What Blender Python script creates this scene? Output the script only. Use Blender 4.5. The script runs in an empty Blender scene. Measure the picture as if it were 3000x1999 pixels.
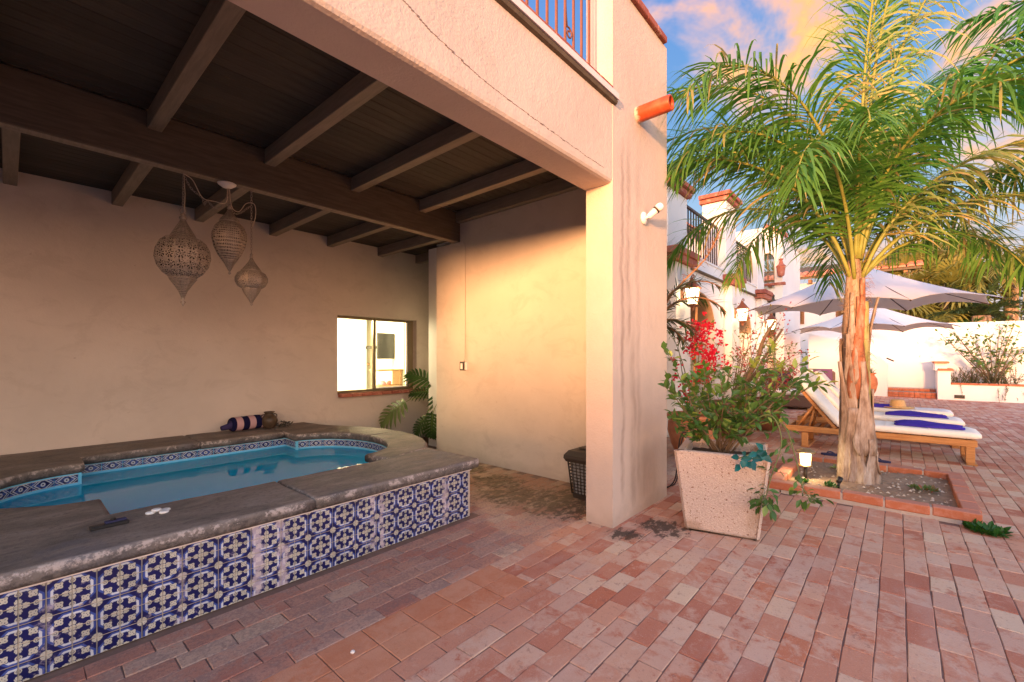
import bpy, math, random
import numpy as np
from mathutils import Vector, Matrix, Quaternion

R = math.radians
rng = random.Random(7)
scene = bpy.context.scene
COL = scene.collection

# ------------------------------------------------------------------ camera
FPX, HOR, CAMH, YAW = 1293.2, 1046.0, 1.4, 41.147
cam_d = bpy.data.cameras.new('camera')
cam = bpy.data.objects.new('camera', cam_d)
COL.objects.link(cam)
cam_d.sensor_width = 36.0
cam_d.lens = FPX / 3000.0 * 36.0
cam_d.shift_y = (HOR - 999.5) / 3000.0
cam_d.clip_start = 0.02
cam_d.clip_end = 2000.0
cam.location = (0, 0, CAMH)
cam.rotation_euler = (R(90), 0, R(YAW - 90))
scene.camera = cam

# ------------------------------------------------------------------ light
SUN_DIR = Vector((1.0, 0.24, -0.030)).normalized()      # direction the light travels: low sunset from the left
SUN_STRENGTH, SUN_ANGLE, SUN_COL = 4.9, 4.5, (1.0, 0.48, 0.20)
SKY_NISHITA, EXPOSURE, LOBE = 0.10, 1.08, 8.2
sun_d = bpy.data.lights.new('sun', 'SUN')
sun_d.energy = SUN_STRENGTH
sun_d.angle = R(SUN_ANGLE)
sun_d.color = SUN_COL
sun = bpy.data.objects.new('sun', sun_d)
COL.objects.link(sun)
sun.rotation_euler = SUN_DIR.to_track_quat('-Z', 'Y').to_euler()
sun.location = (-10, -4, 6)

vs = scene.view_settings
vs.view_transform = 'Standard'
vs.look = 'None'
vs.exposure = EXPOSURE
vs.gamma = 1.0
vs.use_curve_mapping = False
cy = scene.cycles
cy.max_bounces = 8
cy.diffuse_bounces = 5
cy.glossy_bounces = 4
cy.transmission_bounces = 6
cy.transparent_max_bounces = 16
cy.caustics_reflective = False
cy.caustics_refractive = False
cy.sample_clamp_indirect = 6.0
cy.use_denoising = True


# ------------------------------------------------------------------ node helpers
class S:
    """a socket with arithmetic, so that patterns read as formulas"""
    def __init__(s, g, o):
        s.g, s.o = g, o
    def _b(s, op, b, r=False):
        return s.g.m(op, b, s) if r else s.g.m(op, s, b)
    def __add__(s, b): return s._b('ADD', b)
    def __radd__(s, b): return s._b('ADD', b)
    def __sub__(s, b): return s._b('SUBTRACT', b)
    def __rsub__(s, b): return s._b('SUBTRACT', b, True)
    def __mul__(s, b): return s._b('MULTIPLY', b)
    def __rmul__(s, b): return s._b('MULTIPLY', b)
    def __truediv__(s, b): return s._b('DIVIDE', b)
    def __lt__(s, b): return s._b('LESS_THAN', b)
    def __gt__(s, b): return s._b('GREATER_THAN', b)


class Graph:
    def __init__(s, tree):
        s.t = tree
        tree.nodes.clear()
    def n(s, typ, **kw):
        x = s.t.nodes.new(typ)
        for k, v in kw.items():
            setattr(x, k, v)
        return x
    def set(s, sock, v):
        if isinstance(v, S):
            s.t.links.new(v.o, sock)
        elif v is not None:
            if isinstance(v, (tuple, list)) and len(v) == 3 and len(sock.default_value) == 4:
                v = (*v, 1.0)
            sock.default_value = v
    def m(s, op, a, b=0.0, c=None, clamp=False):
        x = s.n('ShaderNodeMath', operation=op, use_clamp=clamp)
        s.set(x.inputs[0], a)
        if b is not None: s.set(x.inputs[1], b)
        if c is not None: s.set(x.inputs[2], c)
        return S(s, x.outputs[0])
    def vm(s, op, a, b=None):
        x = s.n('ShaderNodeVectorMath', operation=op)
        s.set(x.inputs[0], a)
        if b is not None: s.set(x.inputs[1], b)
        return S(s, x.outputs[1 if op in ('LENGTH', 'DOT_PRODUCT', 'DISTANCE') else 0])
    def scl(s, v, sc):
        x = s.n('ShaderNodeMapping')
        s.set(x.inputs[0], v)
        x.inputs['Scale'].default_value = sc if isinstance(sc, (tuple, list)) else (sc, sc, sc)
        return S(s, x.outputs[0])
    def obj(s):
        return S(s, s.n('ShaderNodeTexCoord').outputs['Object'])
    def gen(s):
        return S(s, s.n('ShaderNodeTexCoord').outputs['Generated'])
    def uv(s):
        return S(s, s.n('ShaderNodeTexCoord').outputs['UV'])
    def pos(s):
        return S(s, s.n('ShaderNodeNewGeometry').outputs['Position'])
    def nrm(s):
        return S(s, s.n('ShaderNodeNewGeometry').outputs['Normal'])
    def rand(s):
        return S(s, s.n('ShaderNodeObjectInfo').outputs['Random'])
    def attr(s, name):
        x = s.n('ShaderNodeAttribute')
        x.attribute_name = name
        return S(s, x.outputs['Fac'])
    def xyz(s, v):
        x = s.n('ShaderNodeSeparateXYZ')
        s.set(x.inputs[0], v)
        return [S(s, o) for o in x.outputs]
    def comb(s, a, b, c):
        x = s.n('ShaderNodeCombineXYZ')
        for i, v in enumerate((a, b, c)): s.set(x.inputs[i], v)
        return S(s, x.outputs[0])
    def noise(s, v, scale, detail=3.0, rough=0.55, dist=0.0, w=None):
        x = s.n('ShaderNodeTexNoise')
        if w is not None:
            x.noise_dimensions = '4D'
            s.set(x.inputs['W'], w)
        s.set(x.inputs['Vector'], v)
        x.inputs['Scale'].default_value = scale
        x.inputs['Detail'].default_value = detail
        x.inputs['Roughness'].default_value = rough
        x.inputs['Distortion'].default_value = dist
        return S(s, x.outputs[0])
    def voro(s, v, scale, feature='F1'):
        x = s.n('ShaderNodeTexVoronoi', feature=feature)
        s.set(x.inputs['Vector'], v)
        x.inputs['Scale'].default_value = scale
        return S(s, x.outputs['Distance'])
    def ramp(s, f, stops, interp='LINEAR'):
        x = s.n('ShaderNodeValToRGB')
        s.set(x.inputs[0], f)
        cr = x.color_ramp
        cr.interpolation = interp
        while len(cr.elements) < len(stops): cr.elements.new(0.5)
        for e, (p, c) in zip(cr.elements, stops):
            e.position = p
            e.color = (*c, 1.0) if isinstance(c, (tuple, list)) else (c, c, c, 1.0)
        return S(s, x.outputs[0])
    def step(s, f, a, b):
        x = s.n('ShaderNodeMapRange', interpolation_type='SMOOTHSTEP')
        s.set(x.inputs[0], f)
        x.inputs[1].default_value = a
        x.inputs[2].default_value = b
        return S(s, x.outputs[0])
    def mix(s, f, a, b, blend='MIX'):
        x = s.n('ShaderNodeMix', data_type='RGBA', blend_type=blend)
        s.set(x.inputs[0], f)
        s.set(x.inputs[6], a)
        s.set(x.inputs[7], b)
        return S(s, x.outputs[2])
    def hsv(s, c, h=0.5, sat=1.0, v=1.0):
        x = s.n('ShaderNodeHueSaturation')
        s.set(x.inputs['Hue'], h); s.set(x.inputs['Saturation'], sat); s.set(x.inputs['Value'], v)
        s.set(x.inputs['Color'], c)
        return S(s, x.outputs[0])
    def bump(s, h, strength=0.5, dist=0.01):
        x = s.n('ShaderNodeBump')
        x.inputs['Strength'].default_value = strength
        x.inputs['Distance'].default_value = dist
        s.set(x.inputs['Height'], h)
        return S(s, x.outputs[0])
    def pbsdf(s, col, rough=0.7, nrm=None, metal=0.0, spec=0.3, coat=0.0):
        x = s.n('ShaderNodeBsdfPrincipled')
        s.set(x.inputs['Base Color'], col)
        s.set(x.inputs['Roughness'], rough)
        s.set(x.inputs['Metallic'], metal)
        x.inputs['Specular IOR Level'].default_value = spec
        x.inputs['Coat Weight'].default_value = coat
        if nrm is not None: s.set(x.inputs['Normal'], nrm)
        return S(s, x.outputs[0])
    def shmix(s, f, a, b):
        x = s.n('ShaderNodeMixShader')
        s.set(x.inputs[0], f)
        s.t.links.new(a.o, x.inputs[1])
        s.t.links.new(b.o, x.inputs[2])
        return S(s, x.outputs[0])
    def out(s, sh):
        x = s.n('ShaderNodeOutputMaterial')
        s.t.links.new(sh.o, x.inputs[0])


def srgb(r, g, b):
    f = lambda c: (c / 255 / 12.92) if c <= 10 else ((c / 255 + 0.055) / 1.055) ** 2.4
    return (f(r), f(g), f(b))


MATS = {}
def material(name, fn):
    m = bpy.data.materials.new(name)
    m.use_nodes = True
    g = Graph(m.node_tree)
    fn(g)
    MATS[name] = m
    return m


# ------------------------------------------------------------------ world: dusk sky with sunset clouds
world = bpy.data.worlds.new('World')
scene.world = world
world.use_nodes = True
def build_world():
    g = Graph(world.node_tree)
    v = g.gen()
    x, y, z = g.xyz(v)
    sky = g.n('ShaderNodeTexSky', sky_type='NISHITA')
    sky.sun_disc = False
    sky.sun_elevation = R(4.0)
    sky.sun_rotation = math.atan2(-SUN_DIR.x, -SUN_DIR.y)
    sky.air_density = 1.0
    sky.dust_density = 1.2
    sky.ozone_density = 2.0
    nish = g.mix(1.0, S(g, sky.outputs[0]), (SKY_NISHITA,) * 3, 'MULTIPLY')
    grad = g.ramp(z, [(0.0, srgb(233, 214, 200)), (0.12, srgb(214, 204, 208)), (0.25, srgb(172, 202, 226)),
                      (0.42, srgb(116, 168, 216)), (0.7, srgb(70, 120, 196)), (1.0, srgb(60, 105, 180))])
    base = g.mix(1.0, g.mix(0.30, grad, nish), (0.66, 0.66, 0.70), 'MULTIPLY')
    # clouds: streaky sheets seen in perspective, a few thicker banks where the evening light catches them
    zz = g.m('MAXIMUM', z, 0.0) + 0.22
    cv = g.comb(x / zz, y / zz, 0.0)
    warp = g.noise(cv, 1.1, 3, 0.5)
    cvw = g.vm('ADD', g.scl(cv, (1.0, 1.3, 1.0)), g.comb(warp * 0.9, warp * -0.6, 3.7))
    n1 = g.noise(cvw, 1.5, 6, 0.58, 0.3)
    n2 = g.noise(cv, 4.5, 5, 0.6)
    bank = None
    for d, wdt, a in (((0.812, 0.193, 0.552), 0.014, 0.24), ((0.85, 0.141, 0.508), 0.012, 0.22), ((0.83, 0.10, 0.545), 0.010, 0.16), ((0.776, 0.313, 0.548), 0.005, 0.13), ((0.876, -0.085, 0.475), 0.005, 0.13), ((0.90, 0.28, 0.33), 0.008, 0.09), ((0.92, 0.12, 0.30), 0.012, 0.10), ((0.94, 0.30, 0.16), 0.016, 0.14), ((0.96, -0.1, 0.14), 0.03, 0.14),
                      ((-0.5, -0.3, 0.8), 0.12, 0.12), ((0.2, -0.8, 0.5), 0.08, 0.12), ((-0.3, 0.8, 0.5), 0.08, 0.12)):
        dv = Vector(d).normalized()
        k = g.step(g.vm('DOT_PRODUCT', v, tuple(dv)), 1 - wdt * 0.9, 1.0) * (a * 0.75)
        bank = k if bank is None else g.m('MAXIMUM', bank, k)
    dens = n1 + (n2 - 0.5) * 0.22 + bank
    c = g.step(dens, 0.58, 0.78) * g.step(z, 0.02, 0.10)
    col = g.ramp(dens, [(0.52, srgb(158, 160, 186)), (0.62, srgb(206, 164, 138)), (0.72, srgb(214, 150, 70)), (0.84, srgb(224, 178, 110))])
    # the sky grows brighter and warmer round towards the sunset
    sd = g.vm('DOT_PRODUCT', v, tuple(-SUN_DIR)) * 0.5 + 0.5
    lobe = g.m('POWER', sd, 1.5)
    full = g.mix(c * 0.92, base, col)
    full = g.mix(1.0, full, g.mix(lobe, (1.0, 1.0, 1.0), (LOBE * 1.06, LOBE * 0.74, LOBE * 0.50)), 'MULTIPLY')
    glow = g.m('POWER', sd, 14.0) * g.step(z, 0.6, 0.0)
    full = g.mix(g.m('MINIMUM', glow, 1.0), full, (3.2, 1.7, 0.75))
    full = g.mix(g.step(z, 0.0, -0.03), full, (0.28, 0.2, 0.17))
    bg = g.n('ShaderNodeBackground')
    g.set(bg.inputs[0], full)
    bg.inputs[1].default_value = 1.0
    o = g.n('ShaderNodeOutputWorld')
    g.t.links.new(bg.outputs[0], o.inputs[0])
build_world()


# ------------------------------------------------------------------ mesh builder
class MB:
    def __init__(s):
        s.v, s.f, s.mi, s.uv = [], [], [], {}
        s.sm = []
    def add(s, vs_, fs, mi=0, smooth=False):
        o = len(s.v)
        s.v.extend([tuple(p) for p in vs_])
        for f in fs:
            s.f.append(tuple(i + o for i in f)); s.mi.append(mi); s.sm.append(smooth)
        return o
    def box(s, x0, x1, y0, y1, z0, z1, mi=0):
        return s.add([(x0, y0, z0), (x1, y0, z0), (x1, y1, z0), (x0, y1, z0), (x0, y0, z1), (x1, y0, z1), (x1, y1, z1), (x0, y1, z1)],
              [(3, 2, 1, 0), (4, 5, 6, 7), (0, 1, 5, 4), (1, 2, 6, 5), (2, 3, 7, 6), (3, 0, 4, 7)], mi)
    def bbox(s, x0, x1, y0, y1, z0, z1, b=0.004, mi=0):
        """box with chamfered edges"""
        xs, ys, zs = (x0, x1), (y0, y1), (z0, z1)
        V, idx = [], {}
        for i in (0, 1):
            for j in (0, 1):
                for k in (0, 1):
                    sx, sy, sz = (1, -1)[i], (1, -1)[j], (1, -1)[k]
                    for a in range(3):
                        p = [xs[i] + sx * b, ys[j] + sy * b, zs[k] + sz * b]
                        p[a] = (xs[i], ys[j], zs[k])[a]
                        idx[(i, j, k, a)] = len(V); V.append(p)
        F = []
        for a in range(3):
            o1, o2 = [q for q in range(3) if q != a]
            for e in (0, 1):
                c = []
                for (p, q) in ((0, 0), (1, 0), (1, 1), (0, 1)):
                    t = [0, 0, 0]; t[a] = e; t[o1] = p; t[o2] = q
                    c.append(idx[(*t, a)])
                if (e == 0) != (a == 1): c.reverse()
                F.append(tuple(c))
        for a in range(3):
            o1, o2 = [q for q in range(3) if q != a]
            for p in (0, 1):
                for q in (0, 1):
                    def k(e, ax):
                        t = [0, 0, 0]; t[a] = e; t[o1] = p; t[o2] = q
                        return idx[(*t, ax)]
                    F.append((k(0, o1), k(1, o1), k(1, o2), k(0, o2)))
        for i in (0, 1):
            for j in (0, 1):
                for k_ in (0, 1):
                    F.append(tuple(idx[(i, j, k_, a)] for a in range(3)))
        s.add(V, F, mi)
    def tube(s, pts, rad, n=8, mi=0, cap=True, smooth=True):
        pts = [Vector(p) for p in pts]
        m = len(pts)
        rs = rad if isinstance(rad, (list, tuple)) else [rad] * m
        V = []
        up = None
        for i, p in enumerate(pts):
            t = (pts[min(i + 1, m - 1)] - pts[max(i - 1, 0)])
            if t.length < 1e-9: t = Vector((0, 0, 1))
            t.normalize()
            if up is None:
                up = Vector((0, 0, 1)) if abs(t.z) < 0.9 else Vector((1, 0, 0))
            a = up - t * up.dot(t)
            if a.length < 1e-6: a = t.orthogonal()
            a.normalize(); up = a
            b = t.cross(a)
            for k in range(n):
                w = 2 * math.pi * k / n
                V.append(p + (a * math.cos(w) + b * math.sin(w)) * rs[i])
        F = [(i * n + k, i * n + (k + 1) % n, (i + 1) * n + (k + 1) % n, (i + 1) * n + k) for i in range(m - 1) for k in range(n)]
        if cap:
            F.append(tuple(reversed(range(n)))); F.append(tuple(range((m - 1) * n, m * n)))
        s.add(V, F, mi, smooth)
    def lathe(s, prof, c=(0, 0, 0), n=24, mi=0, smooth=True, cap=True, flat=None):
        V = []
        for r, z in prof:
            for k in range(n):
                w = 2 * math.pi * k / n
                V.append((c[0] + r * math.cos(w), c[1] + r * math.sin(w), c[2] + z))
        m = len(prof)
        F = [(i * n + k, i * n + (k + 1) % n, (i + 1) * n + (k + 1) % n, (i + 1) * n + k) for i in range(m - 1) for k in range(n)]
        if cap:
            F.append(tuple(reversed(range(n)))); F.append(tuple(range((m - 1) * n, m * n)))
        s.add(V, F, mi, smooth)
    def prism(s, poly, axis, a, b, mi=0):
        """polygon (2-D) extruded along an axis: axis 2 -> (x,y), 0 -> (y,z), 1 -> (x,z)"""
        def P(p, h):
            return {2: (p[0], p[1], h), 0: (h, p[0], p[1]), 1: (p[0], h, p[1])}[axis]
        n = len(poly)
        V = [P(p, a) for p in poly] + [P(p, b) for p in poly]
        F = [tuple(range(n)), tuple(range(n, 2 * n))] + [(i, (i + 1) % n, n + (i + 1) % n, n + i) for i in range(n)]
        s.add(V, F, mi)
    def quad(s, a, b, c, d, mi=0):
        s.add([a, b, c, d], [(0, 1, 2, 3)], mi)
    def mesh(s, name, origin=(0, 0, 0), fix=True):
        me = bpy.data.meshes.new(name)
        o = Vector(origin)
        me.from_pydata([(p[0] - o.x, p[1] - o.y, p[2] - o.z) for p in s.v], [], s.f)
        me.polygons.foreach_set('material_index', s.mi)
        me.polygons.foreach_set('use_smooth', s.sm)
        if fix:
            import bmesh
            bm = bmesh.new(); bm.from_mesh(me)
            bmesh.ops.recalc_face_normals(bm, faces=bm.faces)
            bm.to_mesh(me); bm.free()
        me.update()
        return me


ORG = {}
def tagobj(o, label=None, cat=None, group=None, kind=None):
    if label: o['label'] = label
    if cat: o['category'] = cat
    if group: o['group'] = group
    if kind: o['kind'] = kind
    return o

def thing(name, label, cat, loc=(0, 0, 0), group=None, rz=0.0):
    o = bpy.data.objects.new(name, None)
    COL.objects.link(o)
    o.location = loc
    o.rotation_euler = (0, 0, rz)
    o.empty_display_size = 0.1
    ORG[o.name] = tuple(loc)
    return tagobj(o, label, cat, group)

def mats(m):
    return [MATS[k] for k in (m if isinstance(m, (list, tuple)) else [m])]

def part(name, mb, m, parent=None, label=None, kind=None, local=False, smooth_angle=None):
    """one mesh object; mesh coordinates are world ones unless local (then relative to the parent's base)"""
    org = (0, 0, 0) if (local or parent is None) else ORG.get(parent.name, (0, 0, 0))
    me = mb.mesh(name, org)
    for x in mats(m): me.materials.append(x)
    o = bpy.data.objects.new(name, me)
    COL.objects.link(o)
    if parent is not None:
        o.parent = parent
        ORG[o.name] = ORG.get(parent.name, (0, 0, 0))
    return tagobj(o, label, None, None, kind)

def inst(name, me, parent, loc, rot=(0, 0, 0), scl=(1, 1, 1)):
    o = bpy.data.objects.new(name, me)
    COL.objects.link(o)
    o.parent = parent
    po = Vector(ORG.get(parent.name, (0, 0, 0))) if parent else Vector((0, 0, 0))
    o.location = Vector(loc) - po
    o.rotation_euler = rot
    o.scale = scl
    ORG[o.name] = tuple(loc)
    return o

def single(name, mb, m, label, cat, group=None, origin=(0, 0, 0), kind=None):
    me = mb.mesh(name, origin)
    for x in mats(m): me.materials.append(x)
    o = bpy.data.objects.new(name, me)
    COL.objects.link(o)
    o.location = origin
    ORG[o.name] = tuple(origin)
    return tagobj(o, label, cat, group, kind)

def copy_tree(o, loc=None, rz=None, label=None):
    c = o.copy(); COL.objects.link(c)
    for ch in list(o.children):
        d = ch.copy(); COL.objects.link(d); d.parent = c
        for g2 in list(ch.children):
            e = g2.copy(); COL.objects.link(e); e.parent = d
    if loc is not None: c.location = loc
    if rz is not None: c.rotation_euler = (0, 0, rz)
    if label: c['label'] = label
    return c

def bez(p0, p1, p2, n=8):
    p0, p1, p2 = Vector(p0), Vector(p1), Vector(p2)
    return [p0 * (1 - t) ** 2 + p1 * 2 * t * (1 - t) + p2 * t * t for t in [i / n for i in range(n + 1)]]

def catmull(pts, k=6):
    pts = [Vector(p) for p in pts]
    q = [pts[0] * 2 - pts[1]] + pts + [pts[-1] * 2 - pts[-2]]
    out = []
    for i in range(1, len(q) - 2):
        for j in range(k):
            t = j / k
            a, b, c, d = q[i - 1], q[i], q[i + 1], q[i + 2]
            out.append(0.5 * ((2 * b) + (c - a) * t + (2 * a - 5 * b + 4 * c - d) * t * t + (3 * b - a - 3 * c + d) * t ** 3))
    out.append(pts[-1])
    return out

FWD = Vector((math.cos(R(YAW)), math.sin(R(YAW)), 0))
RGT = Vector((math.sin(R(YAW)), -math.cos(R(YAW)), 0))
def project(p):
    """pixel (3000 x 1999) of a world point, only used to decide which pieces are worth building"""
    d = p[0] * FWD.x + p[1] * FWD.y
    if d < 0.05: return None
    r = p[0] * RGT.x + p[1] * RGT.y
    return (1500 + FPX * r / d, HOR - FPX * (p[2] - CAMH) / d, d)

# ------------------------------------------------------------------ materials
def stucco(name, col, var=0.10, bump=0.35, scale=70, streaks=None, dirt=0.0):
    def fn(g):
        p = g.obj()
        n = g.noise(p, 1.3, 4, 0.6)
        f = g.noise(p, scale, 3, 0.6)
        c = g.mix(g.step(n, 0.3, 0.75), tuple(x * (1 - var) for x in col), tuple(min(1, x * (1 + var)) for x in col))
        if dirt:
            d = g.step(g.noise(g.scl(p, (1, 1, 0.5)), 3.0, 5, 0.65), 0.52, 0.72)
            c = g.mix(d * dirt, c, tuple(x * y for x, y in zip(col, (0.62, 0.55, 0.48))))
        if streaks:
            c = streaks(g, p, c)
        h = f + g.noise(p, scale * 0.28, 2, 0.5) * 1.2
        g.out(g.pbsdf(c, 0.9, g.bump(h, bump, 0.006), spec=0.15))
    return material(name, fn)

def column_stains(g, p, c):
    """rain-wash streaks run down the outer face from the sill's end and the pipe"""
    x, y, z = g.xyz(g.pos())
    wob = g.noise(g.comb(0.0, 0.0, z), 1.6, 3, 0.6) - 0.5
    s = None
    for x0, w, a, z0, z1 in ((3.42, 0.035, 0.55, 0.2, 3.45), (3.53, 0.05, 0.5, 1.5, 3.5), (3.62, 0.06, 0.45, 0.0, 1.9), (3.72, 0.05, 0.30, 0.2, 3.4), (3.86, 0.14, 0.3, 0.0, 1.0), (4.05, 0.10, 0.22, 0.0, 0.8)):
        d = g.m('ABSOLUTE', x - x0 + wob * 0.22 + (g.noise(p, 5.0, 3, 0.6) - 0.5) * 0.05)
        k = g.step(d, w * 1.5, 0.0) * g.step(z, z1, z1 - 0.7) * g.step(z, z0 - 0.1, z0 + 0.2) * a
        s = k if s is None else g.m('MAXIMUM', s, k)
    s = s * g.step(g.noise(g.scl(p, (1, 1, 0.25)), 7.0, 5, 0.7), 0.2, 0.65) * 1.15
    s = s * g.step(y, 1.80, 1.77)
    foot = g.step(z + g.noise(p, 6, 3) * 0.25, 0.32, 0.10) * 0.35
    return g.mix(g.m('MAXIMUM', s, foot, clamp=True), c, (0.25, 0.175, 0.14))

def wall_marks(g, p, c):
    tr = g.noise(g.scl(p, (1, 1, 1.6)), 2.6, 6, 0.7, 0.8)
    c = g.mix(g.step(tr, 0.5, 0.66) * 0.28, c, (0.42, 0.345, 0.29))
    d = g.step(g.noise(p, 14, 2, 0.5), 0.74, 0.78)
    x, y, z = g.xyz(g.pos())
    foot = g.step(z + g.noise(p, 5, 3) * 0.2, 0.28, 0.06) * 0.35
    c = g.mix(d * 0.35, c, (0.30, 0.2, 0.15))
    return g.mix(foot, c, (0.27, 0.2, 0.16))

PINK = (0.61, 0.485, 0.40)
stucco('stucco_facade', PINK, 0.07, 0.5, 62, column_stains, 0.12)
stucco('stucco_patio', (0.585, 0.505, 0.44), 0.06, 0.25, 80, wall_marks, 0.10)
stucco('stucco_white', (0.80, 0.775, 0.745), 0.03, 0.3, 40, None, 0.03)
stucco('stucco_white_far', (0.80, 0.77, 0.74), 0.03, 0.15, 20, None, 0.05)
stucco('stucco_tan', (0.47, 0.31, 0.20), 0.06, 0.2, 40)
stucco('room_white', (0.82, 0.80, 0.72), 0.02, 0.05, 20)

def wood(name, a, b, scale=(1, 12, 12), rough=0.55, bump=0.2):
    def fn(g):
        p = g.obj()
        n = g.noise(g.scl(p, scale), 4.0, 5, 0.6, 0.4)
        c = g.mix(g.step(n, 0.3, 0.7), a, b)
        c = g.hsv(c, 0.5, 1.0, 0.85 + g.rand() * 0.3)
        g.out(g.pbsdf(c, rough, g.bump(n, bump, 0.004), spec=0.3))
    return material(name, fn)
wood('ceiling_paint', (0.046, 0.038, 0.030), (0.064, 0.054, 0.043), (1.2, 14, 14), 0.75)
wood('joist_paint', (0.20, 0.165, 0.125), (0.26, 0.215, 0.165), (10, 1.0, 10), 0.7)
wood('beam_paint', (0.075, 0.060, 0.046), (0.110, 0.088, 0.066), (1.0, 10, 10), 0.7)
wood('teak', (0.40, 0.17, 0.055), (0.56, 0.27, 0.10), (14, 1.2, 14), 0.5)
wood('teak_dark', (0.20, 0.085, 0.032), (0.31, 0.14, 0.055), (1.2, 14, 14), 0.6)
wood('stake_wood', (0.42, 0.20, 0.09), (0.55, 0.30, 0.14), (12, 12, 1), 0.8)
wood('shelf_wood', (0.35, 0.22, 0.12), (0.45, 0.30, 0.17), (2, 12, 12), 0.6)

def simple(name, col, rough=0.6, metal=0.0, spec=0.3, var=0.12, nscale=8.0, bump=0.0, bscale=60, coat=0.0):
    def fn(g):
        p = g.obj()
        n = g.noise(p, nscale, 4, 0.6)
        c = g.mix(n, tuple(x * (1 - var) for x in col), tuple(min(1, x * (1 + var)) for x in col))
        nr = g.bump(g.noise(p, bscale, 3), bump, 0.004) if bump else None
        g.out(g.pbsdf(c, rough, nr, metal, spec, coat))
    return material(name, fn)
simple('iron', (0.055, 0.032, 0.024), 0.5, 0.3, 0.4)
simple('iron_rust', (0.20, 0.075, 0.04), 0.6, 0.2, 0.4, 0.3, 14)
simple('black_plastic', (0.018, 0.017, 0.017), 0.45, 0, 0.4)
simple('bin_plastic', (0.045, 0.036, 0.030), 0.55, 0, 0.35, 0.25, 12)
simple('grey_plastic', (0.25, 0.25, 0.26), 0.5)
simple('white_plastic', (0.78, 0.75, 0.72), 0.4)
simple('white_tablet', (0.82, 0.80, 0.78), 0.7)
simple('sill_trim', (0.72, 0.62, 0.58), 0.7, bump=0.2)
simple('sill_dark', (0.12, 0.085, 0.055), 0.85, var=0.5, nscale=12, bump=0.4)
simple('crack_shade', (0.22, 0.15, 0.12), 0.9)
simple('grout', (0.46, 0.38, 0.30), 0.9, var=0.25, nscale=20, bump=0.3)
simple('mortar', (0.19, 0.115, 0.088), 0.95, var=0.4, nscale=10, bump=0.4)
simple('mortar_light', (0.44, 0.36, 0.30), 0.95, var=0.25, nscale=20, bump=0.4)
simple('cushion', (0.83, 0.80, 0.76), 0.85, spec=0.15, var=0.04, nscale=3, bump=0.15, bscale=30)
def canvas(g):
    p = g.obj()
    n = g.noise(p, 2.5, 4, 0.6)
    c = g.mix(n, (0.84, 0.81, 0.76), (0.89, 0.865, 0.82))
    d = g.pbsdf(c, 0.85, g.bump(g.noise(p, 120, 3), 0.1, 0.004), spec=0.1)
    t = g.n('ShaderNodeBsdfTranslucent'); g.set(t.inputs[0], (0.82, 0.76, 0.68))
    g.out(g.shmix(0.25, d, S(g, t.outputs[0])))
material('canvas', canvas)
simple('towel', (0.055, 0.035, 0.36), 0.95, spec=0.1, var=0.3, nscale=30, bump=0.8, bscale=160)
simple('wicker', (0.16, 0.095, 0.07), 0.8, var=0.4, nscale=60, bump=0.6)
simple('cushion_purple', (0.17, 0.085, 0.16), 0.9, spec=0.1)
simple('cushion_navy', (0.045, 0.035, 0.10), 0.9, spec=0.1)
simple('rubber_blue', (0.035, 0.035, 0.085), 0.8)
simple('soil', (0.30, 0.20, 0.135), 0.95, var=0.5, nscale=18, bump=0.9, bscale=45)
simple('soil_dark', (0.085, 0.058, 0.042), 0.95, var=0.5, nscale=18, bump=0.9, bscale=45)
simple('stone_chip', (0.5, 0.42, 0.34), 0.9, var=0.3, nscale=30)
simple('straw', (0.52, 0.35, 0.17), 0.8, var=0.25, nscale=60, bump=0.6, bscale=180)
simple('hat_band', (0.10, 0.06, 0.035), 0.8)
simple('window_frame', (0.20, 0.15, 0.09), 0.45, 0.3)
simple('tv_black', (0.015, 0.015, 0.015), 0.2)
simple('pink_thing', (0.62, 0.25, 0.24), 0.6)
simple('rose_thing', (0.48, 0.24, 0.28), 0.5)
simple('pebble', (0.7, 0.66, 0.6), 0.8)
simple('gold_metal', (0.42, 0.30, 0.16), 0.45, 0.8)
simple('vase_glaze', (0.075, 0.050, 0.032), 0.35, var=0.7, nscale=22, bump=0.5, bscale=50)
simple('dried_pods', (0.07, 0.06, 0.05), 0.8, var=0.7, nscale=30)
simple('earth_far', (0.33, 0.22, 0.16), 0.95)
simple('hill', (0.30, 0.25, 0.24), 0.95, var=0.2, nscale=0.05)

def terracotta(g):
    p = g.obj()
    n = g.noise(p, 5, 5, 0.65)
    c = g.mix(g.step(n, 0.35, 0.7), (0.36, 0.125, 0.058), (0.50, 0.21, 0.10))
    g.out(g.pbsdf(c, 0.75, g.bump(g.noise(p, 40, 3), 0.2, 0.004), spec=0.25))
material('terracotta', terracotta)
def dark_pot(g):
    p = g.obj()
    n = g.noise(p, 4, 5, 0.65)
    c = g.mix(g.step(n, 0.35, 0.7), (0.13, 0.05, 0.028), (0.23, 0.09, 0.045))
    g.out(g.pbsdf(c, 0.45, g.bump(g.noise(p, 30, 3), 0.2, 0.004), spec=0.4))
material('dark_pot', dark_pot)
def pipe_clay(g):
    p = g.obj()
    n = g.noise(p, 12, 5, 0.65)
    y = g.xyz(g.pos())[1]
    c = g.mix(g.step(n, 0.4, 0.75), (0.42, 0.055, 0.012), (0.52, 0.10, 0.03))
    lime = g.step(y + g.noise(p, 30, 3) * 0.08, 1.75, 1.79)
    c = g.mix(lime, c, (0.62, 0.45, 0.36))
    g.out(g.pbsdf(c, 0.45, g.bump(n, 0.25, 0.004), spec=0.4))
material('pipe_clay', pipe_clay)

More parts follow.
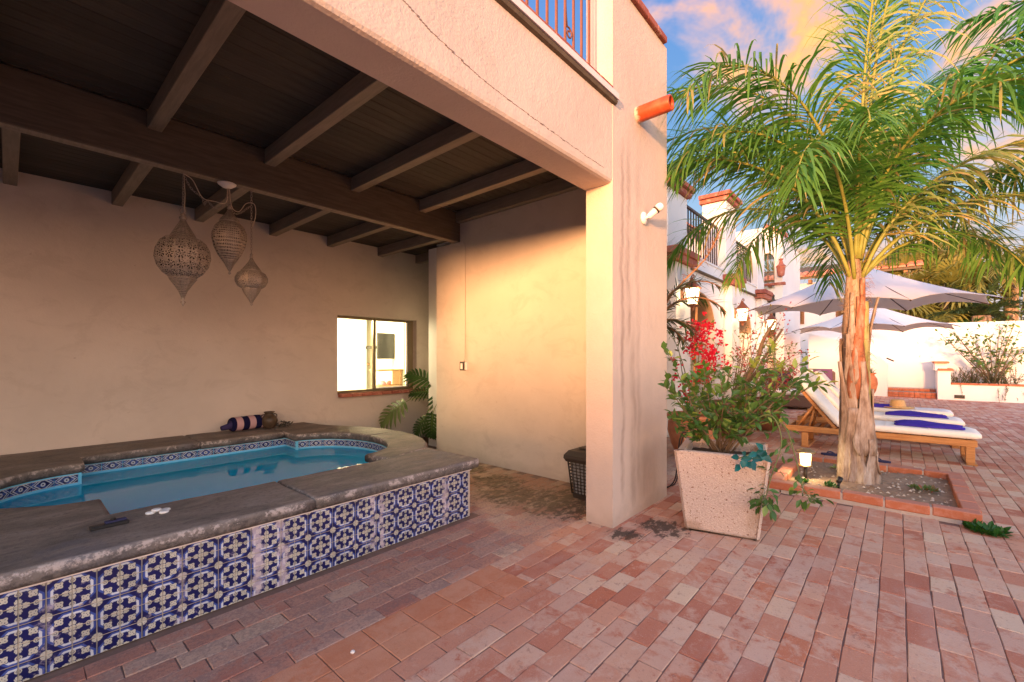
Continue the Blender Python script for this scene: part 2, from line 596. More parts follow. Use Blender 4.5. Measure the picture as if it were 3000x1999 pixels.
def paver(name, new=False):
    def fn(g):
        r = g.m('FRACT', g.attr('rnd') + g.rand())
        r2 = g.m('FRACT', r * 17.37)
        r3 = g.m('FRACT', r * 53.71)
        wp = g.pos()
        x, y, z = g.xyz(wp)
        # brick colour: pink red, some tan, some dark
        c = g.ramp(r, [(0.0, (0.42, 0.155, 0.095)), (0.16, (0.48, 0.20, 0.125)), (0.40, (0.52, 0.24, 0.15)), (0.62, (0.55, 0.285, 0.185)),
                       (0.78, (0.60, 0.37, 0.25)), (0.88, (0.63, 0.45, 0.31)), (0.95, (0.50, 0.185, 0.10)), (1.0, (0.45, 0.155, 0.09))])
        own = g.vm('ADD', wp, g.comb(r * 31.0, r2 * 17.0, r3 * 9.0))
        n1 = g.noise(own, 9, 6, 0.72, 0.4)
        n4 = g.noise(own, 24, 5, 0.7)
        n2 = g.noise(wp, 60, 4, 0.7)
        n3 = g.noise(wp, 170, 2, 0.6)
        worn = g.step(n1 + (r2 - 0.5) * 0.3, 0.45, 0.62)
        c = g.mix(worn * 0.6, c, (0.60, 0.42, 0.31))
        red = g.step(n1 + (n4 - 0.5) * 0.5, 0.44, 0.30) * g.step(r3, 0.35, 0.7)
        c = g.mix(red * 0.85, c, (0.43, 0.12, 0.065))
        c = g.mix(g.step(n4, 0.56, 0.68) * g.step(r, 0.2, 0.8) * 0.55, c, (0.25, 0.11, 0.085))
        c = g.mix(g.step(n2, 0.56, 0.74) * 0.45, c, (0.26, 0.115, 0.09))
        c = g.mix(g.step(n3, 0.58, 0.74) * 0.45, c, (0.66, 0.48, 0.39))
        # broad weathering: terracotta strip, whitish bloom; roof shade painted greyish lilac near the spa
        big = g.noise(wp, 0.55, 4, 0.6)
        bloom = g.step(g.noise(g.scl(wp, (0.6, 1.6, 1)), 1.7, 5, 0.65), 0.50, 0.68)
        c = g.mix(bloom * 0.25, c, (0.60, 0.44, 0.35))
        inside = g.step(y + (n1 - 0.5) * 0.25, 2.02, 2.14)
        roof_shade = g.mix(0.42, c, (0.265, 0.165, 0.145))
        roof_shade = g.mix(g.step(n2 + n1 - 0.5, 0.42, 0.62) * 0.4, roof_shade, (0.15, 0.10, 0.10))
        c = g.mix(inside, c, roof_shade)
        # damp stains by the bin, the column and the planter
        st = None
        for sx, sy, rad in ((3.55, 2.40, 0.75), (3.40, 2.95, 0.6), (3.62, 3.4, 0.5), (3.80, 4.0, 0.35), (3.55, 1.45, 0.32), (3.2, 1.62, 0.22)):
            d = g.vm('LENGTH', g.comb((x - sx) * 1.1, y - sy, 0.0))
            k = g.step(d, rad, rad * 0.25)
            st = k if st is None else g.m('MAXIMUM', st, k)
        sn = g.step(g.noise(g.scl(wp, (1.0, 1.6, 1)), 8.5, 6, 0.75) + st * 0.17, 0.56, 0.68) * g.step(st, 0.0, 0.5)
        c = g.mix(sn * 0.85, c, (0.040, 0.030, 0.022))
        c = g.mix(st * 0.25, c, (0.10, 0.07, 0.05))
        # ochre dirt inside the patio to the right
        och = g.step(x, 2.7, 3.3) * g.step(y, 2.1, 2.5) * 0.35
        c = g.mix(och, c, (0.24, 0.165, 0.085))
        if new:
            c = g.mix(0.75, c, g.mix(g.step(n1, 0.35, 0.65), (0.53, 0.20, 0.095), (0.58, 0.26, 0.145)))
        h = n2 * 0.7 + n3 * 0.5 + n4 * 0.7 + n1 * 0.6
        g.out(g.pbsdf(c, 0.88, g.bump(h, 0.75, 0.005), spec=0.15))
    return material(name, fn)
paver('paver')
paver('paver_new', True)

def border_brick(g):
    wp = g.pos()
    r = g.rand()
    n1 = g.noise(wp, 14, 5, 0.65)
    n3 = g.noise(wp, 130, 2, 0.6)
    c = g.mix(r, (0.40, 0.115, 0.05), (0.50, 0.17, 0.085))
    c = g.mix(g.step(n1, 0.45, 0.7) * 0.5, c, (0.55, 0.27, 0.19))
    c = g.mix(g.step(n3, 0.58, 0.74) * 0.3, c, (0.6, 0.4, 0.33))
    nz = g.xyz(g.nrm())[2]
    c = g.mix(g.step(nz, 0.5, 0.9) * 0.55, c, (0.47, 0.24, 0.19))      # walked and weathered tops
    g.out(g.pbsdf(c, 0.8, g.bump(n1 + n3 * 0.4, 0.4, 0.004), spec=0.2))
material('border_brick', border_brick)
def cap_brick(g):
    wp = g.pos()
    n1 = g.noise(wp, 9, 5, 0.65)
    c = g.mix(g.rand(), (0.30, 0.085, 0.06), (0.42, 0.15, 0.10))
    c = g.mix(g.step(n1, 0.5, 0.72) * 0.6, c, (0.52, 0.30, 0.24))
    g.out(g.pbsdf(c, 0.8, g.bump(n1, 0.4, 0.004), spec=0.2))
material('cap_brick', cap_brick)
def roof_tile(g):
    wp = g.pos()
    n1 = g.noise(wp, 5, 5, 0.65)
    c = g.mix(g.m('FRACT', g.rand() * 9.1), (0.44, 0.13, 0.07), (0.58, 0.26, 0.16))
    c = g.mix(g.step(n1, 0.5, 0.7) * 0.5, c, (0.6, 0.42, 0.33))
    g.out(g.pbsdf(c, 0.8, None, spec=0.2))
material('roof_tile', roof_tile)

def coping(g):
    p = g.pos()
    z = g.xyz(p)[2]
    n1 = g.noise(g.scl(p, (1.0, 2.4, 1.0)), 2.4, 7, 0.7, 0.8)
    n2 = g.noise(p, 30, 6, 0.75)
    n3 = g.noise(p, 150, 3, 0.65)
    c = g.ramp(n1, [(0.30, (0.100, 0.084, 0.076)), (0.44, (0.175, 0.145, 0.125)), (0.56, (0.235, 0.190, 0.162)), (0.70, (0.31, 0.262, 0.23))])
    c = g.mix(g.step(n2, 0.50, 0.64) * 0.55, c, (0.095, 0.078, 0.070))
    c = g.mix(g.step(n3, 0.56, 0.68) * 0.35, c, (0.36, 0.31, 0.27))
    streak = g.step(g.noise(g.scl(p, (0.7, 7.0, 1.0)), 3.0, 5, 0.65), 0.54, 0.66)
    c = g.mix(streak * 0.3, c, (0.34, 0.28, 0.24))
    blue = g.step(g.noise(p, 3.1, 4, 0.6), 0.56, 0.70) * 0.35
    c = g.mix(blue, c, (0.14, 0.145, 0.18))
    # lime bloom and grime on the rounded nose
    nose = g.step(z, 0.488, 0.462)
    lime = g.step(n2 * 0.55 + g.noise(p, 5, 5, 0.75) * 0.6, 0.57, 0.66)
    c = g.mix(nose * (0.35 + 0.45 * g.step(n2, 0.42, 0.56)), c, (0.062, 0.052, 0.047))
    band = g.step(z + (n1 - 0.5) * 0.03, 0.440, 0.466) * g.step(z, 0.4945, 0.486)
    c = g.mix(band * lime * 0.9, c, (0.52, 0.43, 0.38))
    pits = g.step(g.voro(p, 70), 0.22, 0.10)
    g.out(g.pbsdf(c, 0.66, g.bump(n2 * 1.1 + n3 * 0.5 + n1 - pits * 0.5, 0.7, 0.007), spec=0.3))
material('coping', coping)

def tile_glaze(g):
    """blue-and-white quarter motif: a flower in one corner, an eight-sided band, a rosette in the other"""
    uv = g.uv()
    wp = g.pos()
    u, v, _ = g.xyz(uv)
    wob = (g.noise(wp, 60, 2, 0.5) - 0.5) * 0.05
    u = u + wob; v = v - wob
    navy, blue, cream, purple, white = (0.008, 0.010, 0.080), (0.045, 0.075, 0.27), (0.49, 0.45, 0.36), (0.10, 0.07, 0.22), (0.54, 0.54, 0.56)
    AND = lambda *k: __import__('functools').reduce(lambda a, b: a * b, k)
    q = g.m('MAXIMUM', g.m('MAXIMUM', u, v), (u + v) * 0.72)
    rA = g.vm('LENGTH', g.comb(u, v, 0.0))
    rB = g.vm('LENGTH', g.comb(1.0 - u, 1.0 - v, 0.0))
    ang = g.m('ARCTAN2', v, u)
    c = g.mix(g.step(q, 0.70, 0.76), navy, blue)
    c = g.mix(AND(g.step(q, 0.735, 0.755), g.step(q, 0.875, 0.855)), c, white)
    c = g.mix(g.step(q, 0.885, 0.93), c, blue)
    c = g.mix(g.step(q, 0.955, 0.99), c, navy)
    # rosette where four tiles meet
    angB = g.m('ARCTAN2', 1.0 - v, 1.0 - u)
    pet = g.m('ABSOLUTE', g.m('SINE', angB * 4.0))
    ros = g.step(rB, 0.27, 0.235)
    c = g.mix(ros, c, cream)
    c = g.mix(AND(ros, g.step(pet, 0.22, 0.08), g.step(rB, 0.07, 0.09)), c, navy)
    c = g.mix(AND(g.step(rB, 0.27, 0.25), g.step(rB, 0.215, 0.235)), c, navy)
    # fans along the joints, a small flower in the corner and the leaf beyond it
    for (a, b) in ((u, v), (v, u)):
        fr_ = g.vm('LENGTH', g.comb((a - 0.24) * 0.8, b, 0.0))
        fa = g.m('ARCTAN2', b, a - 0.10)
        fan = g.step(fr_ - g.m('ABSOLUTE', g.m('SINE', fa * 7.0)) * 0.03, 0.125, 0.10)
        c = g.mix(fan, c, cream)
        c = g.mix(AND(fan, g.step(g.m('ABSOLUTE', g.m('SINE', fa * 7.0)), 0.35, 0.12), g.step(fr_, 0.05, 0.1)), c, (0.10, 0.085, 0.12))
    c = g.mix(g.step(rA, 0.165, 0.15), c, navy)
    c = g.mix(g.step(rA - g.m('ABSOLUTE', g.m('SINE', ang * 4.0)) * 0.03, 0.12, 0.10), c, cream)
    lr = g.vm('LENGTH', g.comb(u - 0.53, v - 0.53, 0.0))
    lang = g.m('ARCTAN2', v - 0.53, u - 0.53)
    leaf = g.step(lr - g.m('SINE', lang * 4.0 - 1.57) * 0.035, 0.20, 0.18)
    c = g.mix(g.step(lr - g.m('SINE', lang * 4.0 - 1.57) * 0.035, 0.235, 0.22), c, navy)
    c = g.mix(leaf, c, cream)
    for (a, b, r0) in ((0.46, 0.62, 0.036), (0.62, 0.46, 0.036), (0.57, 0.56, 0.03), (0.45, 0.45, 0.032)):
        d = g.vm('LENGTH', g.comb(u - a, v - b, 0.0))
        c = g.mix(g.step(d, r0, r0 * 0.55) * 0.9, c, navy)
    # side buds on the two edges
    for (a, b) in ((0.66, 0.0), (0.0, 0.66)):
        d = g.vm('LENGTH', g.comb(u - a, v - b, 0.0))
        c = g.mix(g.step(d, 0.135, 0.115), c, cream)
        c = g.mix(AND(g.step(d, 0.075, 0.06), g.step(d, 0.035, 0.05)), c, navy)
    # lime streaks and chipped glaze
    x, y, z = g.xyz(wp)
    run = g.noise(g.comb(x * 9.0, 0.0, z * 1.6), 1.6, 4, 0.65)
    spl = g.noise(wp, 22, 5, 0.75)
    zone = None
    for sx, w, a in ((0.97, 0.05, 1.0), (1.11, 0.06, 0.75), (1.73, 0.06, 0.6), (1.80, 0.035, 0.8), (2.40, 0.07, 0.7), (0.60, 0.04, 0.45), (0.12, 0.05, 0.4)):
        k = g.step(g.m('ABSOLUTE', x - sx + (g.noise(g.comb(0.0, 0.0, z), 9, 2) - 0.5) * 0.08), w, 0.0) * a
        zone = k if zone is None else g.m('MAXIMUM', zone, k)
    wear = g.step(spl * 0.95 + zone * 0.30, 0.56, 0.74)
    c = g.mix(wear * 0.75, c, (0.52, 0.42, 0.45))
    chip = g.step(g.noise(wp, 34, 4, 0.7), 0.66, 0.70)
    c = g.mix(chip * 0.8, c, (0.40, 0.30, 0.22))
    c = g.hsv(c, 0.5, 1.0, 0.85 + g.rand() * 0.3)
    g.out(g.pbsdf(c, 0.28 + wear * 0.5, g.bump(spl, 0.08, 0.003), spec=0.5))
material('tile_glaze', tile_glaze)

def border_glaze(g):
    u, v, _ = g.xyz(g.uv())
    navy, blue, white = (0.008, 0.010, 0.06), (0.04, 0.08, 0.28), (0.50, 0.52, 0.55)
    du, dv = g.m('ABSOLUTE', u - 0.5), g.m('ABSOLUTE', v - 0.5)
    c = g.mix(g.step(g.noise(g.pos(), 40, 2), 0.4, 0.6), navy, blue)
    d = g.m('ABSOLUTE', du + dv * 0.6 - 0.36)
    c = g.mix(g.step(d, 0.045, 0.025), c, white)
    d2 = g.m('ABSOLUTE', du + dv * 0.6 - 0.50)
    c = g.mix(g.step(d2, 0.03, 0.015), c, white)
    r = g.vm('LENGTH', g.comb(du * 2.0, dv, 0.0))
    c = g.mix(g.step(r, 0.24, 0.18), c, white)
    c = g.mix(g.step(r, 0.10, 0.07), c, navy)
    c = g.mix(g.step(dv, 0.40, 0.43), c, white)
    g.out(g.pbsdf(c, 0.25, None, spec=0.5))
material('border_glaze', border_glaze)

def plaster_pool(g):
    p = g.pos()
    n = g.noise(p, 5, 4, 0.6)
    c = g.mix(n, (0.16, 0.58, 0.82), (0.22, 0.66, 0.88))
    g.out(g.pbsdf(c, 0.8, None, spec=0.2))
material('pool_plaster', plaster_pool)
def water(g):
    p = g.pos()
    n = g.noise(p, 5.0, 2, 0.5)
    nb = g.bump(n, 0.035, 0.02)
    fr = g.n('ShaderNodeFresnel'); fr.inputs['IOR'].default_value = 1.28
    g.set(fr.inputs['Normal'], nb)
    tr = g.n('ShaderNodeBsdfTransparent'); tr.inputs[0].default_value = (0.55, 0.90, 0.98, 1)
    gl = g.n('ShaderNodeBsdfGlossy'); gl.inputs['Roughness'].default_value = 0.01
    gl.inputs[0].default_value = (1, 1, 1, 1)
    g.set(gl.inputs['Normal'], nb)
    df = g.n('ShaderNodeBsdfDiffuse'); df.inputs[0].default_value = (0.01, 0.53, 0.97, 1)      # light scattered back by the chlorinated water
    body = g.shmix(0.82, S(g, tr.outputs[0]), S(g, df.outputs[0]))
    g.out(g.shmix(S(g, fr.outputs[0]), body, S(g, gl.outputs[0])))
material('water', water)
def glass(g):
    fr = g.n('ShaderNodeFresnel'); fr.inputs['IOR'].default_value = 1.45
    tr = g.n('ShaderNodeBsdfTransparent'); tr.inputs[0].default_value = (0.93, 0.96, 0.93, 1)
    gl = g.n('ShaderNodeBsdfGlossy'); gl.inputs['Roughness'].default_value = 0.02
    g.out(g.shmix(S(g, fr.outputs[0]), S(g, tr.outputs[0]), S(g, gl.outputs[0])))
material('glass', glass)
def glow(name, col, st):
    def fn(g):
        e = g.n('ShaderNodeEmission')
        e.inputs[0].default_value = (*col, 1)
        e.inputs[1].default_value = st
        g.out(S(g, e.outputs[0]))
    material(name, fn)
glow('lamp_glow', (1.0, 0.78, 0.42), 5.0)
glow('lantern_glow', (1.0, 0.84, 0.55), 6.0)
glow('bulb_frost', (1.0, 0.9, 0.75), 0.35)
glow('ceiling_lamp', (1.0, 0.86, 0.55), 8.0)

def filigree(name, scale, kind, base=(0.30, 0.25, 0.215)):
    """pierced tin: holes let the dark inside show"""
    def fn(g):
        u, v, _ = g.xyz(g.uv())
        p = g.obj()
        nse = g.noise(p, 30, 4, 0.65)
        c = g.mix(nse, tuple(x * 0.65 for x in base), tuple(min(1, x * 1.35) for x in base))
        fu, fv = g.m('FRACT', u * scale[0]) - 0.5, g.m('FRACT', v * scale[1]) - 0.5
        r = g.vm('LENGTH', g.comb(fu, fv, 0.0))
        a = g.m('ARCTAN2', fv, fu)
        if kind == 'flower':
            pet = g.m('ABSOLUTE', g.m('SINE', a * 4.0))
            hole = g.step(pet, 0.55, 0.75) * g.step(r, 0.14, 0.19) * g.step(r, 0.47, 0.41)
            hole = g.m('MAXIMUM', hole, g.step(r, 0.09, 0.06))
            fine = g.step(g.voro(g.comb(u * scale[0] * 7.0, v * scale[1] * 7.0, 0.0), 1.0), 0.34, 0.26) * g.step(r, 0.46, 0.5)
            hole = g.m('MAXIMUM', hole, fine * 0.7)
        elif kind == 'mesh':
            hole = g.step(r, 0.36, 0.27)
        else:
            hole = g.step(g.m('ABSOLUTE', g.m('FRACT', r * 9.0) - 0.5), 0.20, 0.12) * g.step(g.m('ABSOLUTE', g.m('SINE', a * 10.0)), 0.2, 0.45)
        bk = S(g, g.n('ShaderNodeNewGeometry').outputs['Backfacing'])
        c = g.mix(bk, c, (0.02, 0.015, 0.012))      # unlit inside: its shade put into the colour
        body = g.pbsdf(c, 0.6, g.bump(nse + hole * -1.0, 0.5, 0.004), 0.25, 0.4)
        tr = g.n('ShaderNodeBsdfTransparent')
        g.out(g.shmix(hole * 0.92, body, S(g, tr.outputs[0])))
    material(name, fn)
filigree('tin_flower', (2.0, 5.0), 'flower', (0.30, 0.25, 0.215))
filigree('tin_mesh', (7.0, 16.0), 'mesh', (0.30, 0.25, 0.215))
filigree('tin_swirl', (1.0, 1.0), 'swirl', (0.30, 0.25, 0.215))
simple('tin', (0.32, 0.27, 0.235), 0.5, 0.4, 0.5, 0.35, 40)
simple('cord', (0.55, 0.45, 0.34), 0.6)

def leaf(name, a, b, trans=0.35, rough=0.45, tip=None):
    def fn(g):
        r = g.m('FRACT', g.attr('rnd') + g.rand())
        n = g.noise(g.pos(), 9, 3, 0.6)
        c = g.mix(g.m('ADD', r * 0.7, n * 0.4, clamp=True), a, b)
        if tip:
            c = g.mix(g.step(r, 0.84, 0.97), c, tip)
        d = g.pbsdf(c, rough, None, spec=0.35)
        t = g.n('ShaderNodeBsdfTranslucent')
        g.set(t.inputs[0], g.hsv(c, 0.49, 1.1, 1.5))
        g.out(g.shmix(trans, d, S(g, t.outputs[0])))
    material(name, fn)
leaf('palm_leaf', (0.050, 0.155, 0.022), (0.135, 0.285, 0.05), 0.35, 0.5, (0.38, 0.30, 0.11))
leaf('palm_leaf_pale', (0.17, 0.25, 0.055), (0.34, 0.40, 0.14), 0.4, 0.5, (0.50, 0.40, 0.18))
leaf('palm_leaf_bright', (0.045, 0.18, 0.035), (0.11, 0.30, 0.06), 0.35, 0.4)
leaf('palm_leaf_dark', (0.030, 0.060, 0.018), (0.075, 0.11, 0.030), 0.3, 0.4, (0.14, 0.11, 0.04))
leaf('far_palm_leaf', (0.16, 0.18, 0.045), (0.30, 0.29, 0.08), 0.35, 0.5, (0.38, 0.30, 0.12))
leaf('cycad_leaf', (0.022, 0.050, 0.020), (0.05, 0.085, 0.028), 0.2, 0.4)
leaf('dead_leaf', (0.20, 0.11, 0.06), (0.32, 0.19, 0.10), 0.2, 0.8)
leaf('citrus_leaf', (0.035, 0.10, 0.022), (0.10, 0.20, 0.045), 0.3, 0.35, (0.27, 0.36, 0.08))
leaf('lime_leaf', (0.24, 0.34, 0.06), (0.38, 0.45, 0.11), 0.4, 0.4)
leaf('boug_leaf', (0.06, 0.12, 0.03), (0.15, 0.19, 0.05), 0.3, 0.5, (0.26, 0.07, 0.05))
leaf('petal_red', (0.42, 0.005, 0.022), (0.62, 0.02, 0.05), 0.4, 0.6)
leaf('petal_dry', (0.30, 0.03, 0.045), (0.40, 0.11, 0.09), 0.35, 0.7)
leaf('teal_leaf', (0.004, 0.06, 0.055), (0.01, 0.14, 0.14), 0.15, 0.4)
leaf('philo_leaf', (0.020, 0.055, 0.014), (0.055, 0.11, 0.025), 0.3, 0.35)
leaf('philo_leaf_light', (0.10, 0.17, 0.045), (0.20, 0.26, 0.09), 0.3, 0.35)
leaf('rosemary', (0.045, 0.085, 0.035), (0.10, 0.15, 0.06), 0.25, 0.6)
leaf('weed_leaf', (0.02, 0.08, 0.012), (0.05, 0.16, 0.03), 0.3, 0.5)
leaf('hedge_leaf', (0.05, 0.08, 0.025), (0.15, 0.16, 0.05), 0.3, 0.6)
simple('palm_rachis', (0.24, 0.25, 0.055), 0.5, var=0.3, nscale=10)
simple('palm_stalk_green', (0.17, 0.22, 0.05), 0.45, var=0.4, nscale=9)
simple('palm_stalk_brown', (0.33, 0.17, 0.09), 0.8, var=0.3, nscale=20)
simple('twig', (0.16, 0.11, 0.075), 0.8, var=0.35, nscale=30, bump=0.3)
simple('twig_green', (0.14, 0.17, 0.06), 0.7, var=0.3, nscale=30)
simple('fibre', (0.36, 0.20, 0.11), 0.9, var=0.4, nscale=50)
def bark(g):
    p = g.pos()
    n = g.noise(g.scl(p, (3.5, 3.5, 0.7)), 4, 5, 0.65)
    f = g.noise(g.scl(p, (60, 60, 3)), 1, 3, 0.6)
    c = g.ramp(n, [(0.3, (0.20, 0.115, 0.07)), (0.5, (0.38, 0.26, 0.18)), (0.66, (0.52, 0.41, 0.33)), (0.8, (0.30, 0.27, 0.14))])
    c = g.mix(g.step(f, 0.5, 0.72) * 0.45, c, (0.15, 0.08, 0.05))
    g.out(g.pbsdf(c, 0.85, g.bump(f + n, 0.6, 0.01), spec=0.2))
material('palm_bark', bark)
def boot(name, a, b, c2):
    def fn(g):
        p = g.pos()
        n = g.noise(g.scl(p, (3, 3, 1.0)), 4, 5, 0.65)
        f = g.noise(g.scl(p, (70, 70, 4)), 1, 3, 0.6)
        c = g.ramp(n, [(0.32, a), (0.5, b), (0.68, c2)])
        c = g.mix(g.step(f, 0.52, 0.7) * 0.5, c, tuple(x * 0.45 for x in a))
        g.out(g.pbsdf(c, 0.75, g.bump(f, 0.5, 0.006), spec=0.25))
    material(name, fn)
boot('boot_orange', (0.20, 0.07, 0.035), (0.33, 0.115, 0.055), (0.42, 0.27, 0.19))
boot('boot_tan', (0.17, 0.105, 0.072), (0.34, 0.25, 0.19), (0.47, 0.39, 0.33))
boot('boot_green', (0.20, 0.19, 0.06), (0.36, 0.30, 0.11), (0.50, 0.37, 0.2))

def aggregate(g):
    """washed-gravel concrete of the planter"""
    p = g.obj()
    v = g.voro(p, 85)
    n = g.noise(p, 40, 4, 0.7)
    big = g.noise(p, 3.0, 4, 0.6)
    z = g.xyz(g.pos())[2]
    c = g.mix(g.step(v, 0.10, 0.45), (0.70, 0.60, 0.53), (0.58, 0.45, 0.38))
    c = g.mix(g.step(g.noise(p, 60, 3, 0.6), 0.61, 0.68), c, (0.22, 0.105, 0.06))
    c = g.mix(g.step(big + g.noise(p, 14, 3) * 0.2, 0.56, 0.76) * g.step(z, 0.34, 0.08) * 0.55, c, (0.35, 0.22, 0.14))
    c = g.mix(g.step(z, 0.035, 0.008) * 0.6, c, (0.12, 0.09, 0.06))
    g.out(g.pbsdf(c, 0.9, g.bump(n + v * 1.5, 0.7, 0.005), spec=0.2))
material('aggregate', aggregate)
def stripes(g):
    u = g.xyz(g.uv())[0]
    k = g.step(g.m('FRACT', u), 0.49, 0.51)
    f = g.noise(g.obj(), 160, 2)
    c = g.mix(k, (0.52, 0.33, 0.34), (0.010, 0.010, 0.045))
    g.out(g.pbsdf(c, 0.95, g.bump(f, 0.8, 0.004), spec=0.1))
material('towel_stripes', stripes)

# ================================================================== LARGE STRUCTURE
# ---- ground
g0 = MB()
g0.quad((-60, -60, -0.012), (400, -60, -0.012), (400, 400, -0.012), (-60, 400, -0.012))
single('ground', g0, 'earth_far', 'brown earth beneath and beyond the brick patio', 'ground', kind='structure')

BED = (5.25, 6.98, -0.53, 1.03)     # palm bed: x0 x1 y0 y1
paving = MB()
paving.quad((-9.0, -6.0, -0.006), (20.6, -6.0, -0.006), (20.6, 6.3, -0.006), (-9.0, 6.3, -0.006))
pv = single('brick_paving', paving, 'mortar', 'patio paving of worn pink and red bricks', 'paving', kind='structure')
pv['label'] = 'patio paving of worn pink and red bricks in running bond'
BL, BW, GAP = 0.235, 0.117, 0.0045

def brick_verts(L, W, h, b, jit, r):
    x, y = L / 2, W / 2
    j = lambda: (r.random() - 0.5) * jit
    c = [(-x + j(), -y + j()), (x + j(), -y + j()), (x + j(), y + j()), (-x + j(), y + j())]
    V = [(px, py, -0.01) for px, py in c] + [(px, py, h - b) for px, py in c]
    V += [(px - math.copysign(b, px), py - math.copysign(b, py), h) for px, py in c]
    F = [(0, 1, 5, 4), (1, 2, 6, 5), (2, 3, 7, 6), (3, 0, 4, 7), (4, 5, 9, 8), (5, 6, 10, 9), (6, 7, 11, 10), (7, 4, 8, 11), (8, 9, 10, 11)]
    return V, F

br = random.Random(11)
cells = []
row = 0
y = -6.0
while y < 6.2:
    off = (row % 2) * BL * 0.5 + br.uniform(-0.05, 0.05)
    x = -3.5 + off
    band = 1.76 < y < 2.03
    while x < 20.55:
        L = BL * (1 + br.uniform(-0.02, 0.02))
        cx, cyy = x + L / 2, y + BW / 2
        x += L
        if cx > 2.72 and cyy > 2.72 and cx < 2.74: continue
        if cyy > 2.80 and -1.1 < cx < 2.66: continue                      # under the spa
        if cx > 4.38 and cyy > 3.3: continue
        if BED[0] < cx < BED[1] and BED[2] < cyy < BED[3]: continue
        if cx > 4.10 and cyy > 1.97 and cx < 4.38: continue
        q = project((cx, cyy, 0))
        if q is None: q = (-9999, 0, 1.0)
        if 1.755 < cyy < 2.06:                                       # the newer square tiles, rows cut to meet them
            a_, b_ = cx - L / 2, cx + L / 2
            if a_ >= 0.43 and b_ <= 2.145: continue
            if a_ < 0.43 < b_: b_ = 0.435
            elif a_ < 2.145 < b_: a_ = 2.14
            cx, L = (a_ + b_) / 2, b_ - a_
            if L < 0.03: continue
        cells.append((cx, cyy, L, q))
    y += BW
    row += 1
def vis_area(c):
    q = c[3]
    if q[2] < 0.3 or not (20 < q[0] < 2980 and q[1] < 1985): return 0
    return (CAMH / q[2]) / (q[2] ** 2)
order = sorted(range(len(cells)), key=lambda i: -vis_area(cells[i]))
top = set(order[:300])
VARS = []
for k in range(10):
    V, F = brick_verts(BL - GAP, BW - GAP, 0.0, 0.003, 0.006, br)
    mb_ = MB(); mb_.add(V, F)
    me = mb_.mesh('brick'); me.materials.append(MATS['paver'])
    VARS.append(me)
sv, sf, sr = [], [], []
for i, (cx, cyy, L, q) in enumerate(cells):
    dz = br.uniform(-0.0026, 0.0022)
    tx, ty = br.gauss(0, 0.0026), br.gauss(0, 0.0026)
    if i in top:
        o = inst('brick', VARS[br.randrange(10)], pv, (cx, cyy, dz), (tx, ty, br.gauss(0, 0.006)), (L / BL, 1, 1))
    else:
        V, F = brick_verts(L - GAP, BW - GAP, 0.0, 0.003, 0.006, br)
        o = len(sv)
        sv.extend((cx + a, cyy + b, c + dz + ty * -a + tx * b) for a, b, c in V)
        sf.extend(tuple(k + o for k in f) for f in F)
        sr.extend([br.random()] * len(F))
sq_ = MB(); V, F = brick_verts(0.232, 0.1715, 0.0, 0.003, 0.004, br); sq_.add(V, F)
sqm = sq_.mesh('paver_tile'); sqm.materials.append(MATS['paver_new'])
x0_ = min(c[0] - c[2] / 2 for c in cells if False) if False else 0.47
for q in range(7):
    for j in range(2):
        inst('paver_tile', sqm, pv, (0.603 + q * 0.2365, 1.810 + j * 0.1755, br.uniform(-.001, .001)), (0, 0, br.gauss(0, .005)))
me = bpy.data.meshes.new('brick')
me.from_pydata(sv, [], sf)
at = me.attributes.new('rnd', 'FLOAT', 'FACE')
at.data.foreach_set('value', sr)
me.materials.append(MATS['paver'])
o = bpy.data.objects.new('brick', me); COL.objects.link(o); o.parent = pv; o['kind'] = 'stuff'
print('bricks', len(cells))

m = MB(); m.box(-22.3, -22.0, -30, 7, -0.01, 2.1)
single('sun_blocking_wall', m, 'stucco_white_far', 'unseen white wall added on the sunset side to dim the low sun', 'wall', kind='structure')  # unseen wall added to fade the low sun on the side wall

# ---- the near house with its covered patio
H = thing('house', 'pink stucco house with a dark timbered covered patio and a roof terrace above it', 'house', (3.25, 1.75, 0))
m = MB(); m.box(3.25, 4.37, 1.75, 2.0, 0, 4.50); column = part('column', m, 'stucco_facade', H)
m = MB(); m.box(-9.0, 3.30, 1.753, 2.012, 2.82, 3.46)
# slightly rounded lower arris
m = MB()
prof = [(2.012, 2.822), (1.785, 2.820), (1.765, 2.828), (1.755, 2.845), (1.753, 2.87), (1.753, 3.46), (2.012, 3.46)]
m.prism(prof, 0, -9.0, 3.252)
fascia = part('fascia_beam', m, 'stucco_facade', H)
m = MB()
m.prism([(2.0, 0), (5.06, 0), (5.06, 2.985), (4.553, 2.985), (4.553, 3.42), (2.0, 3.42)], 0, 4.12, 4.37)
part('side_wall', m, 'stucco_patio', H)
WX0, WX1, WZ0, WZ1 = 3.218, 4.643, 0.835, 2.025
m = MB()
for b in ((-9.0, WX0, 6.24, 6.46, 0, 3.42), (WX1, 6.2, 6.24, 6.46, 0, 3.42), (WX0, WX1, 6.24, 6.46, WZ1, 3.42), (WX0, WX1, 6.24, 6.46, 0, WZ0)):
    m.box(*b)
part('back_wall', m, 'stucco_patio', H)
m = MB(); m.box(4.372, 6.2, 4.86, 5.058, 0, 3.4); m.box(6.2, 6.4, 4.86, 6.46, 0, 3.4)
part('alcove_wall', m, 'stucco_patio', H)
m = MB(); m.box(-9.3, -9.0, 1.754, 6.46, 0, 3.46); part('sun_blocking_end_wall', m, 'stucco_patio', H)  # unseen end wall added to keep low sun off the back wall
m = MB(); m.box(-9.2, 4.368, 2.012, 6.44, 3.425, 3.50); m.box(4.372, 6.4, 4.86, 6.44, 3.402, 3.50); part('terrace_slab', m, 'stucco_patio', H)

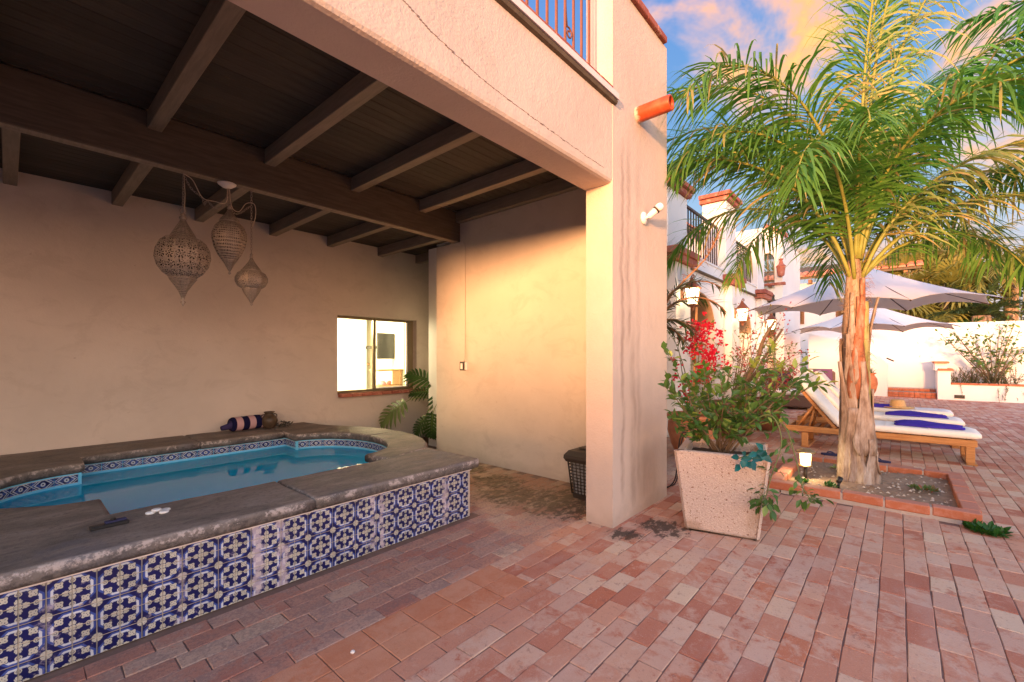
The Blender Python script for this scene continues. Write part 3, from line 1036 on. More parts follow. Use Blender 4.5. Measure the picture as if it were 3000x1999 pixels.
C = MB(); C.box(-9.0, 4.12, 2.012, 4.553, 3.405, 3.42); C.box(-9.0, 6.2, 4.683, 6.24, 3.165, 3.18)
ceil = part('ceiling', C, 'mortar', H)
k = 0
y = 2.014
pb = {}
def board_mesh(w, L):
    key = (round(w, 4), round(L, 3))
    if key not in pb:
        b = MB(); b.bbox(-L / 2, L / 2, -w / 2, w / 2, 0, 0.018, 0.003)
        me = b.mesh('ceiling_board'); me.materials.append(MATS['ceiling_paint']); pb[key] = me
    return pb[key]
while y < 4.50:
    w = 0.105
    inst('ceiling_board', board_mesh(w - 0.003, 13.1), ceil, (-2.44, y + w / 2, 3.385 + rng.uniform(0, 0.002)))
    y += w
y = 4.69
while y < 6.18:
    inst('ceiling_board', board_mesh(0.102, 15.18), ceil, (-1.41, y + 0.0525, 3.145 + rng.uniform(0, 0.002)))
    y += 0.105
for xc in (-8.0, -7.12, -6.24, -5.36, -4.48, -3.6, -2.72, -1.86, -0.98, -0.10, 0.79, 1.665, 2.55, 3.475):
    m = MB(); m.bbox(xc - 0.048, xc + 0.048, 2.012, 4.549, 3.24, 3.383, 0.004); part('joist', m, 'joist_paint', H)
for xc in (-8.1, -7.36, -6.62, -5.88, -5.14, -4.4, -3.66, -2.93, -2.2, -1.46, -0.72, 0.02, 0.77, 1.50, 2.32, 3.10, 3.93, 4.66, 5.4):
    m = MB(); m.bbox(xc - 0.045, xc + 0.045, 4.684, 6.239, 3.004, 3.143, 0.004); part('joist', m, 'joist_paint', H)
m = MB(); m.bbox(4.035, 4.119, 2.013, 4.549, 3.236, 3.383, 0.004); part('ledger', m, 'joist_paint', H)
mbm = MB(); mbm.box(-9.0, 4.28, 4.56, 4.675, 3.02, 3.38)
main = part('main_beam', mbm, 'beam_paint', H)
for (a, b, pm) in ((4.553, 4.578, 'beam_paint'), (4.582, 4.628, 'joist_paint'), (4.632, 4.680, 'joist_paint')):  # rear planks lighter: light on the beam's underside put into the colour
    m = MB(); m.bbox(-8.998, 4.285, a, b, 2.988, 3.382, 0.004); part('beam_plank', m, pm, main)

# sill of the roof terrace opening
m = MB()
m.prism([(1.752, 3.462), (1.728, 3.468), (1.720, 3.49), (1.735, 3.497), (1.753, 3.50), (1.99, 3.50), (1.99, 3.462)], 0, -9.0, 3.285)
sill = part('terrace_sill', m, 'sill_dark', H)
m = MB(); m.box(-9.0, 3.29, 1.712, 1.99, 3.50, 3.548); part('sill_trim', m, 'sill_trim', sill)
cb = MB(); cb.bbox(-0.098, 0.098, -0.133, 0.133, 0, 0.048, 0.005)
cbm = cb.mesh('coping_brick'); cbm.materials.append(MATS['cap_brick'])
x = 3.142
while x > 0.8:
    inst('coping_brick', cbm, sill, (x, 1.868 + rng.uniform(-.004, .004), 3.549 + rng.uniform(0, .003)), (0, rng.gauss(0, .006), rng.gauss(0, .008)))
    x -= 0.203
rail = thing('balustrade', None, None, (2.5, 1.86, 3.6)); del rail
rl = MB(); rl.bbox(0.6, 3.249, 1.84, 1.88, 4.52, 4.545, 0.003); rl.bbox(0.6, 3.249, 1.85, 1.87, 3.70, 3.712, 0.002)
railing = part('railing', rl, 'iron_rust', H)
BALX = [3.065 - 0.1122 * k for k in range(18)]
bm_ = MB(); bm_.bbox(-0.0085, 0.0085, -0.0085, 0.0085, 0, 0.93, 0.002)
bme = bm_.mesh('baluster'); bme.materials.append(MATS['iron_rust'])
for x in BALX:
    inst('baluster', bme, railing, (x, 1.86, 3.597))
for x in (BALX[2] - 0.056, BALX[9] - 0.056):
    pts = []
    for t in np.linspace(0, 1, 26):
        a = -2.2 + t * 5.6 * 1.35
        r = 0.046 * (1 - t * 0.72)
        pts.append((x - 0.006 + r * math.cos(a) * 0.9, 1.86, 3.83 - r * math.sin(a)))
    tail = bez((x - 0.02, 1.86, 4.45), (x - 0.075, 1.86, 4.1), pts[0], 10)
    m = MB(); m.tube(tail[:-1] + [Vector(p) for p in pts], 0.0065, 5); part('scroll', m, 'iron_rust', railing)

# brick cap of the tall corner pier, and the pier's drain
capb = MB(); capb.bbox(-0.108, 0.108, -0.16, 0.16, 0, 0.06, 0.006)
capm = capb.mesh('cap_brick'); capm.materials.append(MATS['cap_brick'])
x = 3.32
while x < 4.4:
    inst('cap_brick', capm, column, (x, 1.873, 4.501 + rng.uniform(0, .004)), (0, rng.gauss(0, .006), rng.gauss(0, .006)))
    x += 0.2165
b2 = MB(); b2.bbox(-0.13, 0.13, -0.12, 0.12, 0, 0.085, 0.025)
b2m = b2.mesh('cap_tile'); b2m.materials.append(MATS['cap_brick'])
for x in (3.30, 3.565, 3.83):
    inst('cap_tile', b2m, column, (x, 1.865, 4.566))
m = MB()
ring = 8
def pipe_pts(r, y): return [(3.71 + r * math.cos(2 * math.pi * (k + .5) / 14), y, 3.56 + r * math.sin(2 * math.pi * (k + .5) / 14)) for k in range(14)]
V = pipe_pts(0.068, 1.79) + pipe_pts(0.066, 1.455) + pipe_pts(0.063, 1.445) + pipe_pts(0.050, 1.445) + pipe_pts(0.047, 1.455) + pipe_pts(0.047, 1.75)
n = 14
F = [(i * n + k, i * n + (k + 1) % n, (i + 1) * n + (k + 1) % n, (i + 1) * n + k) for i in range(5) for k in range(n)] + [tuple(range(5 * n, 6 * n))]
m.add(V, F, 0, True); part('drain_pipe', m, 'pipe_clay', H)
# settlement crack along the fascia
ck = random.Random(5)
cpts = []
x = 1.36; z = 2.985
zs = [(1.0, 3.16), (1.4, 3.02), (1.75, 2.955), (2.1, 2.93), (2.5, 2.915), (2.9, 2.90), (3.12, 2.90)]
for xx in np.arange(1.0, 3.12, 0.016):
    zb = np.interp(xx, [a for a, b in zs], [b for a, b in zs])
    cpts.append((xx, 1.7535, zb + ck.gauss(0, 0.0022)))
m = MB()
for i in range(len(cpts) - 1):
    w = 0.0006 * (0.5 + ck.random()) * (1.0 if i < 95 else 0.6)
    a, b = cpts[i], cpts[i + 1]
    m.box(a[0], b[0] + 0.001, 1.7518, 1.7545, min(a[2], b[2]) - w, max(a[2], b[2]) + w)
part('crack', m, 'crack_shade', fascia)

# window in the back wall, with the lit room behind it
m = MB()
fy0, fy1 = 6.335, 6.385
fr = [(3.219, 4.642, 0.84, 0.885), (3.219, 4.642, 1.985, 2.024), (3.219, 3.252, 0.885, 1.985), (4.545, 4.642, 0.885, 1.985), (3.868, 3.918, 0.885, 1.985)]
for x0, x1, z0, z1 in fr: m.bbox(x0, x1, fy0, fy1, z0, z1, 0.004)
win = part('window', m, 'window_frame', H)
m = MB(); m.bbox(4.515, 4.545, 6.36, 6.40, 0.885, 1.985, 0.003); m.bbox(3.918, 4.545, 6.36, 6.40, 0.886, 0.905, 0.003); part('sash', m, 'white_plastic', win)
for x0, x1 in ((3.252, 3.868), (3.918, 4.515)):
    m = MB(); m.box(x0, x1, 6.362, 6.366, 0.885, 1.985); part('pane', m, 'glass', win)
m = MB(); m.box(3.222, 4.70, 6.18, 6.34, 0.795, 0.800); sl = part('window_sill', m, 'mortar_light', H)
sb = MB(); sb.bbox(-0.082, 0.082, -0.085, 0.085, 0, 0.05, 0.006)
sbm = sb.mesh('brick'); sbm.materials.append(MATS['cap_brick'])
x = 3.31
while x < 4.7:
    inst('brick', sbm, sl, (x, 6.24 + rng.uniform(-.003, .003) - 0.02, 0.801 + rng.uniform(0, .003)), (0, rng.gauss(0, .01), rng.gauss(0, .015)))
    x += 0.172
# interior
m = MB()
m.box(2.6, 6.6, 9.0, 9.1, 0, 2.5); m.box(2.5, 2.6, 6.46, 9.1, 0, 2.5); m.box(6.6, 6.7, 6.46, 9.1, 0, 2.5)
m.box(2.5, 6.7, 6.46, 9.1, 2.42, 2.5); m.box(2.5, 6.7, 6.46, 9.1, -0.05, 0.02)
m.box(4.05, 4.85, 8.2, 9.0, 0.02, 2.42); m.box(2.6, 6.6, 7.7, 7.95, 2.20, 2.42); m.box(5.05, 5.25, 7.2, 9.0, 0.02, 2.2)
part('room', m, 'room_white', H)
m = MB(); m.bbox(4.87, 6.3, 8.40, 8.62, 1.22, 1.27, 0.005); part('shelf', m, 'shelf_wood', H)
m = MB(); m.bbox(4.55, 4.9, 7.6, 7.66, 1.42, 1.98, 0.005); 
tv = thing('television', 'dark flat television seen through the lit patio window', 'television', (4.66, 7.5, 1.38))
m = MB(); m.bbox(4.66, 5.03, 7.47, 7.52, 1.36, 1.86, 0.006); part('screen', m, 'tv_black', tv)
m = MB(); m.bbox(4.80, 4.92, 7.52, 7.60, 1.5, 1.7, 0.004); m.bbox(4.78, 4.96, 7.60, 7.615, 1.45, 1.75, 0.004); m.bbox(4.83, 4.90, 7.61, 8.2, 1.56, 1.62, 0.004); part('bracket', m, 'black_plastic', tv)
m = MB(); m.bbox(4.50, 5.05, 7.2, 7.5, 1.13, 1.165, 0.004); m.bbox(4.52, 5.05, 7.22, 7.48, 0.84, 0.87, 0.004); m.bbox(4.98, 5.03, 7.22, 7.48, 0.02, 1.13, 0.004)
single('wall_shelves', m, 'shelf_wood', 'brown wooden shelf unit inside the lit room, seen through the right pane', 'shelf', origin=(4.8, 7.35, 0.02))
m = MB(); m.lathe([(0.0, 0.085), (0.03, 0.083), (0.065, 0.06), (0.085, 0.02), (0.088, 0.0)][::-1], (4.66, 7.33, 0.871), 14); single('bowl', m, 'rose_thing', 'upturned mauve bowl on the low shelf behind the window', 'bowl', origin=(4.66, 7.33, 0.871))
m = MB(); m.lathe([(0.03, 0), (0.042, 0.02), (0.045, 0.05), (0.03, 0.075), (0.02, 0.08)], (4.80, 7.31, 0.871), 12); single('candle_holder', m, 'pink_thing', 'small coral pink holder beside the mauve bowl behind the window', 'candle holder', origin=(4.8, 7.31, .871))
cl = MB(); cl.lathe([(0.16, 0.0), (0.16, 0.015), (0.12, 0.03)], (3.6, 7.2, 2.17), 20)
lampo = single('ceiling_light', cl, 'ceiling_lamp', 'round ceiling light inside the lit room behind the window', 'ceiling light', origin=(3.6, 7.2, 2.2))
ld = bpy.data.lights.new('room_lamp', 'POINT'); ld.energy = 210; ld.color = (1.0, 0.80, 0.50); ld.shadow_soft_size = 0.15
lo = bpy.data.objects.new('room_lamp', ld); COL.objects.link(lo); lo.location = (3.5, 7.25, 2.05)

# ================================================================== SPA
SP = thing('spa', 'raised hot tub with grey concrete coping and blue and white tiled side', 'hot tub', (1.3, 4.5, 0))
CZ = 0.495
def arc(cx, cyy, ry, rx, a0, a1, n):
    return [(cx + rx * math.cos(R(a)), cyy + ry * math.sin(R(a))) for a in np.linspace(a0, a1, n)]
lal_front = arc(0.40, 4.54, 0.69, 0.58, 270, 184, 9)      # left alcove, front half
lal_back = arc(0.40, 4.54, 0.69, 0.58, 176, 90, 9)
S1 = [(-1.2, 2.80), (1.298, 2.80), (1.298, 3.43), (0.40, 3.43)] + lal_front + [(-1.2, 4.50)]
S2 = [(1.304, 2.80), (2.755, 2.80), (2.785, 2.83), (2.79, 3.56), (2.25, 3.433), (1.304, 3.43)]
ral = arc(2.20, 4.52, 0.77, 0.56, -90, 90, 19)            # right alcove
S3 = [(2.79, 3.566), (2.81, 3.62), (2.93, 3.75), (3.06, 3.98), (3.14, 4.25), (3.175, 4.52), (3.175, 4.60)] + [(2.757, 4.60)] + ral[9::-1] + [(2.25, 3.44)]
S4 = [(3.175, 4.606), (3.15, 4.9), (3.06, 5.2), (2.92, 5.5), (2.78, 5.8), (2.73, 6.235), (2.222, 6.235), (2.21, 5.58)] + ral[:10:-1] + [(2.757, 4.606)]
S5 = [(2.216, 6.235), (1.36, 6.235), (1.36, 5.58), (2.204, 5.58)]
S6 = [(1.354, 6.235), (-1.2, 6.235), (-1.2, 4.506), (-0.17, 4.506)] + lal_back[1:] + [(0.44, 5.25), (0.45, 5.58), (1.354, 5.58)]

def area2(p): return sum(p[i][0] * p[(i + 1) % len(p)][1] - p[(i + 1) % len(p)][0] * p[i][1] for i in range(len(p)))
def inset(p, d):
    n = len(p); out = []
    for i in range(n):
        a, b, c = Vector(p[i - 1]), Vector(p[i]), Vector(p[(i + 1) % n])
        e1, e2 = (b - a), (c - b)
        if e1.length < 1e-6 or e2.length < 1e-6: out.append(p[i]); continue
        e1.normalize(); e2.normalize()
        n1, n2 = Vector((-e1.y, e1.x)), Vector((-e2.y, e2.x))
        nn = n1 + n2
        if nn.length < 1e-4: nn = n1
        nn.normalize()
        k = d / max(0.35, nn.dot(n1))
        out.append((b.x + nn.x * k, b.y + nn.y * k))
    return out
def resample(p, step=0.16):
    out = []
    for i in range(len(p)):
        a, b = Vector(p[i]), Vector(p[(i + 1) % len(p)])
        k = max(1, int((b - a).length / step))
        out += [tuple(a.lerp(b, j / k)) for j in range(k)]
    return out
def slab(poly, z0, z1, seed=0):
    import bmesh
    if area2(poly) < 0: poly = poly[::-1]
    poly = resample(poly)
    r_ = random.Random(seed)
    layers = [(0.022, z0), (0.006, z0 + 0.010), (0.0, z0 + 0.024), (0.0, z1 - 0.026), (0.004, z1 - 0.012), (0.012, z1 - 0.004), (0.024, z1)]
    mb = MB(); n = len(poly)
    jit = [r_.gauss(0, 0.0022) for _ in range(n)]
    V = []
    for d, z in layers:
        for i, p in enumerate(inset(poly, d)):
            V.append((p[0], p[1], z + (jit[i] if z0 < z < z1 else 0)))
    F = [(l * n + i, l * n + (i + 1) % n, (l + 1) * n + (i + 1) % n, (l + 1) * n + i) for l in range(len(layers) - 1) for i in range(n)]
    F += [tuple(range((len(layers) - 1) * n, len(layers) * n)), tuple(reversed(range(n)))]
    mb.add(V, F, 0, False)
    k = len(F)
    mb.sm = [True] * (k - 2) + [False, False]
    return mb
for i, p in enumerate((S1, S2, S3, S4, S5, S6)):
    part('coping_slab', slab(p, 0.413, CZ, i), 'coping', SP)
# core under the coping: outer skirt and the basin inside
INNER = [(0.38, 3.41), (2.25, 3.41), (2.235, 3.75)] + arc(2.20, 4.52, 0.79, 0.58, -88, 88, 19) + [(2.235, 5.26), (2.235, 5.615), (0.43, 5.615), (0.42, 5.25)] + arc(0.40, 4.54, 0.71, 0.60, 90, 270, 19) + [(0.38, 3.86)]
m = MB()
OUT = [(-1.15, 6.238), (-1.15, 2.838), (2.683, 2.838), (2.683, 3.60), (2.84, 3.78), (2.97, 4.02), (3.05, 4.3), (3.08, 4.58), (3.05, 4.9), (2.96, 5.2), (2.82, 5.5), (2.68, 5.8), (2.66, 6.238)]
m.add([(x, y, 0) for x, y in OUT] + [(x, y, 0.4125) for x, y in OUT], [(i, i + 1, len(OUT) + i + 1, len(OUT) + i) for i in range(len(OUT) - 1)])
part('skirt', m, 'grout', SP)
m = MB()
nI = len(INNER)
V = [(x, y, 0.4125) for x, y in INNER] + [(x, y, -0.45) for x, y in INNER]
F = [(i, (i + 1) % nI, nI + (i + 1) % nI, nI + i) for i in range(nI)] + [tuple(range(nI, 2 * nI))]
m.add(V, F)
m.box(0.43, 2.23, 5.15, 5.61, -0.45, -0.02); m.box(0.39, 0.43, 3.42, 5.6, -0.45, -0.03)
m.box(2.0, 2.233, 3.42, 5.2, -0.45, -0.05)
part('basin', m, 'pool_plaster', SP)
wt = MB()
WN = inset(INNER if area2(INNER) > 0 else INNER[::-1], 0.003)
wt.add([(x, y, 0.315) for x, y in WN], [tuple(range(len(WN)))])
single('spa_water', wt, 'water', 'still blue water filling the hot tub', 'water', kind='structure')
# glazed tiles on the front: five rows, the motif turns tile by tile
TS = 0.0822
tm = MB()
h_ = TS / 2 - 0.0016
V, F = [], []
V = [(-h_, 0, -h_), (h_, 0, -h_), (h_, 0, h_), (-h_, 0, h_)]
b_ = 0.002
V += [(-h_ + b_, -0.005, -h_ + b_), (h_ - b_, -0.005, -h_ + b_), (h_ - b_, -0.005, h_ - b_), (-h_ + b_, -0.005, h_ - b_)]
tm.add(V, [(4, 5, 6, 7), (0, 1, 5, 4), (1, 2, 6, 5), (2, 3, 7, 6), (3, 0, 4, 7)])
tme = tm.mesh('wall_tile', fix=False)
tme.materials.append(MATS['tile_glaze'])
uvl = tme.uv_layers.new(name='UVMap')
for lp in tme.loops:
    co = tme.vertices[lp.vertex_index].co
    uvl.data[lp.index].uv = ((co.x + h_) / (2 * h_), (co.z + h_) / (2 * h_))
xb = 0.772
for i in range(-23, 24):
    xc = xb + (i + 0.5) * TS
    if xc > 2.683 - TS * 0.4 or xc < -1.13: continue
    for j in range(5):
        zc = 0.411 - (j + 0.5) * TS
        # corner A (flower) sits at odd columns / odd rows below the top
        ax = 1 if (i % 2 == 0) else -1      # flower on the +x side for even i
        az = -1 if (j % 2 == 0) else 1      # flower on the lower side for even rows
        # uv origin is the tile's own lower left: rotate about Y so that (0,0) lands on the flower corner
        rot = {(-1, -1): 0, (-1, 1): 90, (1, 1): 180, (1, -1): 270}[(ax, az)]
        inst('wall_tile', tme, SP, (xc, 2.838, zc), (0, R(rot), rng.gauss(0, 0.004)))
m = MB(); m.bbox(-1.15, 2.70, 2.826, 2.845, 0.4112, 0.4132, 0.0005); m.box(-1.15, 2.69, 2.825, 2.845, 0.405, 0.4125)
part('grout_bead', m, 'sill_trim', SP)
# border tiles at the waterline
bt = MB()
bw, bh = 0.154, 0.074
bt.add([(-bw / 2 + .002, 0, -bh / 2), (bw / 2 - .002, 0, -bh / 2), (bw / 2 - .002, 0, bh / 2), (-bw / 2 + .002, 0, bh / 2),
        (-bw / 2 + .004, -0.006, -bh / 2 + .002), (bw / 2 - .004, -0.006, -bh / 2 + .002), (bw / 2 - .004, -0.006, bh / 2 - .002), (-bw / 2 + .004, -0.006, bh / 2 - .002)],
       [(4, 5, 6, 7), (0, 1, 5, 4), (1, 2, 6, 5), (2, 3, 7, 6), (3, 0, 4, 7)])
btm = bt.mesh('border_tile', fix=False)
btm.materials.append(MATS['border_glaze'])
uvl = btm.uv_layers.new(name='UVMap')
for lp in btm.loops:
    co = btm.vertices[lp.vertex_index].co
    uvl.data[lp.index].uv = ((co.x + bw / 2) / bw, (co.z + bh / 2) / bh)
def border_run(pts):
    pts = [Vector((*p, 0)) for p in pts]
    L = [0]
    for a, b in zip(pts, pts[1:]): L.append(L[-1] + (b - a).length)
    k = max(1, round(L[-1] / bw)); st = L[-1] / k
    def at(s):
        for i in range(len(pts) - 1):
            if s <= L[i + 1] + 1e-6: return pts[i].lerp(pts[i + 1], (s - L[i]) / max(1e-6, L[i + 1] - L[i]))
        return pts[-1]
    for i in range(k):
        a, b = at(i * st), at((i + 1) * st)
        d = (b - a); mid = (a + b) / 2
        yaw = math.atan2(d.y, d.x)
        inst('border_tile', btm, SP, (mid.x, mid.y, 0.370), (0, 0, yaw), (d.length / bw, 1, 1))
border_run([(0.435, 5.612), (2.232, 5.612)])
border_run(list(reversed(arc(2.20, 4.52, 0.785, 0.575, -60, 88, 19))))
border_run([(2.232, 5.60), (2.232, 5.32)])
border_run(list(reversed(arc(0.40, 4.54, 0.705, 0.595, 90, 180, 14))))

# ================================================================== FAR WING, GARDEN WALL, BACKDROP
FY = 3.04        # facade plane of the white wing
W = thing('white_wing', 'white two storey stucco wing with arcade, brick corbels and iron balcony railings', 'house', (10.0, FY, 0))
def arch_wall(x0, x1, openings, z1, y0, y1):
    """wall with round-headed openings, as a set of prisms"""
    m = MB()
    xs = x0
    for (cx, hw, sp, rise) in openings:
        m.prism([(xs, 0), (cx - hw, 0), (cx - hw, z1), (xs, z1)], 1, y0, y1)
        pts = [(cx - hw, sp)] + [(cx - hw * math.cos(t), sp + rise * math.sin(t)) for t in np.linspace(0.12, math.pi - 0.12, 17)] + [(cx + hw, sp)]
        for a, b in zip(pts, pts[1:]):
            m.prism([a, b, (b[0], z1), (a[0], z1)], 1, y0, y1)
        xs = cx + hw
    m.prism([(xs, 0), (x1, 0), (x1, z1), (xs, z1)], 1, y0, y1)
    return m
ARCH = [(9.36, 0.95, 2.05, 0.68), (12.6, 0.95, 2.05, 0.68), (15.75, 0.85, 2.05, 0.62)]
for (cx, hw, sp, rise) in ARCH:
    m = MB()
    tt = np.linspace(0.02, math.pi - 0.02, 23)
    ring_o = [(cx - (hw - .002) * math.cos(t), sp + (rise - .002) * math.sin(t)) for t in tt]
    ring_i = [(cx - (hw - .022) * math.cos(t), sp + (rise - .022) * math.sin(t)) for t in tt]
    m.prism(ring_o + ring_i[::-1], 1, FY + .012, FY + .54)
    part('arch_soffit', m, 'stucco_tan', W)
part('arcade_wall', arch_wall(4.6, 17.2, ARCH, 3.10, FY, FY + 0.55), 'stucco_white', W)
m = MB(); m.box(4.4, 20.0, 5.4, 5.6, 0, 3.1); m.box(4.4, 4.58, FY + .01, 5.4, 0, 3.1); part('arcade_back_wall', m, 'stucco_white', W)
m = MB(); m.box(4.41, 20, FY + 0.56, 5.39, 2.95, 3.08); part('arcade_ceiling', m, 'beam_paint', W)
for (cx_, hw_, sp_, ri_) in ARCH:
    m = MB(); m.box(cx_ - hw_ - .15, cx_ + hw_ + .15, FY + .57, FY + .62, 0, 2.9); door = part('door', m, 'beam_paint', W)
    for k in range(4):
        wd_ = (2 * hw_) / 4
        m = MB(); m.bbox(cx_ - hw_ + k * wd_ + .04, cx_ - hw_ + (k + 1) * wd_ - .04, FY + .545, FY + .568, 0.2, 2.5, 0.01); part('door_panel', m, 'joist_paint', door)
PILX = [(7.57, 8.28), (10.97, 11.60), (14.02, 14.62)]
cb2 = {}
for (a, b) in PILX:
    m = MB(); m.bbox(a, b, 2.87, FY - 0.002, 0, 3.052, 0.012); part('pilaster', m, 'stucco_white', W)
    c = thing('x', None, None); bpy.data.objects.remove(c)
    cor = MB(); cor.box(a + 0.05, b - 0.05, 2.90, FY - .003, 3.056, 3.32); cp = part('corbel', cor, 'mortar_light', W)
    for lv, (e, z) in enumerate(((0.30, 3.06), (0.40, 3.175))):
        x = a - e * 0.55
        n_ = 4
        wd = (b - a + e) / n_
        for q in range(n_):
            mm = MB(); mm.bbox(x + 0.004, x + wd - 0.004, 2.87 - e * 0.3, FY - 0.005, z, z + 0.108, 0.006)
            part('brick', mm, 'cap_brick', cp)
            x += wd
    m = MB(); m.bbox(a - 0.1, b + 0.1, 2.97, 3.5, 3.30, 5.0 if a > 10 else 4.35, 0.01)
    colm = part('upper_column', m, 'stucco_white', W)
    if a < 14:
        for lv, z in enumerate((4.36, 4.46)):
            mm = MB(); mm.bbox(a - 0.16 - .05 * lv, b + 0.16 + .05 * lv, 2.90 - .05 * lv, 3.55, z + (0 if a < 10 else .65), z + .09 + (0 if a < 10 else .65), 0.006); part('cap_brick', mm, 'cap_brick', colm)
m = MB(); m.bbox(4.6, 17.2, FY - 0.06, FY + 0.3, 3.10, 3.14, 0.01); led = part('ledge', m, 'sill_dark', W)
m = MB(); m.box(4.6, 17.2, FY - 0.03, FY + 0.3, 3.142, 3.36); m.box(4.6, 17.2, FY - .05, FY + .3, 3.362, 3.40); part('parapet', m, 'stucco_white', W)
bb = MB(); bb.bbox(-0.012, 0.012, -0.012, 0.012, 0, 0.95, 0.003)
bbm = bb.mesh('baluster'); bbm.materials.append(MATS['iron'])
for (xa, xb_) in ((5.2, 7.4), (8.45, 10.8), (11.75, 13.9), (14.75, 15.4)):
    m = MB(); m.bbox(xa, xb_, FY + 0.08, FY + 0.13, 4.35, 4.40, 0.004); m.bbox(xa, xb_, FY + .09, FY + .12, 3.48, 3.50, 0.003)
    rl_ = part('railing', m, 'iron', W)
    n_ = int((xb_ - xa) / 0.15)
    for q in range(n_ + 1):
        inst('baluster', bbm, rl_, (xa + 0.02 + q * (xb_ - xa - .04) / n_, FY + 0.105, 3.402))
m = MB(); m.box(4.4, 20.3, 5.0, 5.4, 3.12, 5.35); part('upper_wall', m, 'stucco_white', W)
m = MB(); m.box(4.41, 17.2, 3.35, 5.0, 3.12, 3.14); part('balcony_floor', m, 'cap_brick', W)
# end tower of the wing
TX0, TX1, TY0 = 15.42, 18.6, 2.62
m = MB()
wy, wz, wr = 3.02, 4.35, 0.19
m.prism([(2.62, 3.15), (wy - wr, 3.15), (wy - wr, wz), (2.62, wz)], 0, TX0, TX0 + 0.25)
pts = [(wy - wr * math.cos(t), wz + wr * 1.3 * math.sin(t)) for t in np.linspace(0, math.pi, 11)]
ztop = 5.4
for a, b in zip(pts, pts[1:]): m.prism([a, b, (b[0], ztop), (a[0], ztop)], 0, TX0, TX0 + 0.25)
m.prism([(2.62, wz), (wy - wr, wz), (wy - wr, ztop - .0), (2.62, ztop - 0.35)], 0, TX0, TX0 + 0.25)
m.prism([(wy + wr, 3.15), (5.0, 3.15), (5.0, ztop), (wy + wr, ztop)], 0, TX0, TX0 + 0.25)
m.box(TX0 + .25, TX1, 2.62, 2.85, 0, 5.05); m.box(TX0 + .252, TX1, 2.852, 5.0, 5.0, 5.1)
tower = part('tower', m, 'stucco_white', W)
m = MB()
for a, b in zip(pts, pts[1:]):
    m.tube([(TX0 + .06, a[0], a[1]), (TX0 + .06, b[0], b[1])], 0.022, 5)
m.box(TX0 + .04, TX0 + .08, wy - wr, wy - wr + .03, 3.6, wz); m.box(TX0 + .04, TX0 + .08, wy + wr - .03, wy + wr, 3.6, wz); m.box(TX0 + .045, TX0 + .075, wy - .012, wy + .012, 3.6, wz + .22)
m.box(TX0 + .045, TX0 + .075, wy - wr, wy + wr, 4.0, 4.03)
wf = part('window', m, 'window_frame', W)
m = MB(); m.box(TX0 + .10, TX0 + .11, wy - wr - .02, wy + wr + .02, 3.5, wz + .28); part('pane', m, 'glass', wf)
for q in range(6):
    mm = MB(); mm.bbox(TX0 - 0.06, TX0 + 0.10, 2.55 + q * 0.135, 2.55 + q * 0.135 + .128, 3.58, 3.66, 0.006); part('cap_brick', mm, 'cap_brick', tower)
for q in range(8):
    t = q / 7
    mm = MB(); mm.bbox(TX0 - 0.07, TX0 + 0.26, 2.52 + t * .5, 2.60 + t * .5, ztop - .36 + t * .34, ztop - .25 + t * .34, 0.006); part('cap_brick', mm, 'cap_brick', tower)
# roof edge of the wing, tile by tile
def tile_roof(parent, x0, x1, y, z, pitch=0.26, along='x'):
    tb = MB()
    V, F = [], []
    for e in (0, 1):
        for k in range(7):
            a = math.pi * k / 6
            V.append((math.cos(a) * 0.115, e * 0.42, math.sin(a) * 0.075 + (0.12 * e)))
    for k in range(6): F.append((k, k + 1, 8 + k, 7 + k))
    F.append(tuple(range(7))); tb.add(V, F)
    me = tb.mesh('roof_tile'); me.materials.append(MATS['roof_tile'])
    n_ = int((x1 - x0) / pitch)
    for r_ in range(3):
        for q in range(n_):
            if along == 'x': inst('roof_tile', me, parent, (x0 + q * pitch, y + r_ * 0.36, z + r_ * 0.115), (0, 0, rng.gauss(0, .03)))
            else: inst('roof_tile', me, parent, (y + r_ * 0.36, x0 + q * pitch, z + r_ * 0.115), (0, 0, R(-90) + rng.gauss(0, .03)))
m = MB(); m.prism([(4.75, 5.34), (6.5, 5.9), (6.5, 5.8), (4.75, 5.28)], 0, 4.4, 17.0); rf = part('roof', m, 'sill_dark', W)
tile_roof(rf, 4.6, 16.9, 4.72, 5.36)

# house with the tiled eaves behind the garden wall
TH = thing('tiled_house', 'cream house with red clay tile eaves showing above the large parasol', 'house', (24.5, 3.5, 0))
m = MB(); m.box(24.0, 28.0, -0.5, 9.0, 0, 4.75); part('wall', m, 'stucco_white_far', TH)
m = MB(); m.prism([(23.55, 4.98), (27.0, 6.0), (27.0, 5.9), (23.55, 4.88)], 1, -0.7, 9.0); rf2 = part('roof', m, 'sill_dark', TH)
tile_roof(rf2, -0.65, 9.0, 23.5, 4.99, 0.26, 'y')
for yy in np.arange(-0.3, 8.5, 0.8):
    m = MB(); m.box(23.6, 24.0, yy, yy + 0.12, 4.70, 4.86); part('rafter', m, 'teak_dark', TH)
for yy in (3.22, 1.3):
    m = MB(); m.bbox(23.96, 24.02, yy, yy + 0.75, 2.9, 3.95, 0.01); wv = part('window', m, 'teak_dark', TH)
    m = MB(); m.box(23.93, 23.958, yy + .1, yy + .65, 3.0, 3.85); part('pane', m, 'glass', wv)

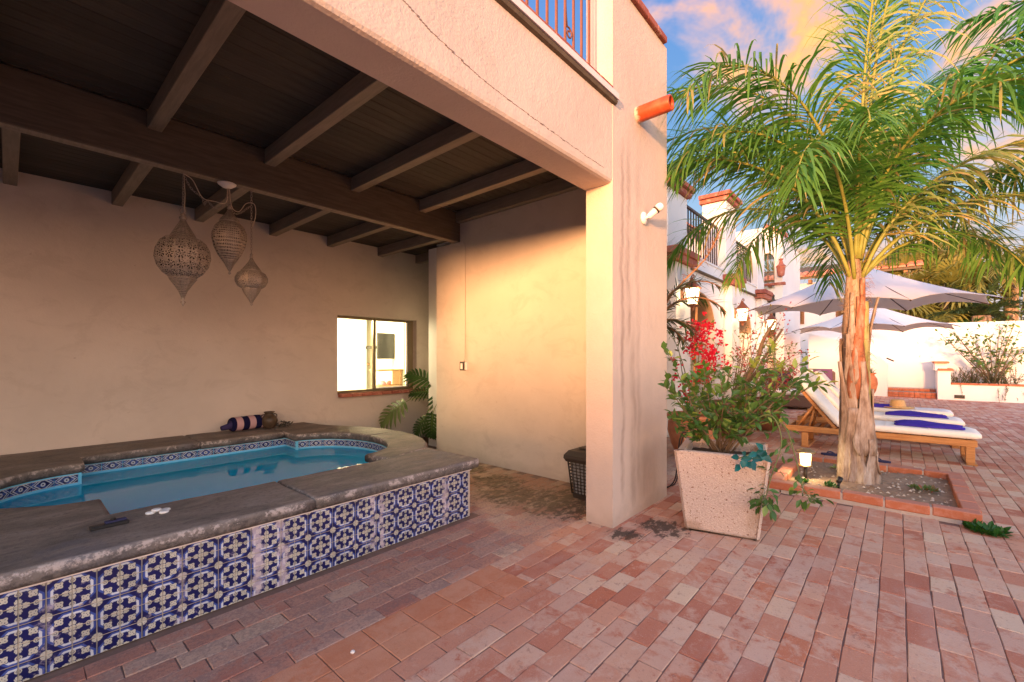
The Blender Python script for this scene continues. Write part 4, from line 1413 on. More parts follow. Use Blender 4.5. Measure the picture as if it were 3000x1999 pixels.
# garden wall, steps and raised planter at the end of the terrace
GW = thing('garden_wall', 'tall white garden wall closing the far end of the terrace', 'wall', (21.4, 0, 0))
m = MB()
m.prism([(2.6, 0), (-9, 0), (-9, 2.52), (2.6, 2.60)], 0, 21.4, 21.65)
part('masonry', m, 'stucco_white', GW)
m = MB(); m.prism([(0.27, 0), (0.27, 1.15), (0.5, 1.42), (1.6, 2.0), (2.6, 2.3), (2.6, 0)], 0, 20.45, 21.395); part('stair_wall', m, 'stucco_white', GW)
m = MB(); m.tube([(20.38, 0.30, 1.36), (20.38, 0.10, 1.25)], 0.025, 8); m.tube([(20.38, 0.26, 1.335), (20.449, 0.28, 1.33)], 0.012, 6); part('handrail', m, 'iron', GW)
ST = thing('brick_steps', 'two low brick steps recessed between white walls at the terrace end', 'steps', (20.7, -0.4, 0))
m = MB(); m.box(20.52, 21.39, -0.985, 0.262, -.01, 0.185); m.box(20.95, 21.39, -0.985, 0.262, 0.186, 0.30); part('core', m, 'mortar_light', ST)
stb = MB(); stb.bbox(-.065, .065, -.065, .065, 0, .085, .005); stm = stb.mesh('brick'); stm.materials.append(MATS['border_brick'])
for lv in range(2):
    for q in range(9):
        inst('brick', stm, ST, (20.50, -0.915 + q * 0.1385, 0.005 + lv * 0.095), (0, 0, rng.gauss(0, .01)), (1, 1, 1))
for q in range(9):
    inst('brick', stm, ST, (20.93, -0.915 + q * 0.1385, 0.20), (0, 0, rng.gauss(0, .01)))
PL = thing('raised_planter', 'white raised planter with stepped brick caps and a small vent in its side', 'planter', (20.3, -2.5, 0))
m = MB(); m.box(20.2, 20.42, -9.0, -1.30, 0, 0.50); m.box(20.2, 21.39, -1.30, -1.02, 0, 0.945); m.box(20.2, 21.39, -1.018, -.992, 0, 1.0); m.box(20.24, 21.39, -1.22, -.93, .95, 1.18); part('masonry', m, 'stucco_white', PL)
m = MB(); m.box(20.43, 21.38, -9.0, -1.31, 0, 0.46); part('soil', m, 'soil', PL)
m = MB(); m.bbox(20.14, 21.3, -1.27, -0.90, 1.185, 1.25, .01); part('cap_brick', m, 'border_brick', PL)
m = MB(); m.bbox(20.14, 21.3, -1.36, -1.0, 0.95, 1.02, .01); part('cap_brick', m, 'border_brick', PL)
pcb = MB(); pcb.bbox(-.14, .14, -.10, .10, 0, .06, .005); pcm = pcb.mesh('cap_brick'); pcm.materials.append(MATS['border_brick'])
for q in range(26): inst('cap_brick', pcm, PL, (20.31, -1.41 - q * .208, .502), (0, 0, rng.gauss(0, .01)))
m = MB(); m.bbox(20.185, 20.199, -1.62, -1.38, .06, .17, .002); part('vent', m, 'black_plastic', PL)

# far ridge of hills under the sky
m = MB()
V, F = [], []
hr = random.Random(3)
for i in range(60):
    a = R(-60 + i * 3.0)
    hh = 9 + 6 * math.sin(i * .5) + 4 * math.sin(i * 1.3 + 1)
    for (d, z) in ((300, -2), (330, hh), (380, -2)):
        V.append((math.cos(a) * d, math.sin(a) * d, z))
F = [(i * 3 + k, i * 3 + 3 + k, i * 3 + 4 + k, i * 3 + 1 + k) for i in range(59) for k in range(2)]
m.add(V, F, 0, True)
single('hills', m, 'hill', 'low hazy hills on the horizon behind the garden', 'hills', kind='structure')


# ================================================================== PLANTS
class Leaves:
    """many small faces with a tone per face"""
    def __init__(s): s.v, s.f, s.t, s.m = [], [], [], []
    def strip(s, pts, widths, side, tone, mi=0, tip=None):
        """leaf blade along pts with half-widths, in the plane of side"""
        o = len(s.v)
        for p, w in zip(pts, widths):
            s.v.append(tuple(p - side * w)); s.v.append(tuple(p + side * w))
        for i in range(len(pts) - 1):
            s.f.append((o + 2 * i, o + 2 * i + 1, o + 2 * i + 3, o + 2 * i + 2)); s.t.append(tip if (tip is not None and i == len(pts) - 2) else tone); s.m.append(mi)
    def leaf(s, base, d, up, L, Wd, tone, mi=0, curl=0.25):
        """simple pointed leaf, folded a little along the midrib"""
        d = d.normalized(); sd = d.cross(up)
        if sd.length < 1e-4: sd = d.orthogonal()
        sd.normalize(); nn = sd.cross(d)
        o = len(s.v)
        m1, m2 = base + d * L * 0.38 - nn * L * 0.02, base + d * L * 0.72 - nn * L * curl * 0.22
        s.v += [tuple(base), tuple(m1 + sd * Wd * .5 + nn * Wd * .14), tuple(m1), tuple(m1 - sd * Wd * .5 + nn * Wd * .14),
                tuple(m2 + sd * Wd * .36 + nn * Wd * .1), tuple(m2), tuple(m2 - sd * Wd * .36 + nn * Wd * .1), tuple(base + d * L - nn * L * curl * .5)]
        for f in ((0, 2, 1), (0, 3, 2), (1, 2, 5, 4), (2, 3, 6, 5), (4, 5, 7), (5, 6, 7)):
            s.f.append(tuple(i + o for i in f)); s.t.append(tone); s.m.append(mi)
    def build(s, name, m, parent=None, kind=None, label=None, extra=None):
        org = Vector(ORG.get(parent.name, (0, 0, 0))) if parent else Vector()
        me = bpy.data.meshes.new(name)
        v, f = list(s.v), list(s.f)
        t, mi = list(s.t), list(s.m)
        sm = [False] * len(f)
        if extra is not None:
            o = len(v); v += [tuple(p) for p in extra.v]; f += [tuple(i + o for i in q) for q in extra.f]
            t += [0.5] * len(extra.f); mi += [x + len(mats(m)) - 1 for x in extra.mi]; sm += [True] * len(extra.f)
        me.from_pydata([(p[0] - org.x, p[1] - org.y, p[2] - org.z) for p in v], [], f)
        me.attributes.new('rnd', 'FLOAT', 'FACE').data.foreach_set('value', t)
        me.polygons.foreach_set('material_index', mi); me.polygons.foreach_set('use_smooth', sm)
        for x in mats(m): me.materials.append(x)
        ob = bpy.data.objects.new(name, me); COL.objects.link(ob)
        if parent: ob.parent = parent; ORG[ob.name] = tuple(org)
        return tagobj(ob, label, None, None, kind)

UP = Vector((0, 0, 1))
def camdir(phi, r=1.0):
    """horizontal direction: 0 = to the right of the picture, 90 = away, 180 = to the left, 270 = towards the viewer"""
    return RGT * math.cos(R(phi)) * r + FWD * math.sin(R(phi)) * r

def frond(parent, base, phi, elev, length, droop, seed, m=('palm_leaf', 'palm_rachis'), leaf_len=0.55, leaf_w=0.016, pairs=52, hang=0.9, start=0.16,
          rach=0.022, power=1.25, twist=0.0, segs=5, tone=(0.0, 1.0), label=None, fan=55, sidebend=0.0):
    r = random.Random(seed)
    d0 = camdir(phi) if not isinstance(phi, Vector) else phi
    n = 22
    pts, tans = [Vector(base)], []
    h = Vector(d0)
    for i in range(n):
        t = (i + 0.5) / n
        e = R(elev - droop * t ** power)
        hh = Quaternion(UP, R(sidebend * t)) @ h
        d = hh * math.cos(e) + UP * math.sin(e)
        tans.append(d)
        pts.append(pts[-1] + d * (length / n))
    tans.append(tans[-1])
    L = Leaves(); X = MB()
    X.tube(pts, [rach * (1 - 0.85 * i / n) + 0.0012 for i in range(n + 1)], 5, 0, True)
    def at(t):
        k = min(n - 1, int(t * n)); f = t * n - k
        return pts[k].lerp(pts[k + 1], f), tans[k].lerp(tans[k + 1], f).normalized()
    for i in range(pairs):
        t = start + (0.995 - start) * (i + r.uniform(-.3, .3)) / pairs
        t = min(0.995, max(start, t))
        p, T = at(t)
        side = T.cross(UP)
        if side.length < 0.05: side = T.cross(Vector(d0).cross(UP))
        side.normalize()
        nup = side.cross(T).normalized()
        prof = math.sin(math.pi * min(1, (t - start) / (1 - start) * 0.86 + 0.12)) ** 0.6
        for sgn in (-1, 1):
            if r.random() < 0.03: continue
            l = leaf_len * (0.35 + 0.65 * prof) * r.uniform(0.82, 1.1)
            ang = R(fan - 22 * t + r.gauss(0, 7))
            tilt = r.gauss(0.12, 0.28) + twist
            d = (side * sgn * math.sin(ang) + T * math.cos(ang) + nup * tilt).normalized()
            q, P, Ws = Vector(p), [], []
            hg = hang * r.uniform(0.65, 1.3)
            w0 = leaf_w * r.uniform(0.8, 1.2)
            for k in range(segs + 1):
                s = k / segs
                P.append(Vector(q)); Ws.append(w0 * (0.55 + 1.4 * s * (1 - s) * 1.6) * (1 - s ** 3 * 0.93))
                dd = (d + Vector((0, 0, -1)) * hg * (s + .08) ** 1.25).normalized()
                q = q + dd * (l / segs)
            bl = (P[-1] - P[0]); sd = bl.cross(nup * 0.7 + side * 0.3 * sgn)
            if sd.length < 1e-4: sd = T
            sd = (sd.normalized() * 0.8 + T * 0.35 * r.uniform(-1, 1)).normalized()
            L.strip(P, Ws, sd, tone[0] + (tone[1] - tone[0]) * (0.6 * r.random() + 0.4 * r.random() * t) * .85, 0, r.uniform(.88, 1) if r.random() < .35 else None)
    return L.build('frond', m, parent, None, label, X)

# ---- the queen palm in its brick bed
PX, PY = 6.13, 0.35
QP = thing('palm_tree', 'tall feathery palm with peeling trunk growing in the brick edged bed', 'palm tree', (PX, PY, 0.03))
trk = [(k_ * 0.74, z_) for k_, z_ in [(0.24, 0.0), (0.225, 0.1), (0.20, 0.3), (0.165, 0.6), (0.15, 0.9), (0.14, 1.3), (0.13, 1.7), (0.11, 2.1), (0.085, 2.4), (0.05, 2.65)]]
m = MB()
r = random.Random(4)
V = []
n = 18
for rad, z in trk:
    for k in range(n):
        a = 2 * math.pi * k / n
        rr = rad * (1 + r.gauss(0, 0.05))
        V.append((PX + 0.03 * math.sin(z * 1.3) + rr * math.cos(a), PY + 0.02 * z * 0.3 + rr * math.sin(a), 0.0 + z))
F = [(i * n + k, i * n + (k + 1) % n, (i + 1) * n + (k + 1) % n, (i + 1) * n + k) for i in range(len(trk) - 1) for k in range(n)]
m.add(V, F, 0, True)
part('trunk', m, 'palm_bark', QP)
def leaf_base(phi, z0, z1, rad0, rad1, w0, w1, out, mat, seed, curl=0.0, stub=True):
    """an old leaf sheath clasping the trunk: a curved shell that narrows to a stub"""
    r = random.Random(seed)
    rad0 *= .74; rad1 *= .76; w0 *= .85; w1 *= .9
    n, k = 12, 7
    V = []
    for i in range(n + 1):
        t = i / n
        z = z0 + (z1 - z0) * t
        rad = rad0 + (rad1 - rad0) * t + out * max(0, t - 0.45) ** 1.6
        half = (w0 + (w1 - w0) * min(1, t * 1.25) ** 0.8) * (1 + 0.05 * math.sin(i * 2.1 + seed))
        if t < 0.12: half *= 0.55 + t * 3.7
        for j in range(k + 1):
            s = j / k * 2 - 1
            a = s * half / max(rad, 0.05)
            d = camdir(phi + math.degrees(a))
            rr = rad + 0.012 * (1 - s * s) + curl * abs(s) ** 2 * (1 - t) * 0.06 + r.gauss(0, 0.0025)
            V.append(Vector((PX, PY, 0)) + d * rr + UP * (z + r.gauss(0, .002)))
    m = MB()
    F = [(i * (k + 1) + j, i * (k + 1) + j + 1, (i + 1) * (k + 1) + j + 1, (i + 1) * (k + 1) + j) for i in range(n) for j in range(k)]
    o = len(V)
    V2 = [v - (Vector((v.x - PX, v.y - PY, 0)).normalized() * 0.012) for v in V]
    F2 = [tuple(x + o for x in reversed(f)) for f in F]
    rim = [j for j in range(k + 1)] + [(i) * (k + 1) + k for i in range(1, n + 1)] + [n * (k + 1) + j for j in range(k - 1, -1, -1)] + [i * (k + 1) for i in range(n - 1, 0, -1)]
    F3 = [(rim[i], rim[(i + 1) % len(rim)], rim[(i + 1) % len(rim)] + o, rim[i] + o) for i in range(len(rim))]
    m.add([tuple(v) for v in V + V2], F + F2 + F3, 0, True)
    return part('leaf_base', m, mat, QP)
for a in [(285, 0.02, 0.52, 0.235, 0.20, 0.17, 0.03, 0.05, 'boot_tan', 1, 1.0), (225, 0.02, 0.85, 0.215, 0.165, 0.13, 0.05, 0.10, 'boot_tan', 2, 1.2), (195, 0.05, 1.35, 0.20, 0.15, 0.10, 0.022, 0.30, 'boot_tan', 3, 0.8),
          (265, 0.35, 1.35, 0.20, 0.155, 0.145, 0.025, 0.02, 'boot_tan', 4, 1.0), (330, 0.15, 1.05, 0.22, 0.17, 0.12, 0.04, 0.05, 'boot_tan', 5, 1.0),
          (205, 0.75, 1.65, 0.165, 0.145, 0.11, 0.022, 0.10, 'boot_tan', 6, 0.6), (300, 0.80, 2.0, 0.165, 0.135, 0.14, 0.045, 0.0, 'boot_green', 7, 0.3), (245, 0.95, 2.05, 0.155, 0.135, 0.14, 0.015, 0.0, 'boot_orange', 8, 0.5),
          (345, 0.9, 2.05, 0.17, 0.14, 0.05, 0.014, 0.28, 'boot_tan', 9, 0.2), (275, 1.25, 2.25, 0.14, 0.12, 0.12, 0.03, 0.02, 'boot_orange', 10, 0.4), (215, 1.1, 2.1, 0.155, 0.13, 0.09, 0.02, 0.0, 'boot_tan', 12, 0.4),
          (60, 0.2, 1.4, 0.20, 0.16, 0.14, 0.03, 0.05, 'boot_tan', 13, 0.4), (130, 0.3, 1.6, 0.19, 0.15, 0.14, 0.03, 0.05, 'boot_tan', 14, 0.4)]:
    leaf_base(*a)
# shaggy fibre on the trunk
m = MB()
r = random.Random(9)
for i in range(190):
    z = r.uniform(1.35, 2.55); a = r.uniform(150, 390); rad = np.interp(z, [0.9, 1.7, 2.4, 2.65], [0.13, 0.115, 0.085, 0.06])
    b = Vector((PX, PY, z)) + camdir(a) * rad
    d = camdir(a + r.uniform(-70, 70))
    l = r.uniform(0.05, 0.13)
    m.tube([b, b + d * l * .5 + UP * r.uniform(-.02, .03), b + d * l * .8 - UP * r.uniform(0.0, .06)], [0.0022, 0.0018, 0.0008], 3, 0, False)
part('fibre', m, 'fibre', QP, kind='stuff')
CB = (PX + 0.0, PY, 2.35)
GREEN = ('palm_leaf', 'palm_rachis'); PALE = ('palm_leaf_pale', 'palm_rachis'); BRIGHT = ('palm_leaf_bright', 'palm_stalk_green'); DARK = ('palm_leaf_dark', 'palm_stalk_brown')
FR = [  # phi, elev, length, droop, leaf_len, hang, material, pairs, extra
    (262, 87, 3.6, 14, 0.68, 0.35, GREEN, 70, dict(power=1.6, leaf_w=0.0125)),
    (248, 85, 4.0, 95, 0.72, 2.2, PALE, 70, dict(power=3.2, leaf_w=0.009)),
    (296, 84, 3.9, 105, 0.72, 2.2, PALE, 66, dict(power=3.0, leaf_w=0.009)),
    (275, 86, 4.2, 60, 0.6, 1.2, GREEN, 66, dict(power=3.0, leaf_w=0.010)),
    (183, 70, 3.2, 122, 0.72, 1.5, GREEN, 74, dict(power=1.35)),
    (172, 84, 3.7, 135, 0.85, 1.9, GREEN, 78, dict(power=1.7)),
    (200, 82, 3.5, 140, 0.80, 1.8, GREEN, 72, dict(power=1.6)),
    (150, 80, 3.6, 132, 0.8, 1.7, GREEN, 70, dict(power=1.6)),
    (222, 70, 2.8, 140, 0.72, 1.7, GREEN, 62, dict(power=1.4)),
    (110, 84, 3.8, 125, 0.8, 1.6, GREEN, 66, dict(power=1.6)),
    (80, 78, 3.5, 128, 0.8, 1.6, GREEN, 66, dict(power=1.5)),
    (45, 82, 3.8, 130, 0.8, 1.7, GREEN, 70, dict(power=1.6)),
    (8, 84, 4.0, 128, 0.9, 2.0, BRIGHT, 76, dict(power=1.7, leaf_w=.014)),
    (350, 76, 3.8, 126, 0.9, 2.0, BRIGHT, 76, dict(power=1.5, leaf_w=.014)),
    (330, 84, 3.8, 136, 0.85, 2.0, BRIGHT, 74, dict(power=1.7)),
    (305, 80, 3.2, 140, 0.75, 1.8, GREEN, 66, dict(power=1.6)),
    (20, 64, 3.2, 128, 0.75, 1.6, GREEN, 64, {}),
    (345, 58, 2.9, 126, 0.72, 1.6, PALE, 60, {}),
    (60, 60, 2.8, 122, 0.7, 1.5, GREEN, 56, {}),
    (270, 82, 2.6, 140, 0.6, 1.3, GREEN, 60, dict(leaf_w=0.0105)),
    (235, 80, 2.4, 130, 0.6, 1.3, GREEN, 56, dict(leaf_w=0.0105)),
    (0, 48, 2.3, 112, 0.6, 1.5, GREEN, 50, {}),
    (188, 76, 3.0, 142, 0.78, 1.8, GREEN, 66, dict(power=1.5)),
    (165, 76, 3.1, 134, 0.78, 1.8, GREEN, 66, dict(power=1.4)),
    (355, 68, 3.2, 140, 0.8, 1.9, GREEN, 66, dict(power=1.4)),
    (30, 74, 3.2, 138, 0.8, 1.8, GREEN, 64, dict(power=1.5)),
    (130, 72, 3.0, 136, 0.75, 1.7, GREEN, 60, {}),
    (320, 72, 2.8, 142, 0.75, 1.8, PALE, 60, dict(power=1.5)),
    (95, 70, 2.9, 136, 0.75, 1.7, GREEN, 60, {}),
]
for i, (phi, el, ln, dr, ll, hg, mt, prs, kw) in enumerate(FR):
    frond(QP, Vector(CB) + camdir(phi) * 0.05 + UP * (0.12 if el > 75 else -0.10), phi, el, ln, dr, 100 + i, mt, ll, pairs=int(prs * 1.2), hang=hg, **({'leaf_w': 0.0118} | kw))
# flower stalk remains
# ---- neighbouring palm whose fronds come in from the right
RP = thing('palm_tree', 'bright green palm leaning in from beyond the right edge of the terrace', 'palm tree', (7.25, -3.0, 0))
m = MB(); m.tube([(7.25, -3.0, 0), (7.22, -3.0, 1.3), (7.2, -2.95, 2.7)], [0.17, 0.13, 0.10], 10); part('trunk', m, 'palm_bark', RP)
for i, (phi, el, ln, dr) in enumerate([(175, 76, 3.2, 112), (195, 62, 2.7, 112), (160, 84, 3.9, 110), (215, 74, 3.0, 125), (185, 86, 4.0, 105), (205, 80, 3.5, 115), (140, 60, 2.7, 105), (185, 44, 2.2, 100), (100, 72, 2.8, 110), (20, 70, 2.8, 110), (320, 70, 2.6, 115), (260, 76, 2.8, 115)]):
    frond(RP, (7.2, -2.95, 2.75), phi, el, ln, dr, 300 + i, BRIGHT, 0.85, 0.015, 72, 1.9)
# ---- darker potted palm between the column and the white wing
DP = thing('palm_tree', 'small dark palm with a brown flower stalk beside the pink column', 'palm tree', (5.35, 2.25, 0))
m = MB(); m.tube([(5.35, 2.25, 0), (5.36, 2.27, 1.0), (5.33, 2.28, 1.75)], [0.09, 0.07, 0.05], 8); part('trunk', m, 'palm_bark', DP)
for i, (phi, el, ln, dr, hg) in enumerate([(356, 62, 1.05, 118, .35), (4, 78, 1.15, 110, .35), (345, 30, 0.5, 95, 0.3), (350, -5, 0.42, 60, .3), (160, 75, 1.6, 110, .6), (175, 50, 1.2, 100, .6), (90, 80, 1.4, 95, .5), (120, 60, 1.4, 100, .6), (200, 80, 1.6, 90, .5)]):
    frond(DP, (5.33, 2.28, 1.8), phi, el, ln, dr, 400 + i, DARK, 0.26, 0.009, 40, hg, fan=62)
m = MB()
r = random.Random(21)
st = catmull([(5.33, 2.28, 1.78), Vector((5.33, 2.28, 2.2)) + RGT * .22, Vector((5.33, 2.28, 2.62)) + RGT * .62, Vector((5.33, 2.28, 3.0)) + RGT * .82])
m.tube(st, [0.014 - 0.008 * i / len(st) for i in range(len(st))], 6)
for i in range(70):
    p = st[int(len(st) * (0.35 + 0.63 * r.random()))]
    d = Vector((r.gauss(0, 1), r.gauss(0, 1), r.gauss(0.5, .7))).normalized()
    m.tube([p, p + d * r.uniform(.05, .13)], [0.004, 0.0015], 3)
part('flower_stalk', m, 'palm_stalk_brown', DP)

# ---- bank of palms and cycads beyond the garden wall
def fan_leaf(L, X, c, d, size, r, mi=0):
    d = d.normalized(); sd = d.cross(UP); sd = sd.normalized() if sd.length > 1e-3 else Vector((1, 0, 0))
    up2 = sd.cross(d)
    nb = 20
    tone = r.random()
    for k in range(nb):
        a = R(-125 + 250 * k / (nb - 1))
        dd = (d * math.cos(a) + sd * math.sin(a) + up2 * 0.1).normalized()
        l = size * r.uniform(.85, 1.05) * (0.75 + 0.25 * math.cos(a))
        e = c + dd * l * 0.62
        tip = e + (dd + Vector((0, 0, -r.uniform(.3, 1.1)))).normalized() * l * .4
        s2 = dd.cross(up2)
        L.strip([c, e, tip], [size * .012, size * .035, size * .004], s2.normalized(), min(1, tone * .6 + r.random() * .4), mi)
def fan_palm(x, y, h, size, seed, m, label, nleaf=34, trunk=0.16):
    r = random.Random(seed)
    t = thing('fan_palm', label, 'palm tree', (x, y, 0), 'palms beyond the garden wall')
    mb = MB(); mb.tube([(x, y, 0), (x + .05, y, h * .5), (x, y, h)], [trunk * 1.2, trunk, trunk * .9], 9); part('trunk', mb, 'palm_bark', t)
    L = Leaves(); X = MB()
    for i in range(nleaf):
        a = r.uniform(0, 360); e = r.uniform(-50, 75)
        d = camdir(a) * math.cos(R(e)) + UP * math.sin(R(e))
        stalk = size * r.uniform(.55, .8)
        b = Vector((x, y, h)); c = b + d * stalk - UP * stalk * .12
        X.tube([b, b + d * stalk * .5, c], [.022, .018, .012], 4)
        fan_leaf(L, X, c, (d - UP * .25), size * .75, r)
    L.build('crown', m, t, None, None, X)
    return t
FP = ('far_palm_leaf', 'palm_stalk_green')
fan_palm(24.5, 0.2, 4.1, 1.5, 51, FP, 'yellow green fan palm behind the wall, above the parasol peak', 40)
fan_palm(24.8, -1.4, 3.9, 1.6, 52, FP, 'yellow green fan palm behind the wall, between parasol peak and dark cycad', 40)
fan_palm(26.5, -0.6, 4.9, 1.6, 53, FP, 'taller yellow fan palm at the back of the group behind the wall', 40)
def feather_palm(x, y, h, ln, seed, m, label, cat='palm tree', nf=22, leaf_len=.5, emin=5, emax=80, trunk=.2, leaf_w=.02, pairs=26, hang=.5, name='feather_palm', group='palms beyond the garden wall', droop=95, fan=55):
    r = random.Random(seed)
    t = thing(name, label, cat, (x, y, 0), group)
    mb = MB(); mb.tube([(x, y, 0), (x, y, h)], [trunk * 1.15, trunk], 9); part('trunk', mb, 'palm_bark', t)
    for i in range(nf):
        frond(t, (x, y, h), 360 * (i * .618 % 1), r.uniform(emin, emax), ln * r.uniform(.8, 1.1), droop * r.uniform(.8, 1.15), seed * 50 + i, m, leaf_len, leaf_w, pairs, hang, segs=3, rach=.028, fan=fan)
    return t
feather_palm(25.5, -3.3, 4.6, 3.0, 61, FP, 'large yellow feather palm behind the wall at the right edge', nf=26, leaf_len=.75, leaf_w=.026, hang=1.0, pairs=34)
feather_palm(26.8, -1.9, 5.0, 2.8, 62, FP, 'yellow feather palm with drooping fronds behind the dark cycad', nf=24, leaf_len=.7, leaf_w=.026, hang=1.0, pairs=32)
CY = ('cycad_leaf', 'cycad_leaf')
feather_palm(23.4, -2.3, 2.9, 1.75, 63, CY, 'dark green cycad with stiff spreading fronds above the garden wall', 'cycad', nf=30, leaf_len=.30, leaf_w=.016, hang=.15, pairs=34, name='cycad', droop=55, group=None, trunk=.26)
feather_palm(22.9, -1.75, 1.9, 1.3, 64, ('weed_leaf', 'cycad_leaf'), 'low green cycad just behind the wall, below the parasol tip', 'cycad', nf=26, leaf_len=.28, leaf_w=.016, hang=.15, pairs=30, name='cycad', droop=60, group=None, trunk=.22)
feather_palm(22.7, -0.6, 2.0, 1.4, 65, FP, 'yellow green shrubby palm behind the wall, next to the rear parasol', 'palm tree', nf=22, leaf_len=.5, hang=.5, pairs=24, name='feather_palm')
# hedge that closes the view behind them
L = Leaves(); r = random.Random(77)
for i in range(5200):
    a = r.random()
    x = r.uniform(24.5, 29.5); y = r.uniform(-9.5, 1.2)
    hh = 4.6 + .6 * math.sin(y * 1.3) + .5 * math.sin(x * 2)
    z = hh * (r.random() ** .5)
    d = Vector((r.gauss(0, 1), r.gauss(0, 1), r.gauss(0, 1))).normalized()
    L.leaf(Vector((x, y, z)), d, Vector((r.gauss(0, 1), r.gauss(0, 1), 1)), r.uniform(.2, .4), r.uniform(.08, .16), r.random())
h = L.build('hedge', 'hedge_leaf', None, 'stuff', 'dense olive green hedge behind the palms beyond the wall'); h['category'] = 'hedge'
# distant tree crown over the tiled house
DT = thing('distant_tree', 'thin distant tree crown showing above the red tiled eaves', 'tree', (40, 7.2, 0))
m = MB(); m.tube([(40, 7.2, 0), (40, 7.2, 7.2)], [.18, .1], 7); part('trunk', m, 'twig', DT)
L = Leaves(); r = random.Random(31)
for i in range(500):
    d = Vector((r.gauss(0, .9), r.gauss(0, 1.3), r.gauss(0, .45)))
    L.leaf(Vector((40, 7.2, 8.0)) + d, d + UP * .4, Vector((1, .2, .3)), .55, .05, r.random())
L.build('crown', 'hedge_leaf', DT)

# ---- shrubs ---------------------------------------------------------
def shrub(parent, base, targets, seed, leafm, twm='twig', L_len=(.05, .08), L_w=.5, per=16, r0=.012, twigs=5, spread=.14, flop=0.0, start=.3, leafkind='leaves', sag=0.0, clump=None):
    """stems from the base to each target, side twigs, leaves along both"""
    r = random.Random(seed)
    X = MB(); L = Leaves()
    base = Vector(base)
    for ti, tg in enumerate(targets):
        tg = Vector(tg)
        b = base + Vector((r.gauss(0, .03), r.gauss(0, .03), 0))
        mid = (b + tg) / 2 + Vector((r.gauss(0, .06), r.gauss(0, .06), r.uniform(.02, .12) + sag))
        st = bez(b, mid, tg, 10)
        X.tube(st, [r0 * (1 - .82 * i / 10) for i in range(11)], 6)
        shoots = [(st, start)]
        for k in range(twigs):
            t = r.uniform(.3, .97)
            p = st[int(t * 10)]
            d = (st[min(10, int(t * 10) + 1)] - st[max(0, int(t * 10) - 1)]).normalized()
            d2 = (d * .7 + Vector((r.gauss(0, .7), r.gauss(0, .7), r.gauss(.15, .6)))).normalized()
            l = spread * r.uniform(.5, 1.4)
            e = p + d2 * l
            tw = bez(p, p + d2 * l * .5 + UP * .01, e - UP * flop * l, 5)
            X.tube(tw, [r0 * .32 * (1 - .7 * i / 5) for i in range(6)], 4)
            shoots.append((tw, .2))
        for pts, s0 in shoots:
            n = per if pts is st else max(4, int(per * .45))
            for q in range(n):
                t = s0 + (1 - s0) * (q + r.random()) / n
                f = t * (len(pts) - 1); k = min(len(pts) - 2, int(f))
                p = pts[k].lerp(pts[k + 1], f - k)
                d = (pts[k + 1] - pts[k]).normalized()
                dd = (d * .5 + Vector((r.gauss(0, .7), r.gauss(0, .7), r.gauss(.1, .6)))).normalized()
                l = r.uniform(*L_len)
                L.leaf(p, dd, Vector((r.gauss(0, .5), r.gauss(0, .5), 1)), l, l * L_w * r.uniform(.8, 1.2), r.random(), 0, r.uniform(0, .5))
    part('stems', X, twm, parent, kind='stuff')
    L.build(leafkind, leafm, parent, 'stuff')
    return r

def at_px(px, py, d):
    """world point on the ray of a photograph pixel at depth d: used to read off where a plant's shoots stand"""
    return Vector((0, 0, CAMH)) + FWD * d + RGT * ((px - 1500) / FPX * d) + UP * ((HOR - py) / FPX * d)

# concrete planter and its citrus bush
PCX, PCY, PRZ = 3.925, 1.10, R(12.9)
PT = thing('concrete_planter', 'square tapered washed gravel concrete planter beside the pink column', 'planter', (PCX, PCY, 0))
m = MB()
def sq(h, z): 
    c, s = math.cos(PRZ), math.sin(PRZ)
    out = []
    b = 0.02
    for (sx, sy) in ((-1, -1), (1, -1), (1, 1), (-1, 1)):
        for (ox, oy) in (((b, 0), (0, b)) if sx * sy > 0 else ((0, b), (b, 0))):
            px_, py_ = sx * (h - ox), sy * (h - oy)
            out.append((PCX + px_ * c - py_ * s, PCY + px_ * s + py_ * c, z))
    return out
rings = [sq(.255, .006), sq(.265, .016), sq(.335, .628), sq(.338, .645), sq(.330, .652), sq(.286, .652), sq(.279, .645), sq(.272, .55)]
V = [p for q in rings for p in q]
F = [(i * 8 + k, i * 8 + (k + 1) % 8, (i + 1) * 8 + (k + 1) % 8, (i + 1) * 8 + k) for i in range(len(rings) - 1) for k in range(8)] + [tuple(range(7, -1, -1))]
m.add(V, F); part('box', m, 'aggregate', PT)
m = MB()
gN = 14
r = random.Random(8)
c_, s_ = math.cos(PRZ), math.sin(PRZ)
V = []
for i in range(gN + 1):
    for j in range(gN + 1):
        a, b = (i / gN * 2 - 1) * .274, (j / gN * 2 - 1) * .274
        V.append((PCX + a * c_ - b * s_, PCY + a * s_ + b * c_, .575 + r.gauss(0, .006)))
m.add(V, [(i * (gN + 1) + j, (i + 1) * (gN + 1) + j, (i + 1) * (gN + 1) + j + 1, i * (gN + 1) + j + 1) for i in range(gN) for j in range(gN)], 0, True)
part('soil', m, 'soil_dark', PT)
CIT = thing('citrus_bush', 'sprawling leafy green citrus bush growing in the concrete planter', 'bush', (3.93, 1.10, .57))
D0 = 3.55
